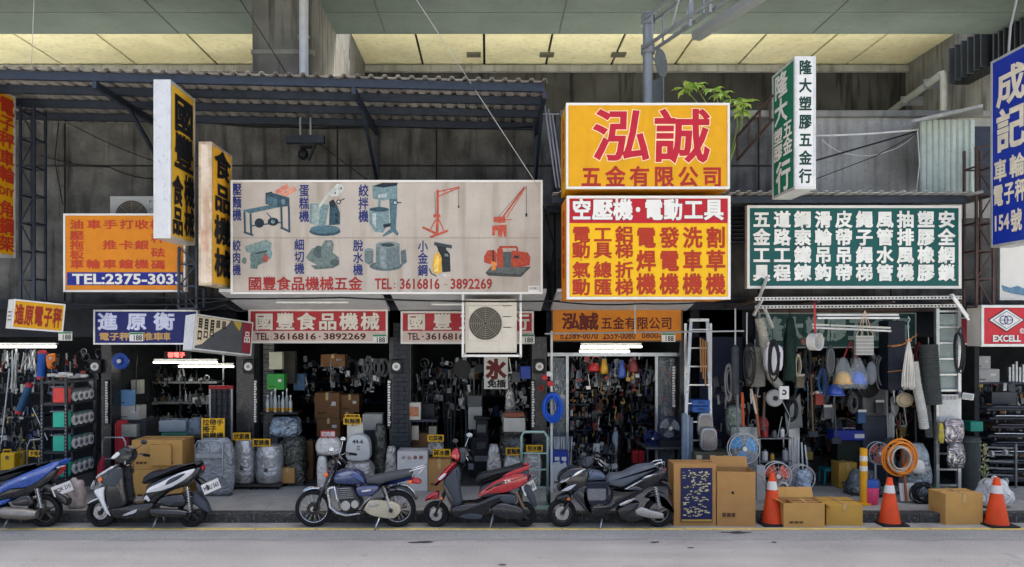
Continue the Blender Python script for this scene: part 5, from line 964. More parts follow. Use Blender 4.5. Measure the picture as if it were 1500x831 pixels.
puff([(X(a, Y), Z(b, Y)) for a, b in ((68, 520), (81, 517), (83, 529), (77, 531), (77, 536), (82, 540), (71, 541), (68, 530))], Y, .03).build('frame', mat('d0702a', .5, var=.1), t, smooth='all'); M().cyl(at(74, 525, Y-.05), at(74, 525, Y+.05), .025, n=10).build('screw', GALV, t)
for k, (px, y0, y1) in enumerate(((7, 512, 540), (21, 511, 580), (36, 515, 550), (47, 512, 548))):
    t = thing('tool_hank', f'silver tools dangling in the dark first shop, {("at the picture edge", "longest of them", "beside the slanting roll", "beside the upright roll")[k]}', 'tools', at(px, y1, 2.1), 'tools dangling in the first shop'); random.seed(k)
    for q in range(8): M().bar(at(px+random.uniform(-5, 5), y0+random.uniform(0, 8), 2.1+random.uniform(0, .2)), at(px+random.uniform(-6, 6), y1-random.uniform(0, 12), 2.1), random.uniform(.008, .03), .012).build('tool', mat('8d9193', .35, .6, var=.2), t)
for k, (a, b) in enumerate((((14, 540), (2, 650)), ((48, 598), (70, 645)))):
    o = M().cyl(at(*a, 1.9), at(*b, 1.7), .012, n=8).build('pole', GALV); tag(o, ('thin steel pole leaning at the picture edge', 'thin steel pole leaning against the caster rack')[k], 'pole')
for k, (x0, x1, y0, y1, Y) in enumerate(((0, 21, 664, 692, 1.6), (24, 36, 661, 690, 2.0))):
    t = thing('tool_case', ('yellow plastic tool case at the picture edge', 'olive yellow tool case behind the first yellow case')[k], 'case', at((x0+x1)/2, y1, Y)); m = mat(('c9a01c', '8f7420')[k], .5, var=.08); zz = .16
    B('shell', m, t, X(x0, Y), X(x1, Y), Y, Y+.16, Z(y1, Y), Z(y0, Y), .02); M().tube([at(x0+5, y0, Y+.08), at(x0+5, y0-5, Y+.08), at(x1-5, y0-5, Y+.08), at(x1-5, y0, Y+.08)], .012, 6).build('handle', m, t); B('latch', DPL, t, X((x0+x1)/2-2, Y), X((x0+x1)/2+2, Y), Y-.012, Y, Z(y0+9, Y), Z(y0+4, Y))
B_ = M().box(X(-15, 1.62), X(40, 1.62), 1.62, 2.1, .15, Z(692, 1.62)).build('low_cabinet', mat('2b2f34', .6, var=.2)); tag(B_, 'low dark cabinet under the yellow tool cases', 'cabinet')
t = thing('trolley', 'small platform trolley with bent handle behind the blue scooter', 'trolley', at(52, 700, 1.5)); Y = 1.5
M().tube([at(40, 700, Y), at(40, 655, Y), at(44, 645, Y), at(60, 643, Y), at(63, 650, Y), at(63, 700, Y)], .012, 8).build('handle', GALV, t, smooth='all'); B('platform', BLACK, t, X(38, Y), X(64, Y), Y-.3, Y+.3, .22, .26, .01)
for q in (40, 62): M().cyl((X(q, Y), Y-.2, .2), (X(q, Y)+.03, Y-.2, .2), .05, n=12).build('wheel', RUB, t)
card('yellow price card on the small platform trolley', 42, 660, 64, 669, 1.42, '手推車')
p = at(105, 755, .3); t = thing('rubbish_bag', 'crumpled bag of newspaper standing on the pavement beside the blue scooter', 'bag', (p.x, .5, .142)); blob(M(), (X(107, .4), .5, .142), .26, .2, .42, 4, 14, .12, .8).build('bag', mat('b5aaa0', .6, var=.3, scale=12, bump=.8, bscale=16), t, smooth='all'); M().ball((X(104, .4), .48, .56), (.05, .05, .05), 8, 6).build('knot', mat('c4bab0', .6), t)
# ===== scale shop
t = thing('display_sign', 'small black display with red characters inside the scale shop', 'sign', at(259, 526, 2.4)); Y = 2.4; B('case', BLACK, t, X(240, Y), X(279, Y), Y, Y+.05, Z(525, Y), Z(515, Y)); ptext(t, [('磅電子', 246, 516, 271, 524)], mat((1, .06, .05), emit=2.2), Y, .03); M().bar(at(259, 515, Y+.02), at(259, 503, Y+.02), .02).build('hanger', STEEL, t)
t = thing('cable_reel', 'round blue cable reel hanging at the top of the scale shop', 'reel', at(178, 541, 2.1)); p = at(178, 529, 2.1); M().lathe([(.0, .08), (.05, .08), (.07, .05), (.14, .045), (.145, 0), (.08, -.02), (0, -.02)], p, 24, 'y').build('drum', mat('1f4396', .4, var=.06), t, smooth=True); M().cyl(p+Vector((0, -.1, 0)), p+Vector((0, -.07, 0)), .035, n=14).build('hub', WHT, t); M().tube([p, p+Vector((.12, 0, .18)), p+Vector((.28, 0, .1)), p+Vector((.26, 0, -.12)), p+Vector((.2, .1, -.9))], .007, 6).build('cord', BLACK, t)
t = thing('wall_shelving', 'grey shelving with three boards at the back of the scale shop', 'shelf', (X(252, 4), 4.2, .15)); Y = 4.0
for y in (560, 590, 620): B('board', mat('8d9192', .5, .3, var=.1), t, X(190, Y), X(318, Y), Y, Y+.4, Z(y+2, Y), Z(y-1, Y))
for q in (191, 252, 317): B('upright', GALV, t, X(q, Y)-.015, X(q, Y)+.015, Y+.38, Y+.41, .15, 3.0)
random.seed(11); k = 0
for y in (559, 589, 619):
    x = 194
    while x < 312:
        w = random.uniform(4, 10); h = random.uniform(5, 18); q = thing('scale_part', f'small {random.choice(("dark", "grey", "silver", "black"))} scale part, {("top", "middle", "lower")[(559, 589, 619).index(y)]} board of the back shelving', 'part', at(x+w/2, y, Y+.15), 'parts on the back shelving'); p = at(x+w/2, y, Y+.15); w_ = w/sc(Y); h_ = h/sc(Y); m = mat(random.choice(('2b2f33', '55595c', '9a9c98', '1c1e22', '6d5c40', 'c0c2bd')), .45, .3, var=.2)
        if random.random() < .5: M().box(p.x-w_/2, p.x+w_/2, p.y-.08, p.y+.08, p.z, p.z+h_*.7).build('body', m, q, bevel=.008)
        else: M().lathe([(w_*.5, 0), (w_*.5, h_*.5), (w_*.3, h_*.7), (0, h_*.72)], p, 12).build('body', m, q, smooth=True)
        M().cyl(p+Vector((0, -.02, h_*.6)), p+Vector((0, -.02, h_)), w_*.16, n=8).build('knob', m, q); x += w+1.5; k += 1
carton('blue product box beside the shelving in the scale shop', 174, 572, 191, 595, 2.6, .2, mat('6d9ac9', .5, var=.05), tape=False); carton('white product box under the small blue box', 172, 595, 203, 615, 2.6, .3, mat('b9b9b3', .6, var=.06), tape=False)
carton('pale control box above the white product box', 192, 557, 206, 577, 3.0, .15, mat('b5b4a8', .6), tape=False); B_ = M().box(X(165, 2.5), X(212, 2.5), 2.55, 3.1, .15, Z(615.5, 2.6)).build('counter', mat('3a3d40', .6, var=.2)); tag(B_, 'dark counter under the white product box', 'counter')
t = thing('hand_truck', 'red hand truck standing in front of the dark counter', 'hand truck', at(180, 690, 2.0)); Y = 2.0; m = mat('a02430', .45, var=.1)
for q in (170, 188): M().tube([at(q, 620, Y), at(q, 718, Y)], .018, 8).build('rail', m, t)
B('back_plate', m, t, X(171, Y), X(187, Y), Y-.005, Y+.01, Z(660, Y), Z(616, Y)); B('toe_plate', m, t, X(168, Y), X(190, Y), Y-.25, Y+.02, .15, .165); carton('silver scale head on the red hand truck', 178, 622, 200, 640, 1.85, .12, mat('8a8c86', .4, .4, var=.2), tape=False, marks=False)
for q in (168, 190): M().cyl((X(q, Y)-.02, Y+.05, .23), (X(q, Y)+.02, Y+.05, .23), .08, n=14).build('wheel', RUB, t)
t = thing('trolley', 'tubular steel trolley handle behind the white and black scooter', 'trolley', at(165, 712, 1.5)); Y = 1.4; M().tube([at(150, 718, Y), at(150, 648, Y), at(154, 641, Y), at(180, 641, Y), at(184, 648, Y), at(184, 718, Y)], .014, 8).build('handle', GALV, t, smooth='all'); M().bar(at(150, 672, Y), at(184, 672, Y), .02).build('cross_bar', GALV, t); B('platform', BLACK, t, X(148, Y), X(186, Y), Y-.1, Y+.5, .2, .24)
o = tag(M().tube([at(152, 668, 1.3), at(148, 680, 1.3), at(146, 700, 1.3), at(150, 715, 1.3)], [.02, .05, .06, .03], 8).build('red_cloth', mat('8f2233', .8, var=.15), None, smooth='all'), 'dark red cloth hanging on the trolley handle beside the caster rack', 'cloth')
carton('large lower brown carton behind the white and black scooter', 191, 688, 268, 736, 1.3, .6, CARD2); carton('upper brown carton stacked on the large one behind the scooter', 193, 645, 240, 687, 1.32, .5, CARD2, tape=False); carton('upper brown carton on the stack, next to the silver trolley', 240.5, 645, 267, 687, 1.32, .5, CARD2, tape=False); carton('small flat carton panel leaning on the upper cartons', 220, 652, 250, 682, 1.26, .04, CARD2, tape=False, marks=False)
t = thing('plastic_tub', 'clear plastic storage tub with green base above the cartons', 'tub', at(262, 644, 2.2)); Y = 2.2; B('base', mat('2f6a58', .4), t, X(235, Y), X(276, Y), Y, Y+.35, Z(644, Y), Z(634, Y), .02); B('tub', mat('8a9aa6', .2, alpha=.7, var=.1), t, X(232, Y), X(272, Y), Y, Y+.35, Z(633.5, Y), Z(616, Y), .02); blob(M(), (X(282, Y), Y+.15, Z(640, Y)), .3, .3, .32, 9, 12, .1, .7).build('bag', mat('6d7a86', .2, var=.3, bump=.6, bscale=16), t, smooth='all')
B_ = M().box(X(230, 2.2), X(292, 2.2), 2.2, 2.7, .15, Z(644.3, 2.2)).build('counter', mat('26292c', .6, var=.2)); tag(B_, 'dark low counter under the plastic storage tub', 'counter')
t = thing('platform_cart', 'black grid platform cart with red top edge standing upright in the scale shop', 'cart', at(324, 640, 2.6)); Y = 2.6; B('top_edge', mat('a3242c', .5), t, X(306, Y), X(342, Y), Y-.02, Y+.05, Z(570, Y), Z(565, Y))
for q in (308, 316, 324, 332, 340): M().bar(at(q, 570, Y), at(q, 645, Y), .02 if 308 < q < 340 else .035).build('bar', mat('8a8d90', .4, .5) if q in (308, 340) else BLACK, t)
for q in range(575, 640, 10): M().bar(at(307, q, Y), at(341, q, Y), .016).build('bar', BLACK, t)
B('panel', mat('39404a', .5, var=.2), t, X(308, Y), X(340, Y), Y+.03, Y+.045, Z(640, Y), Z(570, Y))
t = wrapped('folded trolley wrapped in silver plastic under the large yellow card', 283, 643, 341, 728, Yb(728), .22, mat('8a8f93', .2, .15, var=.35, scale=6, crink=.6), .97, 3, 'wrapped_trolley', 'trolley', z0=.14, rough=.02); Y = Yb(728)-.03
M().tube([at(286, 700, Y), at(286, 652, Y), at(290, 646, Y), at(322, 646, Y), at(326, 652, Y), at(326, 696, Y), at(318, 706, Y), at(296, 704, Y)], .012, 8).build('handle', GALV, t, smooth='all'); M().bar(at(287, 668, Y), at(326, 668, Y), .07, .012, up=(0, 1, 0)).build('handle_bar', GALV, t)
card('large yellow card with three lines of black characters', 295, 613, 329, 644, 1.55, '拉帶手/捲子/編織機')
for i, (x0, x1, y0, y1, tx, cx0, cy0) in enumerate(((339, 369, 645, 709, '伏索機', 341, 634), (370, 409, 654, 713, '壓鍊機', 370, 643))):
    Y = 1.78; lab = ('narrower', 'wider')[i]; t = thing('wrapped_drum', f'{lab} of two metal drums in clear plastic on a low dolly', 'drum', (X((x0+x1)/2, Y), Y+.2, .14), 'machines wrapped in plastic'); r = (x1-x0)/2/sc(Y); c = (X((x0+x1)/2, Y), Y+r, .24); h = Z(y0, Y)-.24
    b = M(); rnd = random.Random(i); prof = [(r*.9, 0), (r, .02), (r*.985, h*.2), (r*1.01, h*.22), (r*.98, h*.25), (r*.98, h*.7), (r*1.01, h*.73), (r*.98, h*.76), (r*.97, h*.97), (r*.8, h), (0, h)]
    b.lathe(prof, c, 22); b.build('drum', mat('b3b2ac', .18, .5, var=.35, scale=6, crink=.55), t, smooth='all'); B('label', mat('3f4346', .5), t, c[0]-.03, c[0]+.03, c[1]-r-.006, c[1]-r+.01, .24+h*.32, .24+h*.42); blob(M(), (c[0], c[1], .24), 2.06*r, 2.06*r, h*.96, i+40, 16, .02, .96).build('plastic_wrap', CLR, t, smooth='all')
    B('dolly', mat('3a3834', .7, var=.2), t, c[0]-r*1.05, c[0]+r*1.05, c[1]-r, c[1]+r, .19, .23, .005)
    for g in (-.8, .8): M().cyl((c[0]+g*r, c[1]-r*.8, .165), (c[0]+g*r+.02, c[1]-r*.8, .165), .025, n=10).build('wheel', RUB, t)
    card(f'yellow card on the {lab} plastic wrapped drum', cx0, cy0, cx0+26, cy0+11, Y+.02, tx)
# ===== first red shop
BRK = mat('8a8d8c', .8, var=.4, scale=20, bump=.5, bscale=40, grime=.4, dcol='3d3f40')
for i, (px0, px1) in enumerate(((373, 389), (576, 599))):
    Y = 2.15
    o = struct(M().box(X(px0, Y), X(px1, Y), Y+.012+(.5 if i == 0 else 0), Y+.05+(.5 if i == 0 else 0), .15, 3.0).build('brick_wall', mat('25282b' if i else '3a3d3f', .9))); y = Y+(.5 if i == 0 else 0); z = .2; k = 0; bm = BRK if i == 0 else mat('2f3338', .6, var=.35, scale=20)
    while z < 2.95:
        x = X(px0, Y)-(.1 if k % 2 else 0)
        while x < X(px1, Y)-.02:
            a, c = max(x, X(px0, Y)), min(x+.19, X(px1, Y))
            if c-a > .03: B('brick', bm, o, a, c, y, y+.02, z, z+.07)
            x += .2
        z += .08; k += 1
carton('pale cream box on the brick wall of the first red shop', 394, 516, 413, 541, 2.3, .12, mat('b3b39c', .6), tape=False, marks=False); carton('bright green box above the bottles of the first red shop', 391, 548, 416, 571, 2.3, .2, mat('2f8a3a', .5, var=.1), tape=False); carton('dark board box hanging beside the cream box', 414, 515, 432, 562, 2.7, .15, mat('3a3833', .7), tape=False, marks=False); carton('steel blue box hanging beside the green box', 430, 548, 446, 572, 2.9, .2, mat('3f5f78', .6), tape=False, marks=False)
t = thing('wall_shelf', 'dark wall shelf carrying labelled bottles', 'shelf', at(410, 606, 2.3)); Y = 2.2; B('board', BLACK, t, X(381, Y), X(436, Y), Y, Y+.35, Z(607, Y), Z(604, Y)); M().bar(at(384, 606, Y+.3), at(384, 620, Y+.3), .02).build('bracket', STEEL, t)
for k in range(7):
    p = at(392+k*5.6, 604, 2.25+.1*(k % 2)); t = thing('bottle', f'small clear bottle with yellow label on the wall shelf, {("first","second","third","fourth","fifth","sixth","last")[k]} from the pillar', 'bottle', p, 'bottles on the wall shelf'); h = .3+.06*((k*7) % 3); M().lathe([(.03, 0), (.03, h*.6), (.012, h*.75), (.012, h*.9), (0, h*.9)], p, 12).build('glass', mat('9aa3a3', .2, var=.2), t, smooth=True); M().lathe([(.0305, .02), (.0305, .08)], p, 12).build('label', mat('b58a3a', .6), t); M().cyl(p+Vector((0, 0, h*.9)), p+Vector((0, 0, h)), .015, n=10).build('cap', WHT, t)
wrapped('blue topped machine under clear plastic beneath the bottle shelf', 391, 612, 438, 642, 2.15, .4, mat('7f8e98', .15, .2, var=.5, scale=9, crink=1.), .9, 21); wrapped('dark machine in crumpled plastic under the blue topped one', 405, 642, 446, 690, 2.1, .45, WRAPD, .95, 22, z0=.3); wrapped('low dark plastic bundle at the foot of the first red shop', 418, 680, 446, 711, 2.05, .3, WRAPD, .8, 23, z0=.15)
B_ = M().box(X(392, 2.2), X(408, 2.2), 2.15, 2.5, .15, Z(642.4, 2.15)).build('stand', mat('35383a', .6)); tag(B_, 'dark stand under the blue topped plastic wrapped machine', 'stand')
carton('small carton with a white label on the floor beside the wrapped drums', 411, 686, 431, 708, 2.0, .2, CARD, marks=False); carton('narrow upright carton behind the dark plastic bundle', 440, 643, 458, 700, 2.6, .1, CARDD, tape=False, zb=.15)
for a in (('brown carton with printed marks, upper of the tall stack', 461, 576, 497, 613, 3.2, .4), ('brown carton at the foot of the tall stack', 464, 613.5, 498, 640, 3.2, .4), ('brown carton with a white tag beside the tall stack', 498.5, 579, 526, 604, 3.3, .35), ('flat brown carton wedged under the tagged carton', 498.5, 604.5, 518, 618, 3.3, .3), ('carton on the ceiling rack of the first red shop', 470, 520, 505, 537, 3.0, .3)): carton(*a, m=CARDD)
B_ = M().box(X(462, 3.2), X(530, 3.2), 3.25, 3.6, .15, Z(641, 3.2)).build('carton_plinth', mat('2b2a27', .8)); tag(B_, 'dark base that carries the brown carton stack', 'base'); 
for k in range(5): coil(f'wire fan guard hanging in the first red shop, {("first","second","third","fourth","last")[k]} from the cartons', 531+k*8, 539, 8, 14, 3.1+.04*k, mat('8a8f90', .4, .6), 5, .006, 'wire_guard', 'guard', k+3)
coil('large dark wire ring hanging beside the fan guards', 515, 541, 11, 16, 3.0, BLACK, 5, .01, 'wire_guard', 'guard', 33)
wrapped('white hooded machine in cloudy plastic behind the blue motorcycle', 459, 642, 499, 668, 1.75, .3, WRAPW, .82, 31, rough=.025); wrapped('thin wrapped pedestal under the white hooded machine', 463, 668.3, 478, 712, 1.78, .2, WRAPW, .95, 32, z0=.14, rough=.03)
card('small red card on the white hooded machine', 469, 631, 492, 641, 1.8, '切肉機', mat('a83232', .5), WHT)
# noodle machine with rounded white head
Y = 1.7; t = thing('noodle_machine', 'machine with rounded white lid marked in black behind the blue fuel tank', 'machine', (X(524, Y), Y+.2, .14)); pts = [(506, 676), (506, 652), (510, 642), (518, 637), (530, 637), (538, 642), (542, 652), (542, 676)]
puff([(X(a, Y), Z(b, Y)) for a, b in pts], Y+.12, .12, ins=.02).build('lid', mat('c3c4c0', .4, var=.08, grime=.1), t, smooth='all'); ptext(t, [('44-6', 516, 644, 532, 650), ('三', 522, 653, 528, 660)], INK, Y-.001, .03); blob(M(), (X(524, Y), Y+.2, .14), .5, .34, Z(677, Y)-.14, 5, 16, .04, 1).build('wrapped_base', WRAP, t, smooth='all'); B('column', mat('c9c7b8', .5), t, X(504, Y), X(528, Y), Y+.26, Y+.36, Z(676, Y), Z(622, Y), .01)
card('yellow card on top of the machine with the rounded white lid', 503, 612, 529, 622, 1.9, '製麵機'); card('second yellow card behind the first, above the rounded lid', 505, 607, 527, 612, 2.0, '攪拌機')
carton('white case with orange lid marked R-1 in the first red shop', 531, 607, 560, 630, 2.4, .3, mat('a9a8a0', .6), tape=False, marks=False); wrapped('tall dark mixer in grey plastic beside the pillar', 544, 622, 567, 700, 2.0, .3, WRAPD, .75, 35, z0=.15); wrapped('small silver machine wrapped in plastic beside the white carton', 562, 655, 582, 712, 1.85, .24, WRAP, .7, 36, z0=.14); B_ = M().box(X(531, 2.4), X(560, 2.4), 2.42, 2.7, .15, Z(630.4, 2.4)).build('stand', mat('35383a', .6)); tag(B_, 'dark stand under the white case with orange lid', 'stand')
t, w, h = carton('white carton with red marks beside the pillar', 582, 656, 626, 714, 1.7, .4, mat('c6c3bc', .6, var=.05, grime=.08, dcol='8a8578'), marks=False, zb=.142, tape=False); letters(t, [(c, -w/2+.07+i*.1, h*.8, -w/2+.14+i*.1, h*.9) for i, c in enumerate('小心易碎')], mat('8a3a30', .6), Vector(), Vector((1, 0, 0)), Vector((0, 0, 1)), .014, .02)
# ===== second red shop
t, w, h = carton('brown carton with yellow strap beside the white carton', 627, 669, 660, 714, 1.72, .4, CARD, zb=.142); 
card('yellow card on the brown carton beside the red scooter', 634, 658, 660, 669, 1.8, '碎冰機'); wrapped('small machine in clear plastic behind the yellow cards', 625, 646, 651, 668, 2.0, .25, WRAP, .8, 41); card('yellow card above the small machine in clear plastic', 626, 637, 650, 647, 1.95, '切菜機')
carton('dark crate under the cream coffee maker', 602, 635, 626, 655, 2.5, .3, CARDD, tape=False); carton('cream coffee maker on the dark crate', 603, 624, 613, 645, 2.35, .12, mat('b3ab98', .5), tape=False, marks=False); carton('small cream box behind the yellow cards', 628, 625, 639, 637, 2.6, .15, mat('a9a392', .5), tape=False, marks=False)
t, w, h = carton('printed cream picture box hanging beside the pillar of the second red shop', 597, 590, 616, 615, 2.2, .12, mat('b9b4a8', .5), tape=False, marks=False); B('picture', mat('a8704f', .6, var=.4, scale=20), t, -w*.35, w*.35, -.013, 0, h*.2, h*.75); carton('black box beside the printed picture box', 617, 592, 636, 615, 2.6, .15, mat('232527', .5), tape=False, marks=False); B_ = M().box(X(597, 2.2), X(640, 2.2), 2.25, 2.9, Z(618, 2.3), Z(615.5, 2.2)).build('wall_shelf', STEEL); tag(B_, 'dark shelf under the printed picture box', 'shelf')
for k, (px, w, nm_) in enumerate(((677, 13, 'rounder'), (702, 7, 'narrower'))):
    p = at(px, 540, 2.6); t = thing('hanging_pan', f'{nm_} dark pan hanging at the top of the second red shop', 'pan', p, 'pans in the second red shop'); M().lathe([(0, 0), (w/sc(2.6)*.9, .01), (w/sc(2.6), .05)], p, 18, 'y').build('pan', BLACK, t, smooth=True); M().tube([p+Vector((0, 0, w/sc(2.6))), p+Vector((0, 0, .35))], .008, 6).build('hook', STEEL, t)
t = thing('ice_sign', 'white hanging sign with a big dark red ice character', 'sign', at(727, 570, 2.3)); Y = 2.3; B('board', mat('b9bab2', .6, var=.08, grime=.2), t, X(709, Y), X(744, Y), Y, Y+.02, Z(570, Y), Z(523, Y)); ptext(t, [('氷', 712, 526, 741, 556)], mat('5a1a1c', .6), Y, .06); ptext(t, [('免插', 714, 556, 741, 568)], INK, Y, .05); M().tube([at(726, 523, Y+.01), at(726, 508, Y+.01)], .006, 5).build('cord', BLACK, t)
random.seed(8)
for k in range(18):
    px = 612+k*5.6+random.uniform(-2, 2); y0 = random.uniform(535, 575); o = M().cyl(at(px, y0, 4.3+random.uniform(-.4, .6)), (X(px+random.uniform(-8, 8), 4.2), 4.2+random.uniform(-.3, .3), .15), random.uniform(.012, .022), n=6).build('steel_rod', mat('7d8688', .35, .7, var=.2)); tag(o, 'long steel rod leaning deep in the second red shop', 'rod', 'steel rods leaning at the back')
t = carton('white appliance box on the black coffee machine', 686, 596, 706, 629, 3.0, .25, mat('9fa19c', .5), tape=False, marks=False); carton('grey ribbed case on the white appliance box', 685, 580, 705, 595.5, 3.0, .2, mat('5a5d5e', .5), tape=False, marks=False)
t = thing('coffee_machine', 'black stacked kitchen machine in the second red shop', 'machine', at(706, 690, 2.8)); Y = 2.8
for (a, b, c, d) in ((690, 640, 716, 700), (697, 615, 715, 640), (694, 611, 718, 615)): B('body', BLACK, t, X(a, Y), X(c, Y), Y, Y+.3, max(.151, Z(d, Y)), Z(b, Y), .01)
for (a, b, c, d, m_) in ((699, 622, 712, 634, '4d5052'), (698, 648, 712, 658, '3a3d3f'), (695, 668, 714, 676, '6d7072'), (686, 679, 694, 688, '8a8d8c')): B('panel', mat(m_, .4, .4), t, X(a, Y), X(c, Y), Y-.02, Y, Z(d, Y), Z(b, Y), .005)
t = wrapped('brown topped machine under a plastic sheet in the second red shop', 735, 603, 772, 638, 2.3, .4, mat('8b8d8a', .15, .2, var=.5, scale=9, crink=1.), .92, 51); B('panel', mat('b5b3a8', .5), t, X(738, 2.3), X(769, 2.3), 2.24, 2.3, Z(632, 2.3), Z(612, 2.3)); B('top', mat('8a5238', .5), t, X(739, 2.3), X(768, 2.3), 2.23, 2.5, Z(611, 2.3), Z(604, 2.3), .02)
wrapped('dark plastic draped machine under the brown topped one', 730, 638.5, 776, 700, 2.25, .45, WRAPD, .95, 52, z0=.15); wrapped('peaked grey plastic bundle above the brown topped machine', 738, 568, 758, 603, 2.6, .2, WRAP, .35, 53); wrapped('small silver wrapped machine behind the red scooter seat', 711, 652, 736, 712, 1.85, .24, WRAP, .62, 54, z0=.14)
wrapped('plastic wrapped box under the yellow card behind the scooter seat', 738, 667, 764, 712, 1.9, .28, WRAP, .95, 55, z0=.14); card('yellow card behind the red scooter seat', 741, 656, 764, 667, 1.85, '壓麵機'); wrapped('plastic wrapped box seen through the green hand truck', 766, 663, 794, 712, 1.95, .28, WRAP, .95, 56, z0=.14); card('yellow card seen through the green hand truck', 771, 652, 795, 662, 1.85, '刨冰機')
carton('blue box high beside the pillar of the second red shop', 763, 537, 777, 555, 2.2, .12, mat('2f4596', .5), tape=False); carton('grey box beside the ice sign', 750, 545, 762, 560, 2.4, .15, mat('4d5558', .5), tape=False, marks=False)
t = thing('hand_truck', 'tall pale green tubular hand truck beside the red scooter', 'hand truck', at(783, 752, .5)); Y = .6; m = mat('7f9a92', .45, .2, var=.12, grime=.3, dcol='5a5244')
M().tube([at(764, 744, Y), at(764, 640, Y), at(767, 633, Y), at(797, 633, Y), at(802, 640, Y), at(802, 744, Y)], .021, 10).build('frame', m, t, smooth='all')
for q in (664, 688, 714, 735): M().bar(at(764, q, Y), at(802, q, Y), .028, .02).build('cross_bar', m, t)
M().bar(at(790, 664, Y), at(790, 735, Y), .02).build('centre_bar', m, t); B('toe_plate', m, t, X(761, Y), X(805, Y), Y-.25, Y+.02, .145, .16)
for q in (762, 804): M().cyl((X(q, Y)-.025, Y+.08, .26), (X(q, Y)+.025, Y+.08, .26), .115, n=18).build('wheel', RUB, t, smooth=True)
coil('bright blue hose coil hanging beside the tool shop', 808, 597, 14.5, 21, 1.5, mat('1b52b5', .4, var=.1), 12, .016, 'hose_coil', 'hose', 5, BLACK, .1)
t = thing('display_post', 'thin white post with red fittings beside the blue hose', 'post', at(806, 700, 1.6)); Y = 1.6; M().cyl(at(808, 485, Y), (X(808, Y), Y, .14), .02, n=10).build('post', WHITE, t)
for (px, py, m_) in ((805, 548, 'c9cbc8'), (798, 553, 'b02a30'), (806, 562, 'b02a30')): M().obox(at(px, py, Y-.04), (.1, .06, .08)).build('fitting', mat(m_, .5), t, bevel=.01)
t = thing('clothes_rail', 'long thin rail of steel pipe crossing in front of the orange fascia', 'rail', at(900, 488, 1.2)); M().cyl(at(798, 489, 1.3), at(1090, 485, .9), .014, n=8).build('pipe', GALV, t); M().cyl(at(930, 489, 1.1), at(930, 440, 1.1), .012, n=8).build('hanger', GALV, t)
o = coil('small red extinguisher hose near the pillar', 792, 568, 3, 4, 1.85, mat('a82a2a', .5), 3, .01, 'red_hose', 'hose', 2)
# ===== tool shop
t = thing('shop_door_frame', 'aluminium glazed door frame at the tool shop', 'door frame', at(900, 700, 2.5)); Y = 2.4
for q in (831, 962): B('mullion', GALV, t, X(q, Y)-.025, X(q, Y)+.025, Y, Y+.05, .15, Z(522, Y))
B('head', GALV, t, X(802, Y), X(992, Y), Y-.01, Y+.06, Z(522, Y), Z(517, Y))
for (a, b) in ((803, 830), (963, 991)): B('pane', mat('aab8c0', .05, var=0, alpha=.14), t, X(a, Y)+.03, X(b, Y)-.03, Y+.02, Y+.028, .2, Z(524, Y))
for (nm_, px, py, w, h, c_) in (('red tool bag', 870, 538, 10, 6, 'c2302a'), ('yellow bag', 885, 537, 6, 11, 'd0a01c'), ('blue bag', 911, 541, 6, 13, '3558a8'), ('coiled red hose bag', 928, 537, 8, 9, '7d2a24')):
    p = at(px, py, 2.6); t = thing('hanging_bag', f'{nm_} hanging at the top of the tool shop', 'bag', p, 'bags hanging in the tool shop'); blob(M(), p-Vector((0, 0, h/sc(2.6))), 2*w/sc(2.6), .1, 2*h/sc(2.6), px, 10, .08, .55).build('bag', mat(c_, .35, var=.25, bump=.5, bscale=20), t, smooth='all'); M().tube([p+Vector((0, 0, h/sc(2.6)*.8)), p+Vector((0, 0, .3))], .005, 5).build('cord', BLACK, t)
fan('large navy blue fan with grey blades at the edge of the tool shop', 981, 627, 16.5, 1.9, mat('8d9496', .4), mat('17233f', .5)); fan('smaller navy blue fan beside the large one in the tool shop', 955, 642, 10.5, 2.1, mat('24386d', .4), mat('1d2c5a', .5))
t = thing('work_table', 'dark round edged table under the blue fans', 'table', at(970, 700, 2.1)); Y = 1.85; B('top', mat('4a4d50', .4, .3), t, X(946, Y), X(998, Y), Y, Y+.6, Z(659, Y), Z(656, Y), .01)
for q in (949, 995): M().cyl(at(q, 658, Y+.1), (X(q, Y), Y+.1, .15), .02, n=8).build('leg', STEEL, t)
B_ = M().box(X(967, 1.95), X(996, 1.95), 1.9, 2.3, Z(656.4, 1.9), Z(645.5, 1.9)).build('fan_stand_box', mat('26292d', .5)); tag(B_, 'black box on the table under the large blue fan', 'box')
t = thing('steel_tank', 'shiny upright steel tank inside the tool shop', 'tank', (X(903, 3.0), 3.1, .15)); M().lathe([(.14, 0), (.14, Z(640, 3)-.15), (.1, Z(632, 3)-.15), (0, Z(631, 3)-.15)], (X(903, 3), 3.1, .15), 20).build('tank', mat('5d6264', .15, .9, var=.2), t, smooth=True); M().cyl((X(903, 3), 3.1, Z(632, 3)), (X(903, 3), 3.1, Z(627, 3)), .03, n=10).build('valve', GALV, t)
for k in range(2): carton(f'red product box on the tool shop floor, {("nearer the tank", "nearer the fans")[k]}', 927+k*9, 661, 935+k*9, 678, 2.7, .15, mat('a3252b', .5, var=.1), tape=False, marks=False)
B_ = M().box(X(924, 2.7), X(948, 2.7), 2.72, 3.0, .15, Z(678.3, 2.7)).build('stand', BLACK); tag(B_, 'low black stand under the red product boxes', 'stand')
t, w, h = carton('blue tool box with white labels on the white price board', 805, 661, 832, 682, 1.9, .3, mat('243a8a', .5, var=.08), tape=False, marks=False); 
for k in range(2): B('label', WHT, t, -w*.22+k*.12, -w*.22+k*.12+.08, -.013, 0, h*.35, h*.6)
t, w, h = carton('white box with small printed marks under the blue tool box', 809, 682.5, 830, 726, 1.9, .25, mat('b9bab6', .6), tape=False, zb=.142)
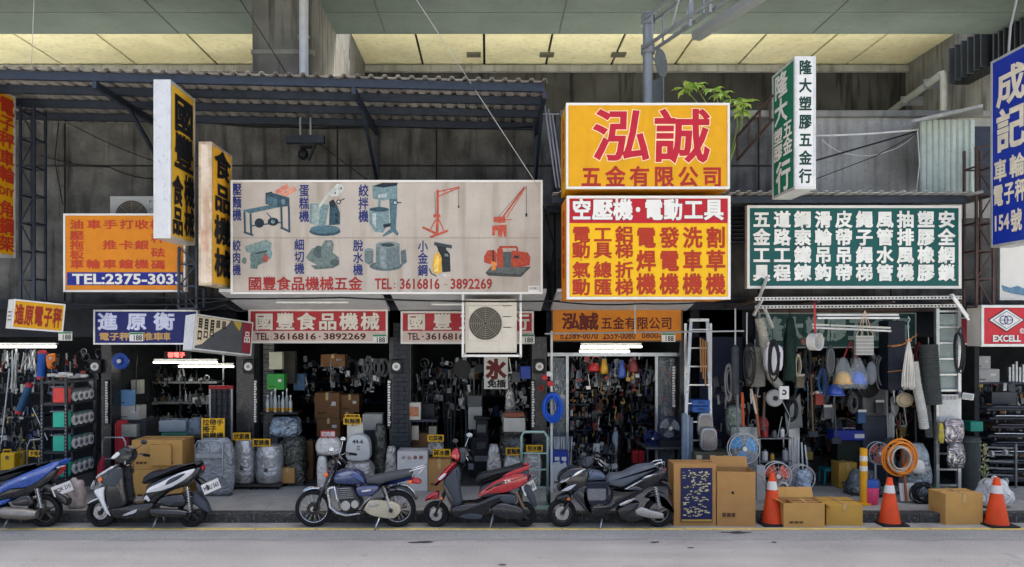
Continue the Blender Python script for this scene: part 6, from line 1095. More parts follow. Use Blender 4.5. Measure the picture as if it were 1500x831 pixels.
t = thing('cool_box', 'grey lidded case with a white label behind the black scooter', 'case', at(872, 730, .7)); Y = .75; a, c = X(856, Y), X(892, Y); B('body', mat('3d444d', .5), t, a, c, Y, Y+.35, .142, Z(706, Y), .02); puff([(a, Z(706, Y)), (c, Z(704, Y)), (c-.08, Z(694, Y)), (a, Z(690, Y))], Y+.17, .17).build('lid', mat('7d8a9a', .4), t, smooth='all'); B('label', mat('b5b5b0', .5, var=.2, scale=20), t, a+.05, c-.05, Y-.006, Y, .2, .38)
# racks of small hardware
TOOLC = ['8a8f92', '5d6266', 'a9adab', '3a3e42', '2b2f33', '6d2a28', '24406d', '8a7a3a', '4d5558', 'b9bbb6', '33383c', '73501f', '1f2225']
def tool_shape(b, p, kind, w, h, rnd):
    if kind == 0: b.box(p.x-w/2, p.x+w/2, p.y-.05, p.y+.05, p.z, p.z+h)
    elif kind == 1: b.cyl(p, p+Vector((0, 0, h)), w/2, w/2*rnd.uniform(.6, 1), 10)
    elif kind == 2: b.bar(p+Vector((-w/2, 0, 0)), p+Vector((w/2, 0, h)), .02); b.bar(p+Vector((w/2, 0, h)), p+Vector((0, 0, h*.6)), .02)
    else: b.cyl(p+Vector((0, 0, 0)), p+Vector((0, 0, h*.6)), w*.18, n=8); b.box(p.x-w/2, p.x+w/2, p.y-.03, p.y+.03, p.z+h*.6, p.z+h)
def rack(label, x0, x1, ys, Y, dep, seed, n, where, fill=.9, mm=None, cat='rack'):
    rnd = random.Random(seed); t = thing('tool_rack', label, cat, (X((x0+x1)/2, Y), Y+dep/2, .15), 'racks inside the shops'); mm = mm or STEEL
    for y in ys: B('shelf', mm, t, X(x0, Y), X(x1, Y), Y, Y+dep, Z(y+1.5, Y), Z(y, Y))
    for q in (x0, x1): B('upright', mm, t, X(q, Y)-.012, X(q, Y)+.012, Y+dep-.03, Y+dep, .15, Z(ys[0]-22, Y))
    rows = {}; cnt = 0; st = {}
    for i, y in enumerate(ys):
        x = x0+1
        while x < x1-3:
            w = rnd.uniform(3, 8); h = rnd.uniform(5, 16); p = at(x+w/2, y-.05, Y+dep*rnd.uniform(.15, .5)); col = rnd.choice(TOOLC); ws, hs = w/sc(Y)*.92, h/sc(Y); k = rnd.randrange(4)
            if cnt < n:
                b = M(); tool_shape(b, p, k, ws, hs, rnd); o = b.build('tool', mat(col, .4, .4, var=.2), None); key = (i, col); tag(o, f'small {CN[col]} tool, {ORD[i]} shelf, {where}', 'tool', f'tools on the {where}'); cnt += 1
            else: tool_shape(st.setdefault(col, M()), p, k, ws, hs, rnd)
            x += w+rnd.uniform(0, 1.6)
    for col, b in st.items():
        tag(b.build('small_hardware', mat(col, .4, .4, var=.2), None), f'mass of small {CN[col]} hardware on the {where}', 'hardware', kind='stuff')
CN = dict(zip(TOOLC, ('silver', 'grey', 'pale grey', 'charcoal', 'black', 'dark red', 'dark blue', 'dull yellow', 'steel grey', 'whitish', 'dark', 'brown', 'jet black'))); ORD = ('top', 'second', 'third', 'fourth', 'fifth', 'sixth', 'seventh', 'lowest')
rack('dark crowded tool rack at the back of the tool shop', 866, 962, (548, 566, 585, 604, 623, 642, 660), 5.2, .4, 1, 40, 'back rack of the tool shop')
rack('crowded tool rack along the near side of the tool shop', 834, 864, (556, 574, 592, 611, 630, 650, 672), 3.4, .4, 2, 24, 'side rack of the tool shop'); rack('narrow tool rack beside the blue fans', 930, 960, (560, 580, 600, 620, 640), 3.6, .3, 3, 18, 'rack beside the blue fans')
rack('low heap rack of machines behind the black scooter', 836, 896, (660, 678, 700), 2.6, .4, 12, 22, 'low rack behind the black scooter'); rack('dark shelf rack in the first shop', 0, 60, (545, 575, 610, 645), 4.0, .4, 4, 14, 'rack of the first shop'); rack('dark rack at the back of the first red shop', 440, 560, (560, 590, 620, 650, 680), 5.6, .4, 6, 12, 'rack of the first red shop')
rack('dark rack at the back of the rope shop', 1160, 1340, (535, 560, 590, 620, 650, 680), 5.0, .4, 7, 34, 'back rack of the rope shop'); rack('rack of steel parts in the trolley shop', 1416, 1500, (575, 600), 4.4, .4, 8, 8, 'rack of the trolley shop'); rack('dim rack at the back of the second red shop', 610, 770, (555, 580, 610, 640, 670), 5.8, .4, 9, 12, 'rack of the second red shop')
rnd = random.Random(77)
for k in range(44):        # tools hung on the glass of the tool shop
    px = rnd.choice((rnd.uniform(804, 828), rnd.uniform(964, 990), rnd.uniform(835, 960))); py = rnd.uniform(530, 560) if 830 < px < 962 else rnd.uniform(530, 640); Y = 2.75 if 830 < px < 962 else 2.55; col = rnd.choice(TOOLC); p = at(px, py, Y); b = M(); h = rnd.uniform(.12, .3)
    b.bar(p, p-Vector((rnd.uniform(-.04, .04), 0, h)), rnd.uniform(.01, .03), .02); b.obox(p-Vector((0, 0, h)), (rnd.uniform(.04, .1), .03, rnd.uniform(.03, .08))); o = b.build('hanging_tool', mat(col, .35, .5, var=.2)); tag(o, f'{CN[col]} hand tool in the glazed tool shop front', 'tool', 'hand tools hanging in the tool shop')
for k in range(16):
    px = 805+k*2.2; o = M().cyl(at(px, 640, 2.1), at(px+rnd.uniform(-3, 3), 690, 2.0), .012, n=6).build('tool_stick', mat(rnd.choice(('a9adab', '8a8f92', '5d5a50')), .4, .5)); tag(o, 'thin tool handle standing behind the blue tool box', 'stick', 'tool handles behind the blue tool box')
# ===== end of the tool shop, ladder corner
ALM = mat('b5b8b8', .35, .7, var=.1, grime=.15, dcol='77756f')
t = thing('step_ladder', 'tall aluminium step ladder leaning folded beside the tool shop', 'ladder', at(1025, 678, 1.6)); Y = 1.5
for a, b in (((1001, 676), (1012, 470)), ((1043, 676), (1036, 470))): M().bar(at(*a, Y), at(*b, Y+.25), .05, .03).build('rail', ALM, t)
for k in range(8): y = 672-k*27; f = (676-y)/206; M().bar(at(1001+11*f, y, Y+.25*f), at(1043-7*f, y, Y+.25*f), .06, .02).build('rung', ALM, t)
B('top_plate', ALM, t, X(1010, 1.7), X(1038, 1.7), 1.68, 1.82, Z(471, 1.7), Z(467, 1.7)); 
for q in (1004, 1041): M().bar(at(q, 690, 1.9), at(q, 474, 1.8), .04, .025).build('rear_leg', ALM, t)
for k in range(4): tag(M().cyl(at(1026+k*3.5, 495+2*k, 1.5), at(1027+k*3.2, 545+10*(k % 3), 1.5), .012, n=7).build('wooden_stick', mat('9c7448', .7, var=.1)), f'thin wooden stick tied to the step ladder, {("first","second","third","last")[k]} from its outer rail', 'stick', 'sticks on the ladder')
for k in range(2):
    p = at(1026, 604-9.5*k, 1.6); t = thing('blue_tool_case', f'{("lower", "upper")[k]} of two small blue cases stacked by the ladder', 'case', p, 'blue cases'); B('shell', mat('2a5596', .45, var=.08), t, p.x-.15, p.x+.15, 1.55, 1.8, p.z, p.z+.1, .015); M().tube([p+Vector((-.05, -.07, .05)), p+Vector((-.05, -.1, .06)), p+Vector((.05, -.1, .06)), p+Vector((.05, -.07, .05))], .008, 6).build('handle', DPL, t)
for k, (x0, y0, x1, y1, Y) in enumerate(((1022, 605, 1046, 640, 1.5), (1026, 627, 1052, 661, 1.35))):
    t = thing('floodlight', f'{("rear", "front")[k]} of two rounded grey floodlights standing by the ladder', 'lamp', at((x0+x1)/2, y1, Y), 'grey floodlights'); pts = [(x0, y1), (x0+1, y0+6), (x0+5, y0), (x1-5, y0), (x1-1, y0+6), (x1, y1)]; puff([(X(a, Y), Z(b, Y)) for a, b in pts], Y+.05, .05).build('body', mat('9b9c9c', .35, .3, var=.1), t, smooth='all'); puff([(X(a*.8+(x0+x1)*.1, Y), Z(b*.8+(y0+y1)*.1, Y)) for a, b in pts], Y-.003, .01, ins=.006).build('lens', mat('77716d', .2, var=.2), t, smooth='all'); B('foot', DPL, t, X(x0+2, Y), X(x1-2, Y), Y-.02, Y+.12, Z(y1+2, Y), Z(y1, Y))
t = thing('heavy_case', 'long olive metal case under the grey floodlights', 'case', at(1045, 677, 1.3)); Y = 1.25; B('body', mat('4a4a3c', .6, var=.15), t, X(1017, Y), X(1072, Y), Y, Y+.5, Z(678, Y), Z(663, Y), .015); 
for q in (1024, 1044, 1064): B('latch', mat('b3a98a', .5), t, X(q-4, Y), X(q+4, Y), Y-.015, Y, Z(673, Y), Z(667, Y))
B_ = M().box(X(1010, 1.3), X(1075, 1.3), 1.3, 1.75, .14, Z(678.4, 1.25)).build('low_bench', mat('2d2f30', .6)); tag(B_, 'dark low bench under the long olive case', 'bench')
t = thing('tarp_roll', 'grey blue rolled tarpaulins standing at the foot of the ladder', 'roll', at(1008, 680, 1.4))
for k in range(3): M().cyl((X(1002+k*5, 1.4), 1.42, .14), (X(1003+k*5, 1.4), 1.45, Z(606+3*k, 1.4)), .04, n=10).build('roll', mat(('6d7f8f', '7d8a94', '5a6a78')[k], .5, var=.2), t, smooth=True)
fan('pale blue fan standing above the brown cartons', 1089, 657, 22, 1.1, mat('4f94c4', .4, var=.08), mat('b5b9ba', .4, .4), floor=.14); B_ = M().box(X(1071, 1.5), X(1110, 1.5), 1.5, 1.56, .14, Z(626, 1.5)).build('metal_panel', mat('7d8588', .4, .5, var=.15)); tag(B_, 'flat grey metal panel behind the pale blue fan', 'panel')
t, w, h = carton('tall brown carton with a blue poster on its face', 987, 680, 1049, 771, Yb(771, 0), .35, CARD, zb=.004, marks=False, tape=False)
po = B('poster', mat('1a2148', .5, var=.1), t, -w/2+.1, w/2-.06, -.016, -.006, .06, h-.06); rnd = random.Random(4)
b = M(); 
for k in range(120): u, v = rnd.uniform(-w/2+.12, w/2-.13), rnd.uniform(.14, h-.1); b.box(u, u+rnd.uniform(.015, .05), -.02, -.0165, v, v+rnd.uniform(.008, .02))
b.build('small_print', mat('b9b08a', .5, var=.4, scale=30), t, kind='stuff'); B('bottom_strip', mat('a8863a', .5), t, -w/2+.11, w/2-.07, -.021, -.0165, .07, .1)
t, w, h = carton('open topped brown carton beside the poster carton', 1051, 692, 1106, 772, Yb(772, 0), .4, CARD, True, zb=.004, rot=-4); M().cyl((-.05, -.004, h*.62), (-.05, .01, h*.62), .02, n=14).build('hand_hole', BLACK, t)
carton('open empty carton between the orange cones', 1148, 738, 1208, 773, Yb(773, 0), .38, CARD2, True, zb=.004); carton('flat yellow brown carton lying beside the orange cone', 1211, 740, 1263, 771, Yb(771, 0)+.02, .5, mat('b98f42', .75, var=.06), rot=-3, zb=.004, marks=False); carton('brown carton by the last orange cone', 1384, 724, 1441, 769, Yb(769, 0), .38, CARD2, zb=.004, rot=4, marks=False); carton('small brown box inside the open empty carton', 1160, 722, 1200, 736, Yb(773, 0)+.12, .2, CARD, zb=.2, marks=False)
CON = mat('d2481c', .5, var=.1, grime=.15, dcol='6d3a28')
for i, (cx, yt, yb, hw) in enumerate(((1131, 694, 769, 15), (1303, 701, 769, 15), (1460, 701, 771, 16))):
    Y = Yb(yb, 0)+.05; s = sc(Y); t = thing('traffic_cone', ('orange cone beside the open empty carton', 'orange cone standing alone before the pink bucket', 'dirty orange cone before the white plastic bag')[i], 'cone', (X(cx, Y), Y, 0), 'orange traffic cones'); h = (yb-yt)/s; r = hw/s; c = (X(cx, Y), Y, 0)
    M().lathe([(r*1.0, .03), (r*.96, .06), (r*.25, h-.01), (r*.2, h), (0, h)], c, 22).build('body', CON, t, smooth=True); M().lathe([(r*(.96-.71*.66)+.004, .06+(h-.07)*.66), (r*(.96-.71*.84)+.004, .06+(h-.07)*.84)], c, 22).build('band', WHT, t, smooth=True); M().box(c[0]-r*1.3, c[0]+r*1.3, Y-r*1.3, Y+r*1.3, .005, .032).build('base', RUB, t, bevel=.01)
t = thing('bollard', 'yellow and white banded bollard on the pavement', 'bollard', (X(1265, .9), .9, .14)); Y = Yb(739); c = Vector((X(1265, Y), Y, .14)); h = Z(657, Y)-.14; M().cyl(c, c+Vector((0, 0, h)), .055, n=18).build('post', mat('d79a1e', .5, var=.08), t, smooth=True); M().cyl(c, c+Vector((0, 0, .03)), .11, n=18).build('base', mat('d79a1e', .5, var=.08), t, smooth=True)
for f in (.6, .78): M().lathe([(.057, h*f), (.057, h*(f+.09))], c, 18).build('band', WHT, t, smooth=True)
t = thing('bucket', 'pink plastic bucket with blue lid beside the bollard', 'bucket', (X(1281, .85), .95, .14)); Y = Yb(741); c = (X(1281, Y), Y+.12, .14); M().lathe([(.1, 0), (.115, .05), (.12, .24), (.11, .27)], c, 20).build('body', mat('cc3f66', .4, var=.08), t, smooth=True); M().lathe([(.115, .27), (.115, .36), (.1, .38), (0, .38)], c, 20).build('lid', mat('2a4f9e', .4), t, smooth=True); M().tube([(c[0]-.12, c[1], .4), (c[0], c[1]-.14, .3), (c[0]+.12, c[1], .4)], .006, 6).build('handle', GALV, t)
t = thing('plastic_stool', 'teal plastic stool inside the rope shop', 'stool', (X(1218, 2.3), 2.4, .15)); Y = 2.25; m = mat('1f7f86', .5, var=.06); B('seat', m, t, X(1208, Y), X(1230, Y), Y, Y+.26, Z(691, Y), Z(687, Y), .01)
for q in (1209.5, 1228.5):
    for y in (Y+.02, Y+.24): M().bar((X(q, Y), y, Z(690, Y)), (X(q+(1 if q > 1220 else -1), Y), y, .15), .03).build('leg', m, t)
carton('yellow carton beside the teal stool', 1229, 690, 1255, 727, 1.9, .3, mat('b08a3c', .7), zb=.15); carton('dark red package on the yellow carton', 1228, 680, 1256, 689.5, 1.95, .22, mat('7d2530', .4), tape=False, marks=False)
t, w, h = carton('black box with green letters under the blue tool box', 1227, 646, 1265, 680, 2.1, .25, mat('16201c', .5), tape=False, marks=False); B_ = M().box(X(1226, 2.2), X(1266, 2.2), 2.2, 2.5, .15, Z(680.3, 2.1)).build('stand', BLACK); tag(B_, 'low black stand under the box with green letters', 'stand')
t = thing('tool_box', 'long blue metal tool box with white label in the rope shop', 'tool box', at(1244, 646, 2.0)); Y = 2.0; B('body', mat('1d2f8a', .4, var=.08), t, X(1221, Y), X(1267, Y), Y, Y+.25, Z(645.6, Y), Z(631, Y), .008); B('label', WHT, t, X(1252, Y), X(1266, Y), Y-.005, Y, Z(642, Y), Z(636, Y)); M().tube([at(1235, 631, Y+.12), at(1236, 627, Y+.12), at(1252, 627, Y+.12), at(1253, 631, Y+.12)], .01, 6).build('handle', GALV, t)
fan('large wire guarded fan behind the blue tool box', 1236, 634, 21, 2.7, mat('6d7274', .4), mat('8d9294', .4, .5)); fan('fan with orange blades behind the first orange cone', 1138, 697, 20, .75, mat('c9553f', .4, var=.06), mat('b5b9ba', .4, .4)); fan('white fan guard leaning behind the open empty carton', 1173, 700, 19, 1.15, mat('8f9698', .4), mat('b9bcbb', .4, .4)); fan('fan with red blades in a plastic bag beside the orange hose', 1287, 664, 16, 1.2, mat('a8504a', .4), mat('9aa0a2', .4, .4), floor=.14)
coil('big loose coil of orange hose beside the bagged fan', 1317, 671, 25, 28, .85, mat('d9822a', .45, var=.1), 7, .016, 'hose_coil', 'hose', 12, None, .1); coil('grey hose coil hanging inside the orange hose', 1318, 672, 19, 22, .8, mat('a8aaa0', .5), 2, .013, 'hose_coil', 'hose', 13, None, .05); coil('black cable coil standing on the pavement', 1351, 722, 17, 16, Yb(739)+.05, mat('1c1e21', .5), 10, .011, 'cable_coil', 'cable', 14, None, .12)
tag(M().bar(at(1320, 640, .95), at(1328, 735, .8), .03).build('wooden_stick', mat('96562f', .7, var=.15)), 'brown wooden handle standing through the orange hose coil', 'stick'); tag(M().obox((X(1328, .9), .88, .4), (.24, .012, .28), Matrix.Rotation(R(-12), 3, 'X')).xf(Matrix.Translation((0, 0, -.1))).build('paper_sheet', WHT), 'white printed sheet leaning under the orange hose', 'paper')
wrapped('large clear plastic cover with grey parts beside the orange hose', 1330, 652, 1372, 724, 1.15, .45, mat('8d9698', .12, .1, var=.4, scale=8, crink=1.), .75, 71, 'plastic_cover', 'cover', z0=.14); M().ball(at(1344, 684, 1.12), (.12, .05, .12), 16, 10).build('white_drum', WHT, bpy.data.objects['plastic_cover'], smooth='all')
wrapped('low dome of clear plastic behind the bollard', 1246, 691, 1300, 738, 1.25, .45, mat('5d6466', .12, .1, var=.5, scale=8, crink=1.), .6, 72, 'plastic_cover', 'cover', z0=.14)
carton('white upright box beside the first orange cone', 1109, 690, 1121, 738, 1.1, .15, mat('bcbdb8', .5), tape=False, marks=False, zb=.14)
t = thing('work_table', 'small steel table with jars in front of the rope shop', 'table', (X(1135, 1.5), 1.6, .14)); Y = 1.5
for y in (642, 676): B('top', mat('5a5f62', .4, .5), t, X(1112, Y), X(1162, Y), Y, Y+.4, Z(y+1.5, Y), Z(y, Y))
for q in (1113, 1161): 
    for y in (Y+.01, Y+.38): M().cyl((X(q, Y), y, Z(642, Y)), (X(q, Y), y, .14), .014, n=8).build('leg', GALV, t)
for k, (px, py, w, h, c_) in enumerate(((1120, 676, 9, 18, 'b9bab4'), (1131, 676, 6, 13, 'a8862f'), (1150, 676, 8, 20, '8d9294'), (1120, 642, 10, 14, '8f2f34'), (1134, 642, 7, 12, '55595c'), (1146, 642, 6, 16, 'c4c5c0'))):
    p = at(px, py, 1.62); t = thing('jar', f'{("white tub", "mustard tin", "grey can", "red enamel pot", "dark pot", "white bottle")[k]} on the {("lower", "upper")[k > 2]} top of the small steel table', 'jar', p, 'jars on the steel table'); r = w/2/sc(1.62); hh = h/sc(1.62); M().lathe([(r*.95, 0), (r, hh*.1), (r, hh*.75), (r*.7, hh*.85)], p, 14).build('body', mat(c_, .4, var=.1), t, smooth=True); M().lathe([(r*.72, hh*.85), (r*.72, hh), (0, hh)], p, 14).build('lid', DPL, t, smooth=True)
for k in range(4): tag(M().cyl(at(1164+k*5, 640+4*k, 1.6), (X(1160+k*9, 1.5), 1.5, .14), .018, n=8).build('steel_pipe', GALV), f'leaning steel pipe beside the small steel table, {("first","second","third","last")[k]} from the table', 'pipe', 'pipes by the steel table')
wrapped('blue and white bagged mop heads in the fan corner', 1168, 690, 1192, 726, 1.0, .2, mat('8a9aa8', .3, var=.5, scale=14, crink=.8), .8, 74, 'bagged_goods', 'bag', z0=.14)
coil('white rope coil low behind the first orange cone', 1146, 718, 9, 14, .7, mat('c4bfb0', .7), 7, .009, 'rope_coil', 'rope', 16)
# ===== goods rack and hanging goods of the rope shop
t = thing('goods_rack', 'overhead rack of perforated angle steel carrying hanging goods', 'rack', at(1260, 440, .7)); PS = mat('b9bab5', .4, .4, var=.12, grime=.4, dcol='6b5f50')
for (y, Y) in ((438, .5), (450, 1.0), (456, 1.9)):
    o = M().bar(at(1106, y, Y), at(1408, y-2, Y), .03, .05).build('beam', PS if Y < 1.5 else RUST, t)
    if Y < 1.5:
        for k in range(58): B('slot', BLACK, o, X(1108+k*5.2, Y), X(1110.6+k*5.2, Y), Y-.018, Y-.014, Z(y+1.2-k*.035, Y), Z(y-1-k*.035, Y))
for q in (1106, 1200, 1310, 1408): M().bar(at(q, 442, .5), (X(q, .5), 2.2, Z(447, .8)), .03).build('cross_beam', RUST, t)
for a, b in (((1112, 437), (1124, 405)), ((1104, 462), (1116, 440)), ((1120, 452), (1132, 480))): M().bar(at(*a, .6), at(*b, .75), .035).build('strut', PS, t)
for q in (1108, 1404): M().bar((X(q, 1.9), 1.9, .14), at(q, 440, 1.9), .04).build('post', STEEL, t)
BRU = mat('3d4247', .8, var=.2, bump=.6, bscale=60)
def brush(label, px, y0, y1, ym, Y=1.2, r=.06, col=BRU): t = thing('pipe_brush', label, 'brush', at(px, y1, Y), 'brushes hanging at the rope shop'); M().cyl(at(px, y0, Y), at(px, ym, Y), .014, n=8).build('handle', GALV, t); M().lathe([(.01, 0), (r, .05), (r, (y1-ym)/sc(Y)-.05), (.01, (y1-ym)/sc(Y))], at(px, y1, Y), 14).build('bristle', col, t, smooth=True)
brush('long grey bristle brush hanging by the ladder', 1077, 452, 580, 505); brush('dark brush hanging beside the black cable', 1094, 458, 540, 508, 1.3, .05)
coil('long black cable hank hanging in front of the ribbed roll', 1098, 536, 9, 32, 1.0, mat('17191b', .5), 5, .011, 'cable_hank', 'cable', 21, None, .06); coil('black cable hank around the white jerry can', 1133, 527, 8, 30, .95, mat('1c1e20', .5), 5, .011, 'cable_hank', 'cable', 22, None, .06); coil('dark cable hank hanging from the tall ladder', 1404, 515, 7, 34, .9, mat('25282b', .5), 5, .012, 'cable_hank', 'cable', 23, None, .06)
duct('thick ribbed grey roll hanging near the ladder', [(1106, 508, 1.4), (1107, 566, 1.4)], .16, mat('8a8880', .6, var=.1), 'ribbed_roll', 'roll'); duct('curling pale ribbed duct at the corner of the rack', [(1112, 466, 1.2), (1118, 490, 1.2), (1122, 520, 1.3), (1130, 552, 1.4), (1142, 566, 1.4)], .08, mat('a3a196', .6, var=.1)); duct('pale grey ribbed duct hanging beside the rope hank', [(1338, 530, 1.1), (1342, 560, 1.1), (1350, 600, 1.1), (1354, 628, 1.1)], .075, mat('b3b3ac', .5, var=.08)); duct('dark grey ribbed duct hanging next to the ladder', [(1360, 505, 1.2), (1363, 560, 1.2), (1366, 592, 1.2)], .15, mat('4f5350', .6, var=.15)); duct('thin dark ribbed duct behind the pale one', [(1352, 560, 1.4), (1362, 640, 1.4)], .07, mat('5a5d5a', .6, var=.1))
t = thing('jerry_can', 'white plastic jerry can hanging at the rope shop', 'can', at(1134, 546, 1.1)); Y = 1.1; puff([(X(a, Y), Z(b, Y)) for a, b in ((1121, 545), (1120, 512), (1128, 505), (1142, 505), (1148, 512), (1147, 545))], Y+.05, .06).build('body', mat('c9c9cf', .4, var=.04), t, smooth='all'); B('label', mat('44507d', .5), t, X(1139, Y), X(1143, Y), Y-.014, Y-.008, Z(524, Y), Z(516, Y)); M().cyl(at(1126, 507, Y+.05), at(1126, 501, Y+.05), .03, n=10).build('cap', WHT, t)
t = thing('net_roll', 'dark green net hanging at the rope shop', 'net', at(1157, 560, 1.4)); blob(M(), at(1157, 558, 1.4), .2, .16, 92/sc(1.4), 6, 12, .14, .7).build('net', mat('1d332c', .8, var=.4, scale=30, bump=.8, bscale=50), t, smooth='all'); M().tube([at(1157, 468, 1.4), at(1157, 446, 1.4)], .008, 6).build('cord', BLACK, t)
t = thing('socket_box', 'small white socket box hanging at the rope shop', 'socket', at(1149, 585, 1.2)); Y = 1.2; B('box', WHT, t, X(1142, Y), X(1156, Y), Y, Y+.06, Z(585, Y), Z(566, Y), .006); M().cyl(at(1148, 575, Y-.008), at(1148, 575, Y), .045, n=18).build('face', BLACK, t); M().cyl(at(1148, 575, Y-.014), at(1148, 575, Y-.006), .02, n=12).build('pin', WHT, t); M().tube([at(1148, 566, Y+.03), at(1148, 505, Y+.1)], .006, 5).build('cord', BLACK, t)
t = thing('wire_reel', 'grey reel with hanging loops of wire under the ribbed duct', 'reel', at(1133, 596, 1.3)); p = at(1133, 583, 1.3); M().lathe([(.12, 0), (.14, .02), (.14, .06), (.12, .08)], p, 22, 'y').build('reel', mat('8d8f8c', .5), t, smooth=True); M().cyl(p-Vector((0, .1, 0)), p+Vector((0, .02, 0)), .04, n=12).build('hub', BLACK, t); M().tube([p+Vector((.1, -.05, 0)), p+Vector((.25, -.05, -.3)), p+Vector((.2, -.05, -.6)), p+Vector((.05, -.05, -.65)), p+Vector((.12, -.05, -.3))], .007, 6).build('wire', mat('8f918c', .5), t); M().tube([p+Vector((0, .03, .1)), p+Vector((0, .03, 1.2))], .006, 5).build('cord', BLACK, t)
for k, (a, b, c_) in enumerate((((1100, 570), (1108, 606), 'b3ada0'), ((1087, 575), (1089, 625), 'b5532e'), ((1106, 578), (1112, 640), '8a5a3a'), ((1080, 560), (1081, 640), '6d7072'), ((1120, 575), (1118, 630), '5a4a3a'))): tag(M().cyl(at(*a, 1.35), at(*b, 1.35), .022, n=8).build('tool_stick', mat(c_, .6, var=.15)), f'{("bone white", "orange", "brown wooden", "grey steel", "dark wooden")[k]} tool shaft hanging under the ribbed roll', 'stick', 'tool shafts under the ribbed roll')
wrapped('pale green packs of fittings behind the hanging brush', 1066, 595, 1090, 640, 1.7, .2, mat('77857a', .3, .1, var=.5, scale=16, crink=.7), .95, 81, 'packed_fittings', 'goods'); wrapped('red bagged bundle on the rear of the steel table', 1112, 612, 1128, 641, 1.8, .2, mat('8f2f38', .4, var=.4, scale=16, crink=.7), .85, 82, 'bagged_goods', 'bag')
t = thing('strap_ring', 'white webbing ring hanging on a red strap', 'ring', at(1194, 513, .8)); p = at(1194, 501, .8); b = M(); b.lathe([(.125, -.07), (.135, -.07), (.135, .07), (.125, .07), (.125, -.07)], p, 26, 'y'); b.xf(Matrix.Translation(p)@Matrix.Rotation(R(35), 4, 'Z')@Matrix.Translation(-p)); b.build('ring', mat('c9c9c4', .5), t, smooth=True); M().bar(p+Vector((0, 0, .13)), at(1193, 440, .8), .03, .008).build('strap', mat('a8323a', .6), t)
t = thing('wire_mesh_roll', 'square pack of grey strap hanging on pale strings', 'pack', at(1267, 521, .8)); Y = .8
for k in range(11): B('strap', mat('8d8d88' if k % 2 else 'a5a49c', .6, var=.1), t, X(1254, Y), X(1280, Y), Y, Y+.06, Z(492+k*2.6+2.2, Y), Z(492+k*2.6, Y))
for q in (1255, 1262, 1272, 1279): M().tube([at(q, 492, Y+.03), at(1267, 455, Y+.03)], .005, 5).build('string', mat('c4a98f', .7), t)
def oval(name, label, px, py, rx, ry, Y, m, cat): t = thing(name, label, cat, at(px, py+ry, Y), 'goods hanging at the rope shop'); p = at(px, py, Y); s = sc(Y); M().ball(p, (rx/s, .05, ry/s), 18, 12).build('body', m, t, smooth='all'); M().ring(p-Vector((0, .03, 0)), rx/s*.72, .008, 'y', 22, 5, ry/rx).build('rim', mat('6d7072', .5), t); M().tube([p+Vector((0, 0, ry/s)), p+Vector((0, 0, ry/s+.35))], .006, 5).build('cord', BLACK, t)
oval('rubber_float', 'dark oval rubber float hanging beside the bagged helmets', 1216, 529, 7, 24, 1.2, mat('44484a', .6, var=.15), 'float'); oval('wash_board', 'grey oval board hanging under the strap pack', 1276, 547, 8, 17, 1.3, mat('6d7478', .5, var=.15), 'board'); oval('straw_hat', 'pale straw hat hanging in the rope shop', 1325, 586, 13, 11, 1.3, mat('a89a7c', .8, var=.12), 'hat'); oval('cable_disc', 'small brown cutting disc hanging under the green fascia', 1177, 500, 5, 6, 1.2, mat('6d4434', .6), 'disc')
for k, (px, py, c_, w) in enumerate(((1235, 553, 'd3a01e', 'yellow'), (1256, 553, '2a5fc4', 'blue'), (1224, 570, '24469e', 'dark blue'))):
    p = at(px, py, 1.15+.15*(k == 2)); t = thing('helmet', f'{w} safety helmet {"in a clear hanging bag" if k < 2 else "below the bagged helmets"}', 'helmet', p-Vector((0, 0, .1)), 'safety helmets'); M().lathe([(.13, -.09), (.125, -.05), (.115, 0), (.085, .06), (.04, .095), (0, .1)], p, 18).build('shell', mat(c_, .3, var=.04, coat=.4), t, smooth='all'); M().lathe([(.125, -.095), (.155, -.1), (.155, -.09), (.125, -.085)], p, 18).build('brim', mat(c_, .3, var=.04, coat=.4), t, smooth=True)
    if k < 2: t2 = thing('clear_bag', f'clear plastic bag holding the {w} helmet', 'bag', p, 'clear bags with helmets'); blob(M(), p-Vector((0, 0, .18)), .36, .34, .5, 90+k, 14, .07, .3).build('bag', CLR, t2, smooth='all'); M().tube([p+Vector((0, 0, .3)), at(1246, 500, 1.15)], .012, 6).build('tie', mat('7d2a2a', .5), t2)
t = thing('shovel', 'steel shovel hanging beside the straw hat', 'shovel', at(1312, 600, 1.4)); M().cyl(at(1305, 500, 1.4), at(1310, 590, 1.4), .016, n=8).build('shaft', GALV, t); puff([(X(a, 1.4), Z(b, 1.4)) for a, b in ((1304, 580), (1316, 580), (1317, 600), (1311, 612), (1305, 602))], 1.4, .012, ins=.006).build('blade', mat('5d6264', .4, .6), t, smooth='all'); M().bar(at(1301, 500, 1.4), at(1310, 499, 1.4), .025).build('grip', BLACK, t)
t = thing('rope_hank', 'white rope hank tied with orange cord on a steel hook', 'rope', at(1331, 570, .9)); RP_ = mat('cfcbc0', .7, var=.1); rnd = random.Random(2)
for k in range(8): q = -8+k*2.2; M().tube([at(1331, 496, .9), at(1331+q*.6, 520, .9+rnd.uniform(-.04, .04)), at(1331+q*1.1, 550, .9+rnd.uniform(-.05, .05)), at(1331+q*1.2, 566, .9), at(1331+q*.9, 571, .92), at(1331+q*.5, 560, .95)], .011, 6).build('strand', RP_, t, smooth='all')
M().ring(at(1331, 499, .9), .035, .012, 'z', 12, 6).build('tie', mat('c07a34', .6), t); M().tube([at(1331, 496, .9), at(1330, 474, .9), at(1333, 468, .9), at(1330, 464, .9)], .008, 6).build('hook', GALV, t); M().tube([at(1306, 508, 1.0), at(1320, 506, .95), at(1331, 499, .9), at(1343, 490, .95)], .007, 6).build('orange_cord', mat('b5783c', .6), t)
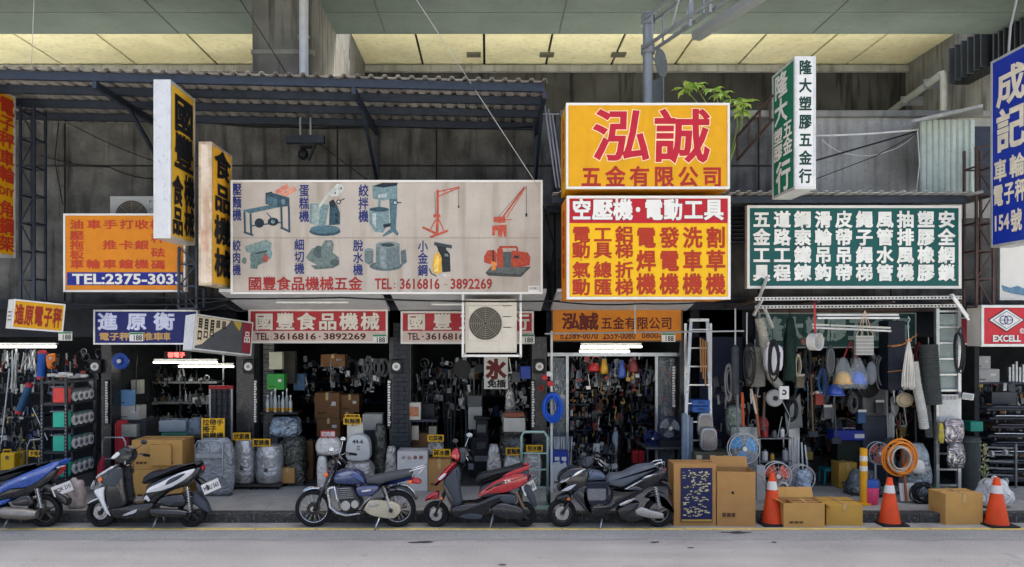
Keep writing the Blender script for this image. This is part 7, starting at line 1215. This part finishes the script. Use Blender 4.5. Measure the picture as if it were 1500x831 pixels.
t = thing('dark_cabinet', 'tall navy pack bound with cord behind the rope hank', 'pack', at(1312, 570, 1.3)); Y = 1.25; B('pack', mat('141a26', .6, var=.2), t, X(1301, Y), X(1326, Y), Y, Y+.3, Z(572, Y), Z(470, Y), .01); 
for y in (507, 545): M().bar(at(1300, y, Y-.01), at(1327, y-3, Y-.01), .01).build('cord', mat('a8703a', .6), t)
rnd = random.Random(31)
for k in range(14):
    px = 1172+k*11; o = M().bar(at(px, rnd.uniform(515, 560), 2.4), at(px+rnd.uniform(-14, 14), rnd.uniform(590, 640), 2.3), rnd.uniform(.015, .04), .015).build('hanging_tool', mat(rnd.choice(('6d7072', '3a3e42', '8d9092', '4a3f35', '23262a')), .5, .3)); tag(o, f'dark tool deep in the rope shop {("above the steel pipes", "above the teal stool", "above the blue tool box", "behind the navy pack")[min(3, k//4)]}', 'tool', 'tools deep in the rope shop')
wrapped('black plastic sacks hanging in the depth of the rope shop', 1180, 572, 1214, 640, 2.6, .3, mat('16181b', .2, var=.3, scale=8, crink=1.), .8, 84, 'black_sacks', 'sack'); t = thing('spade_panel', 'grey folded metal sheet leaning in the rope shop', 'sheet', at(1170, 630, 2.0)); M().prism([(X(a, 2), Z(b, 2)) for a, b in ((1152, 630), (1150, 606), (1172, 576), (1176, 626))], 2.0, 2.02).build('sheet', mat('5a6266', .4, .5, var=.15), t); B('foot', GALV, t, X(1156, 2), X(1172, 2), 2.021, 2.05, .15, Z(600, 2))
t = thing('water_heater', 'grey ribbed machine with round pulleys in the rope shop', 'machine', at(1278, 620, 2.0)); Y = 2.0; B('body', mat('55595a', .5, .2, var=.15), t, X(1264, Y), X(1302, Y), Y, Y+.3, Z(610, Y), Z(570, Y), .03); M().lathe([(.2, 0), (.2, .05), (.15, .06), (.15, .1), (.1, .11), (.1, .15), (.04, .16)], at(1270, 566, Y), 22, 'y').build('pulley', BLACK, t, smooth=True); M().cyl(at(1305, 605, Y+.1), at(1305, 640, Y+.1), .06, n=14).build('pipe', GALV, t, smooth=True); B('leg', STEEL, t, X(1266, Y), X(1300, Y), Y+.05, Y+.25, .15, Z(610.5, Y))
t = thing('long_ladder', 'tall aluminium ladder standing upright beside the red logo sign', 'ladder', (X(1390, 1.3), 1.3, .14)); Y = 1.3
for q in (1374, 1406): B('rail', ALM, t, X(q, Y)-.025, X(q, Y)+.025, Y, Y+.07, .142, Z(452, Y))
for k in range(12): B('rung', ALM, t, X(1376, Y), X(1404, Y), Y+.02, Y+.05, .3+k*.26, .33+k*.26)
B('label_plate', mat('c3c4be', .5, var=.08, grime=.2), t, X(1376, Y), X(1404, Y), Y-.004, Y+.015, Z(618, Y), Z(578, Y)); ptext(t, [('安全使用', 1379, 580, 1401, 586)], mat('44484a', .6), Y-.006, .0)
B('backing', mat('8d9a96', .5, var=.15), t, X(1376, Y), X(1404, Y), Y+.075, Y+.085, Z(575, Y), Z(460, Y))
wrapped('bubble wrapped metal grille hanging on the ladder', 1385, 614, 1414, 650, 1.1, .08, mat('9a9396', .15, .5, var=.5, scale=16, crink=1.), 1, 86, 'wrapped_grille', 'grille', rough=.02); wrapped('second foil wrapped pack hanging below the bubble wrapped grille', 1390, 650, 1416, 686, 1.08, .1, mat('8f8f90', .12, .6, var=.5, scale=14, crink=1.), .95, 87, 'wrapped_grille', 'grille', rough=.03); wrapped('yellow packed gloves hanging beside the ladder rail', 1376, 620, 1384, 650, 1.1, .06, mat('a89a3a', .4, var=.3, scale=16), .9, 88, 'glove_pack', 'gloves')
# ===== trolley shop
t = thing('waste_bin', 'dark grey cylindrical bin overgrown by a small vine', 'bin', (X(1431, 1.7), 1.8, .14)); Y = 1.6; c = (X(1430, Y), Y+.18, .14); h = Z(642, Y)-.14; M().lathe([(.16, 0), (.17, h*.95), (.15, h), (0, h)], c, 20).build('body', mat('3a413f', .6, var=.15), t, smooth=True); M().lathe([(.175, h*.9), (.18, h*.92), (.175, h*.94)], c, 20).build('band', mat('4d5552', .5), t)
t = thing('vine', 'small leafed vine hanging down the dark grey bin', 'plant', (X(1442, 1.4), 1.4, .14)); rnd = random.Random(6)
for k in range(60):
    p = at(1442+rnd.uniform(-7, 7)*(.6+.4*rnd.random()), rnd.uniform(650, 722), 1.45+rnd.uniform(-.06, .06)); a = rnd.uniform(0, 6); u = Vector((math.cos(a), rnd.uniform(-.4, .4), math.sin(a))).normalized()*.03; w = u.cross(Vector((0, 1, .2))).normalized()*.016; M().add([p-u, p+w, p+u, p-w], [(0, 1, 2, 3)]).build('leaf', mat(rnd.choice(('8a8f5a', '6d7d4a', 'a39f78')), .6), t)
M().tube([at(1442, 648, 1.48), at(1444, 690, 1.48), at(1440, 722, 1.48)], .008, 5).build('stem', mat('5a5238', .8), t)
t = thing('potted_herb', 'low bright green leafy plant at the edge of the pavement', 'plant', (X(1382, .9), .95, .14)); rnd = random.Random(9); B('tray', mat('4a4438', .7), t, X(1366, .9), X(1402, .9), .85, 1.1, .142, .2, .01)
for k in range(110):
    p = Vector((X(rnd.uniform(1364, 1404), .95), rnd.uniform(.82, 1.12), .2+rnd.uniform(0, .16))); a = rnd.uniform(0, 6); u = Vector((math.cos(a)*.8, math.sin(a)*.6, rnd.uniform(-.1, .7))).normalized()*.045; w = u.cross(Vector((.1, .2, 1))).normalized()*.018; M().add([p-u, p+w, p+u, p-w], [(0, 1, 2, 3)]).build('leaf', mat(rnd.choice(('4f9a35', '66ad42', '3a7a2a')), .5), t)
t = thing('white_sack', 'crumpled clear white plastic sack behind the last orange cone', 'sack', (X(1463, .5), .55, .142)); blob(M(), (X(1463, .5), .6, .142), .5, .4, .42, 61, 16, .1, .7).build('sack', mat('c4c6c4', .18, var=.2, scale=9, crink=1.), t, smooth='all'); M().ball((X(1462, .5), .58, .57), .05, 10, 6).build('knot', WRAPW, t, smooth='all')
for k, (x0, y0, x1, y1) in enumerate(((1425, 541, 1464, 560), (1425, 522, 1451, 540.5))): carton(f'{("wide", "small")[k]} white carton on the high shelf of the trolley shop', x0, y0, x1, y1, 2.8, .3, mat('a9aaa6', .6), tape=False)
B_ = M().box(X(1418, 2.8), X(1500, 2.8), 2.78, 3.3, Z(563, 2.8), Z(560.3, 2.8)).build('high_shelf', STEEL); tag(B_, 'dark high shelf under the white cartons', 'shelf'); carton('grey ribbed cabinet above the trolley stack', 1453, 575, 1490, 592, 2.6, .3, mat('4a4d50', .5), tape=False, marks=False)
for k in range(9):
    y = 596+k*13; Y = 2.0+.02*k; px0 = 1446+(k*7 % 5)*2; p0 = X(px0, Y); z = Z(y+6, Y)
    if z < .2: break
    t = thing('platform_trolley', f'flat platform trolley in the tall stack, {("topmost","second","third","fourth","fifth","sixth","seventh","eighth","lowest")[k]} of them', 'trolley', (p0+.4, Y+.3, z), 'stacked platform trolleys'); B('platform', mat(('2b2e31', '1d2024', '6d4f34', '23262b', '33373b', '1f2226')[k % 6], .5, var=.15), t, p0, p0+.95, Y, Y+.6, z, z+.045, .012); B('bumper', mat('3a3d42', .6), t, p0-.012, p0+.962, Y-.014, Y+.05, z+.005, z+.04, .01)
    for q in (.12, .8): M().cyl((p0+q, Y+.05, z-.03), (p0+q+.03, Y+.05, z-.03), .04, n=12).build('wheel', mat('4a4d50', .5), t)
    M().tube([(p0+.05, Y+.02, z+.05), (p0+.1, Y-.04, z+.075), (p0+.8, Y-.04, z+.07), (p0+.9, Y+.02, z+.05)], .012, 6).build('handle', CHR if k % 2 else mat('4d5560', .4, .4), t, smooth='all')
B_ = M().box(X(1450, 2.2), X(1500, 2.2), 2.1, 2.7, .15, Z(716, 2.1)).build('stack_base', BLACK); tag(B_, 'black base under the stack of platform trolleys', 'base')
for k in range(6): tag(M().box(X(1478+k*5, 2.9), X(1481+k*5, 2.9), 2.9, 2.95, Z(560, 2.9), Z(538-(k % 3)*4, 2.9)).build('steel_profile', GALV), f'upright grey steel profile in the trolley shop, {("first","second","third","fourth","fifth","last")[k]} from the white cartons', 'profile', 'steel profiles in the trolley shop')
carton('teal product box on top of the dark bin', 1422, 618, 1440, 632, 1.75, .2, mat('1f8272', .5), tape=False, marks=False); t = thing('mirror_sign', 'small tilted mirror hanging beside the ladder', 'mirror', at(1420, 590, 1.2)); M().obox(at(1418, 581, 1.2), (.19, .02, .11), Matrix.Rotation(R(8), 3, 'Y')).build('frame', mat('c9cac6', .4), t, bevel=.01); M().obox(at(1418, 581, 1.188), (.15, .006, .075), Matrix.Rotation(R(8), 3, 'Y')).build('glass', mat('5a6268', .05, .9, var=0), t); M().bar(at(1408, 585, 1.25), at(1414, 583, 1.21), .015).build('bracket', GALV, t)
t = thing('pallet_truck', 'silver wheeled frames lying beside the vine', 'frame', (X(1455, 1.6), 1.7, .15)); 
for k in range(5): M().bar(at(1440, 655+k*10, 1.9), at(1490, 657+k*10, 1.95), .03).build('bar', mat('6d7274', .4, .6), t)
for (q, y) in ((1452, 665), (1472, 663), (1473, 705)): M().cyl(at(q, y, 1.7)-Vector((.02, 0, 0)), at(q, y, 1.7)+Vector((.02, 0, 0)), .055, n=14).build('wheel', mat('a9aaa6', .5), t, smooth=True)
for q in (1442, 1488): M().bar(at(q, 650, 1.92), (X(q, 1.92), 1.92, .15), .03).build('leg', mat('6d7274', .4, .6), t)
struct(M().box(X(1412, 2.3)-.04, X(1412, 2.3)+.04, 1.95, 6.4, .15, 3.22).build('party_wall', mat('2a2d30', .8, var=.3)))
struct(M().box(X(1072, 2.3)-.6, X(1072, 2.3)+.15, 2.2, 2.32, .15, 3.22).build('navy_partition', mat('121a33', .5, var=.15)))
# ---------------------------------------------------------------- dense small stock in the depth of the shops
def clutter(where, x0, x1, y0, y1, Y, dep, n, seed, cols, big=1.):
    """uncountable small hardware on hooks and shelves: one mass for each colour"""
    rnd = random.Random(seed); bs = {c: M() for c in cols}
    for k in range(n):
        b = bs[rnd.choice(cols)]; p = at(rnd.uniform(x0, x1), rnd.uniform(y0, y1), Y+rnd.uniform(0, dep)); q = rnd.random(); w = rnd.uniform(.03, .1)*big; h = rnd.uniform(.05, .26)*big
        if q < .35: b.bar(p, p-Vector((rnd.uniform(-.05, .05), 0, h)), rnd.uniform(.008, .025), .012); b.obox(p-Vector((0, 0, h)), (w, .03, rnd.uniform(.02, .06)))
        elif q < .6: b.obox(p, (w, .06, h*.6), Matrix.Rotation(rnd.uniform(-.2, .2), 3, 'Y'))
        elif q < .8: b.cyl(p, p+Vector((rnd.uniform(-.04, .04), 0, h*.7)), w*.3, n=8)
        else: b.ring(p, w*.8, .008, 'y', 12, 4)
    for c, b in bs.items():
        tag(b.build('small_hardware', mat(c, .35, .45, var=.25), None), f'mass of small {CN.get(c, "coloured")} hardware {where}', 'hardware', kind='stuff')
G1 = ['8a8f92', '5d6266', '4d5558', '2b2f33', '3a3e42', '33383c']
clutter('hanging in the doorway of the tool shop', 834, 960, 526, 562, 2.7, .5, 120, 1, G1+['6d2a28', '24406d'])
clutter('behind the glass of the tool shop', 804, 829, 528, 650, 2.5, .3, 80, 2, G1); clutter('behind the far glass of the tool shop', 965, 991, 528, 640, 2.5, .3, 80, 3, G1+['73501f'])
clutter('crowding the depth of the tool shop', 836, 960, 560, 690, 3.3, 1.6, 260, 4, G1+['6d2a28', '24406d', '8a7a3a', 'b9bbb6'])
clutter('on the floor behind the black scooter', 835, 900, 655, 705, 2.3, .5, 70, 5, G1+['b9bbb6'], 1.2)
clutter('hanging deep in the rope shop', 1160, 1340, 515, 600, 2.3, .9, 150, 6, G1+['73501f', '1f2225', '24406d']); clutter('piled low in the rope shop', 1165, 1330, 600, 705, 2.4, 1.2, 120, 7, G1+['8a7a3a', '6d2a28', '1f2225'], 1.4)
clutter('hanging from the ceiling of the first red shop', 440, 560, 525, 575, 2.9, .8, 90, 8, G1, .9); clutter('hanging in the second red shop', 606, 700, 528, 600, 3.0, .9, 80, 9, G1); clutter('beside the ice sign', 745, 778, 525, 610, 2.5, .6, 50, 10, G1+['b9bbb6'])
clutter('hanging in the first shop', 0, 145, 515, 560, 2.4, .8, 90, 11, G1+['6d2a28', '24406d']); clutter('stored under the rolls of the first shop', 0, 62, 590, 690, 2.5, .8, 60, 12, G1+['8a7a3a']); clutter('at the back of the scale shop', 195, 315, 535, 640, 3.6, .8, 110, 13, G1+['b9bbb6'])
clutter('hanging by the tall step ladder', 1046, 1112, 560, 660, 1.75, .4, 60, 14, G1+['6d2a28', '73501f', 'b9bbb6'], 1.1); clutter('stored among the platform trolleys', 1418, 1500, 565, 715, 2.5, .8, 110, 15, G1+['1f2225', '73501f'], 1.3)
# more single goods hanging from the rack of the rope shop
rnd = random.Random(55)
for k, (px, y0, rx, ry, c_, w) in enumerate(((1168, 535, 5, 20, 'b0a890', 'straw coloured rope hank beside the green net'), (1183, 530, 5, 22, '2b2f33', 'black rope hank behind the webbing ring'), (1204, 560, 6, 20, '3a5a8a', 'blue rope hank behind the oval float'), (1290, 545, 6, 26, '6d7072', 'grey wire hank behind the oval board'), (1297, 520, 5, 22, 'a8623a', 'orange rope hank beside the navy pack'), (1345, 520, 5, 20, '8a2a2a', 'dark red strap hank above the pale duct'), (1250, 590, 7, 14, '4a4d50', 'small grey wire coil below the bagged helmets'), (1067, 560, 5, 26, '8d9092', 'thin silver chain hank behind the grey brush'), (1160, 600, 7, 18, '25282b', 'black hose hank above the steel table'))):
    coil(w, px, y0, rx, ry, 1.5+.12*(k % 3), mat(c_, .6, var=.15), 5, .011, 'rope_hank', 'rope', 60+k, None, .07)
for k, (px, y0, y1, c_, w) in enumerate(((1188, 548, 640, '6d5a40', 'wooden broom hanging behind the white ring'), (1222, 590, 650, '44484a', 'dark broom hanging over the large wire fan'), (1298, 560, 650, '8a8f92', 'silver rake handle beside the grey ribbed machine'), (1318, 605, 690, '5a4a3a', 'brown hoe standing behind the orange hose'), (1340, 600, 700, '3a3e42', 'black bar standing behind the pale duct'), (1306, 600, 700, '9a9c98', 'pale steel bar standing behind the bagged fan'))):
    t = thing('garden_tool', w, 'tool', at(px, y1, 1.8), 'long tools of the rope shop'); M().cyl(at(px, y0, 1.8), at(px+3, y1-6, 1.75), .016, n=8).build('shaft', mat(c_, .6, var=.2), t); M().obox(at(px+3, y1-4, 1.75), (.16, .05, .1)).build('head', mat('33383c', .7, var=.2), t, bevel=.01)
for k, (px, py, c_, w) in enumerate(((1200, 585, '8f3a34', 'red'), (1212, 605, '55595c', 'grey'), (1172, 560, '77705a', 'olive'), (1262, 612, '2f4f78', 'blue'), (1288, 598, '3a3e42', 'black'))):
    p = at(px, py, 1.9); t = thing('packed_part', f'{w} packed part hanging in the middle of the rope shop', 'pack', p, 'packed parts of the rope shop'); B('pack', mat(c_, .5, var=.2), t, p.x-.07, p.x+.07, 1.88, 1.95, p.z-.1, p.z+.1, .012); B('header', WHT, t, p.x-.07, p.x+.07, 1.872, 1.89, p.z+.1, p.z+.14)
# wear on the cartons: labels and creases
# brake cables and dash details of the scooters
# ---------------------------------------------------------------- tell look-alikes apart by their order along the street
bpy.context.view_layer.update()
NTH = ('first second third fourth fifth sixth seventh eighth ninth tenth eleventh twelfth thirteenth fourteenth fifteenth sixteenth seventeenth eighteenth nineteenth twentieth').split()
same = {}
for o in COL.objects:
    if o.parent is None and o.get('label') and o.get('kind') is None: same.setdefault(o['label'], []).append(o)
for lab, L in same.items():
    if len(L) > 1:
        L.sort(key=lambda o: (o.matrix_world@(Vector(o.bound_box[0]) if o.type == 'MESH' else Vector())).x)
        for k, o in enumerate(L): o['label'] = f'{lab}, {NTH[k]} from the left' if k < len(L)-1 else f'{lab}, rightmost'
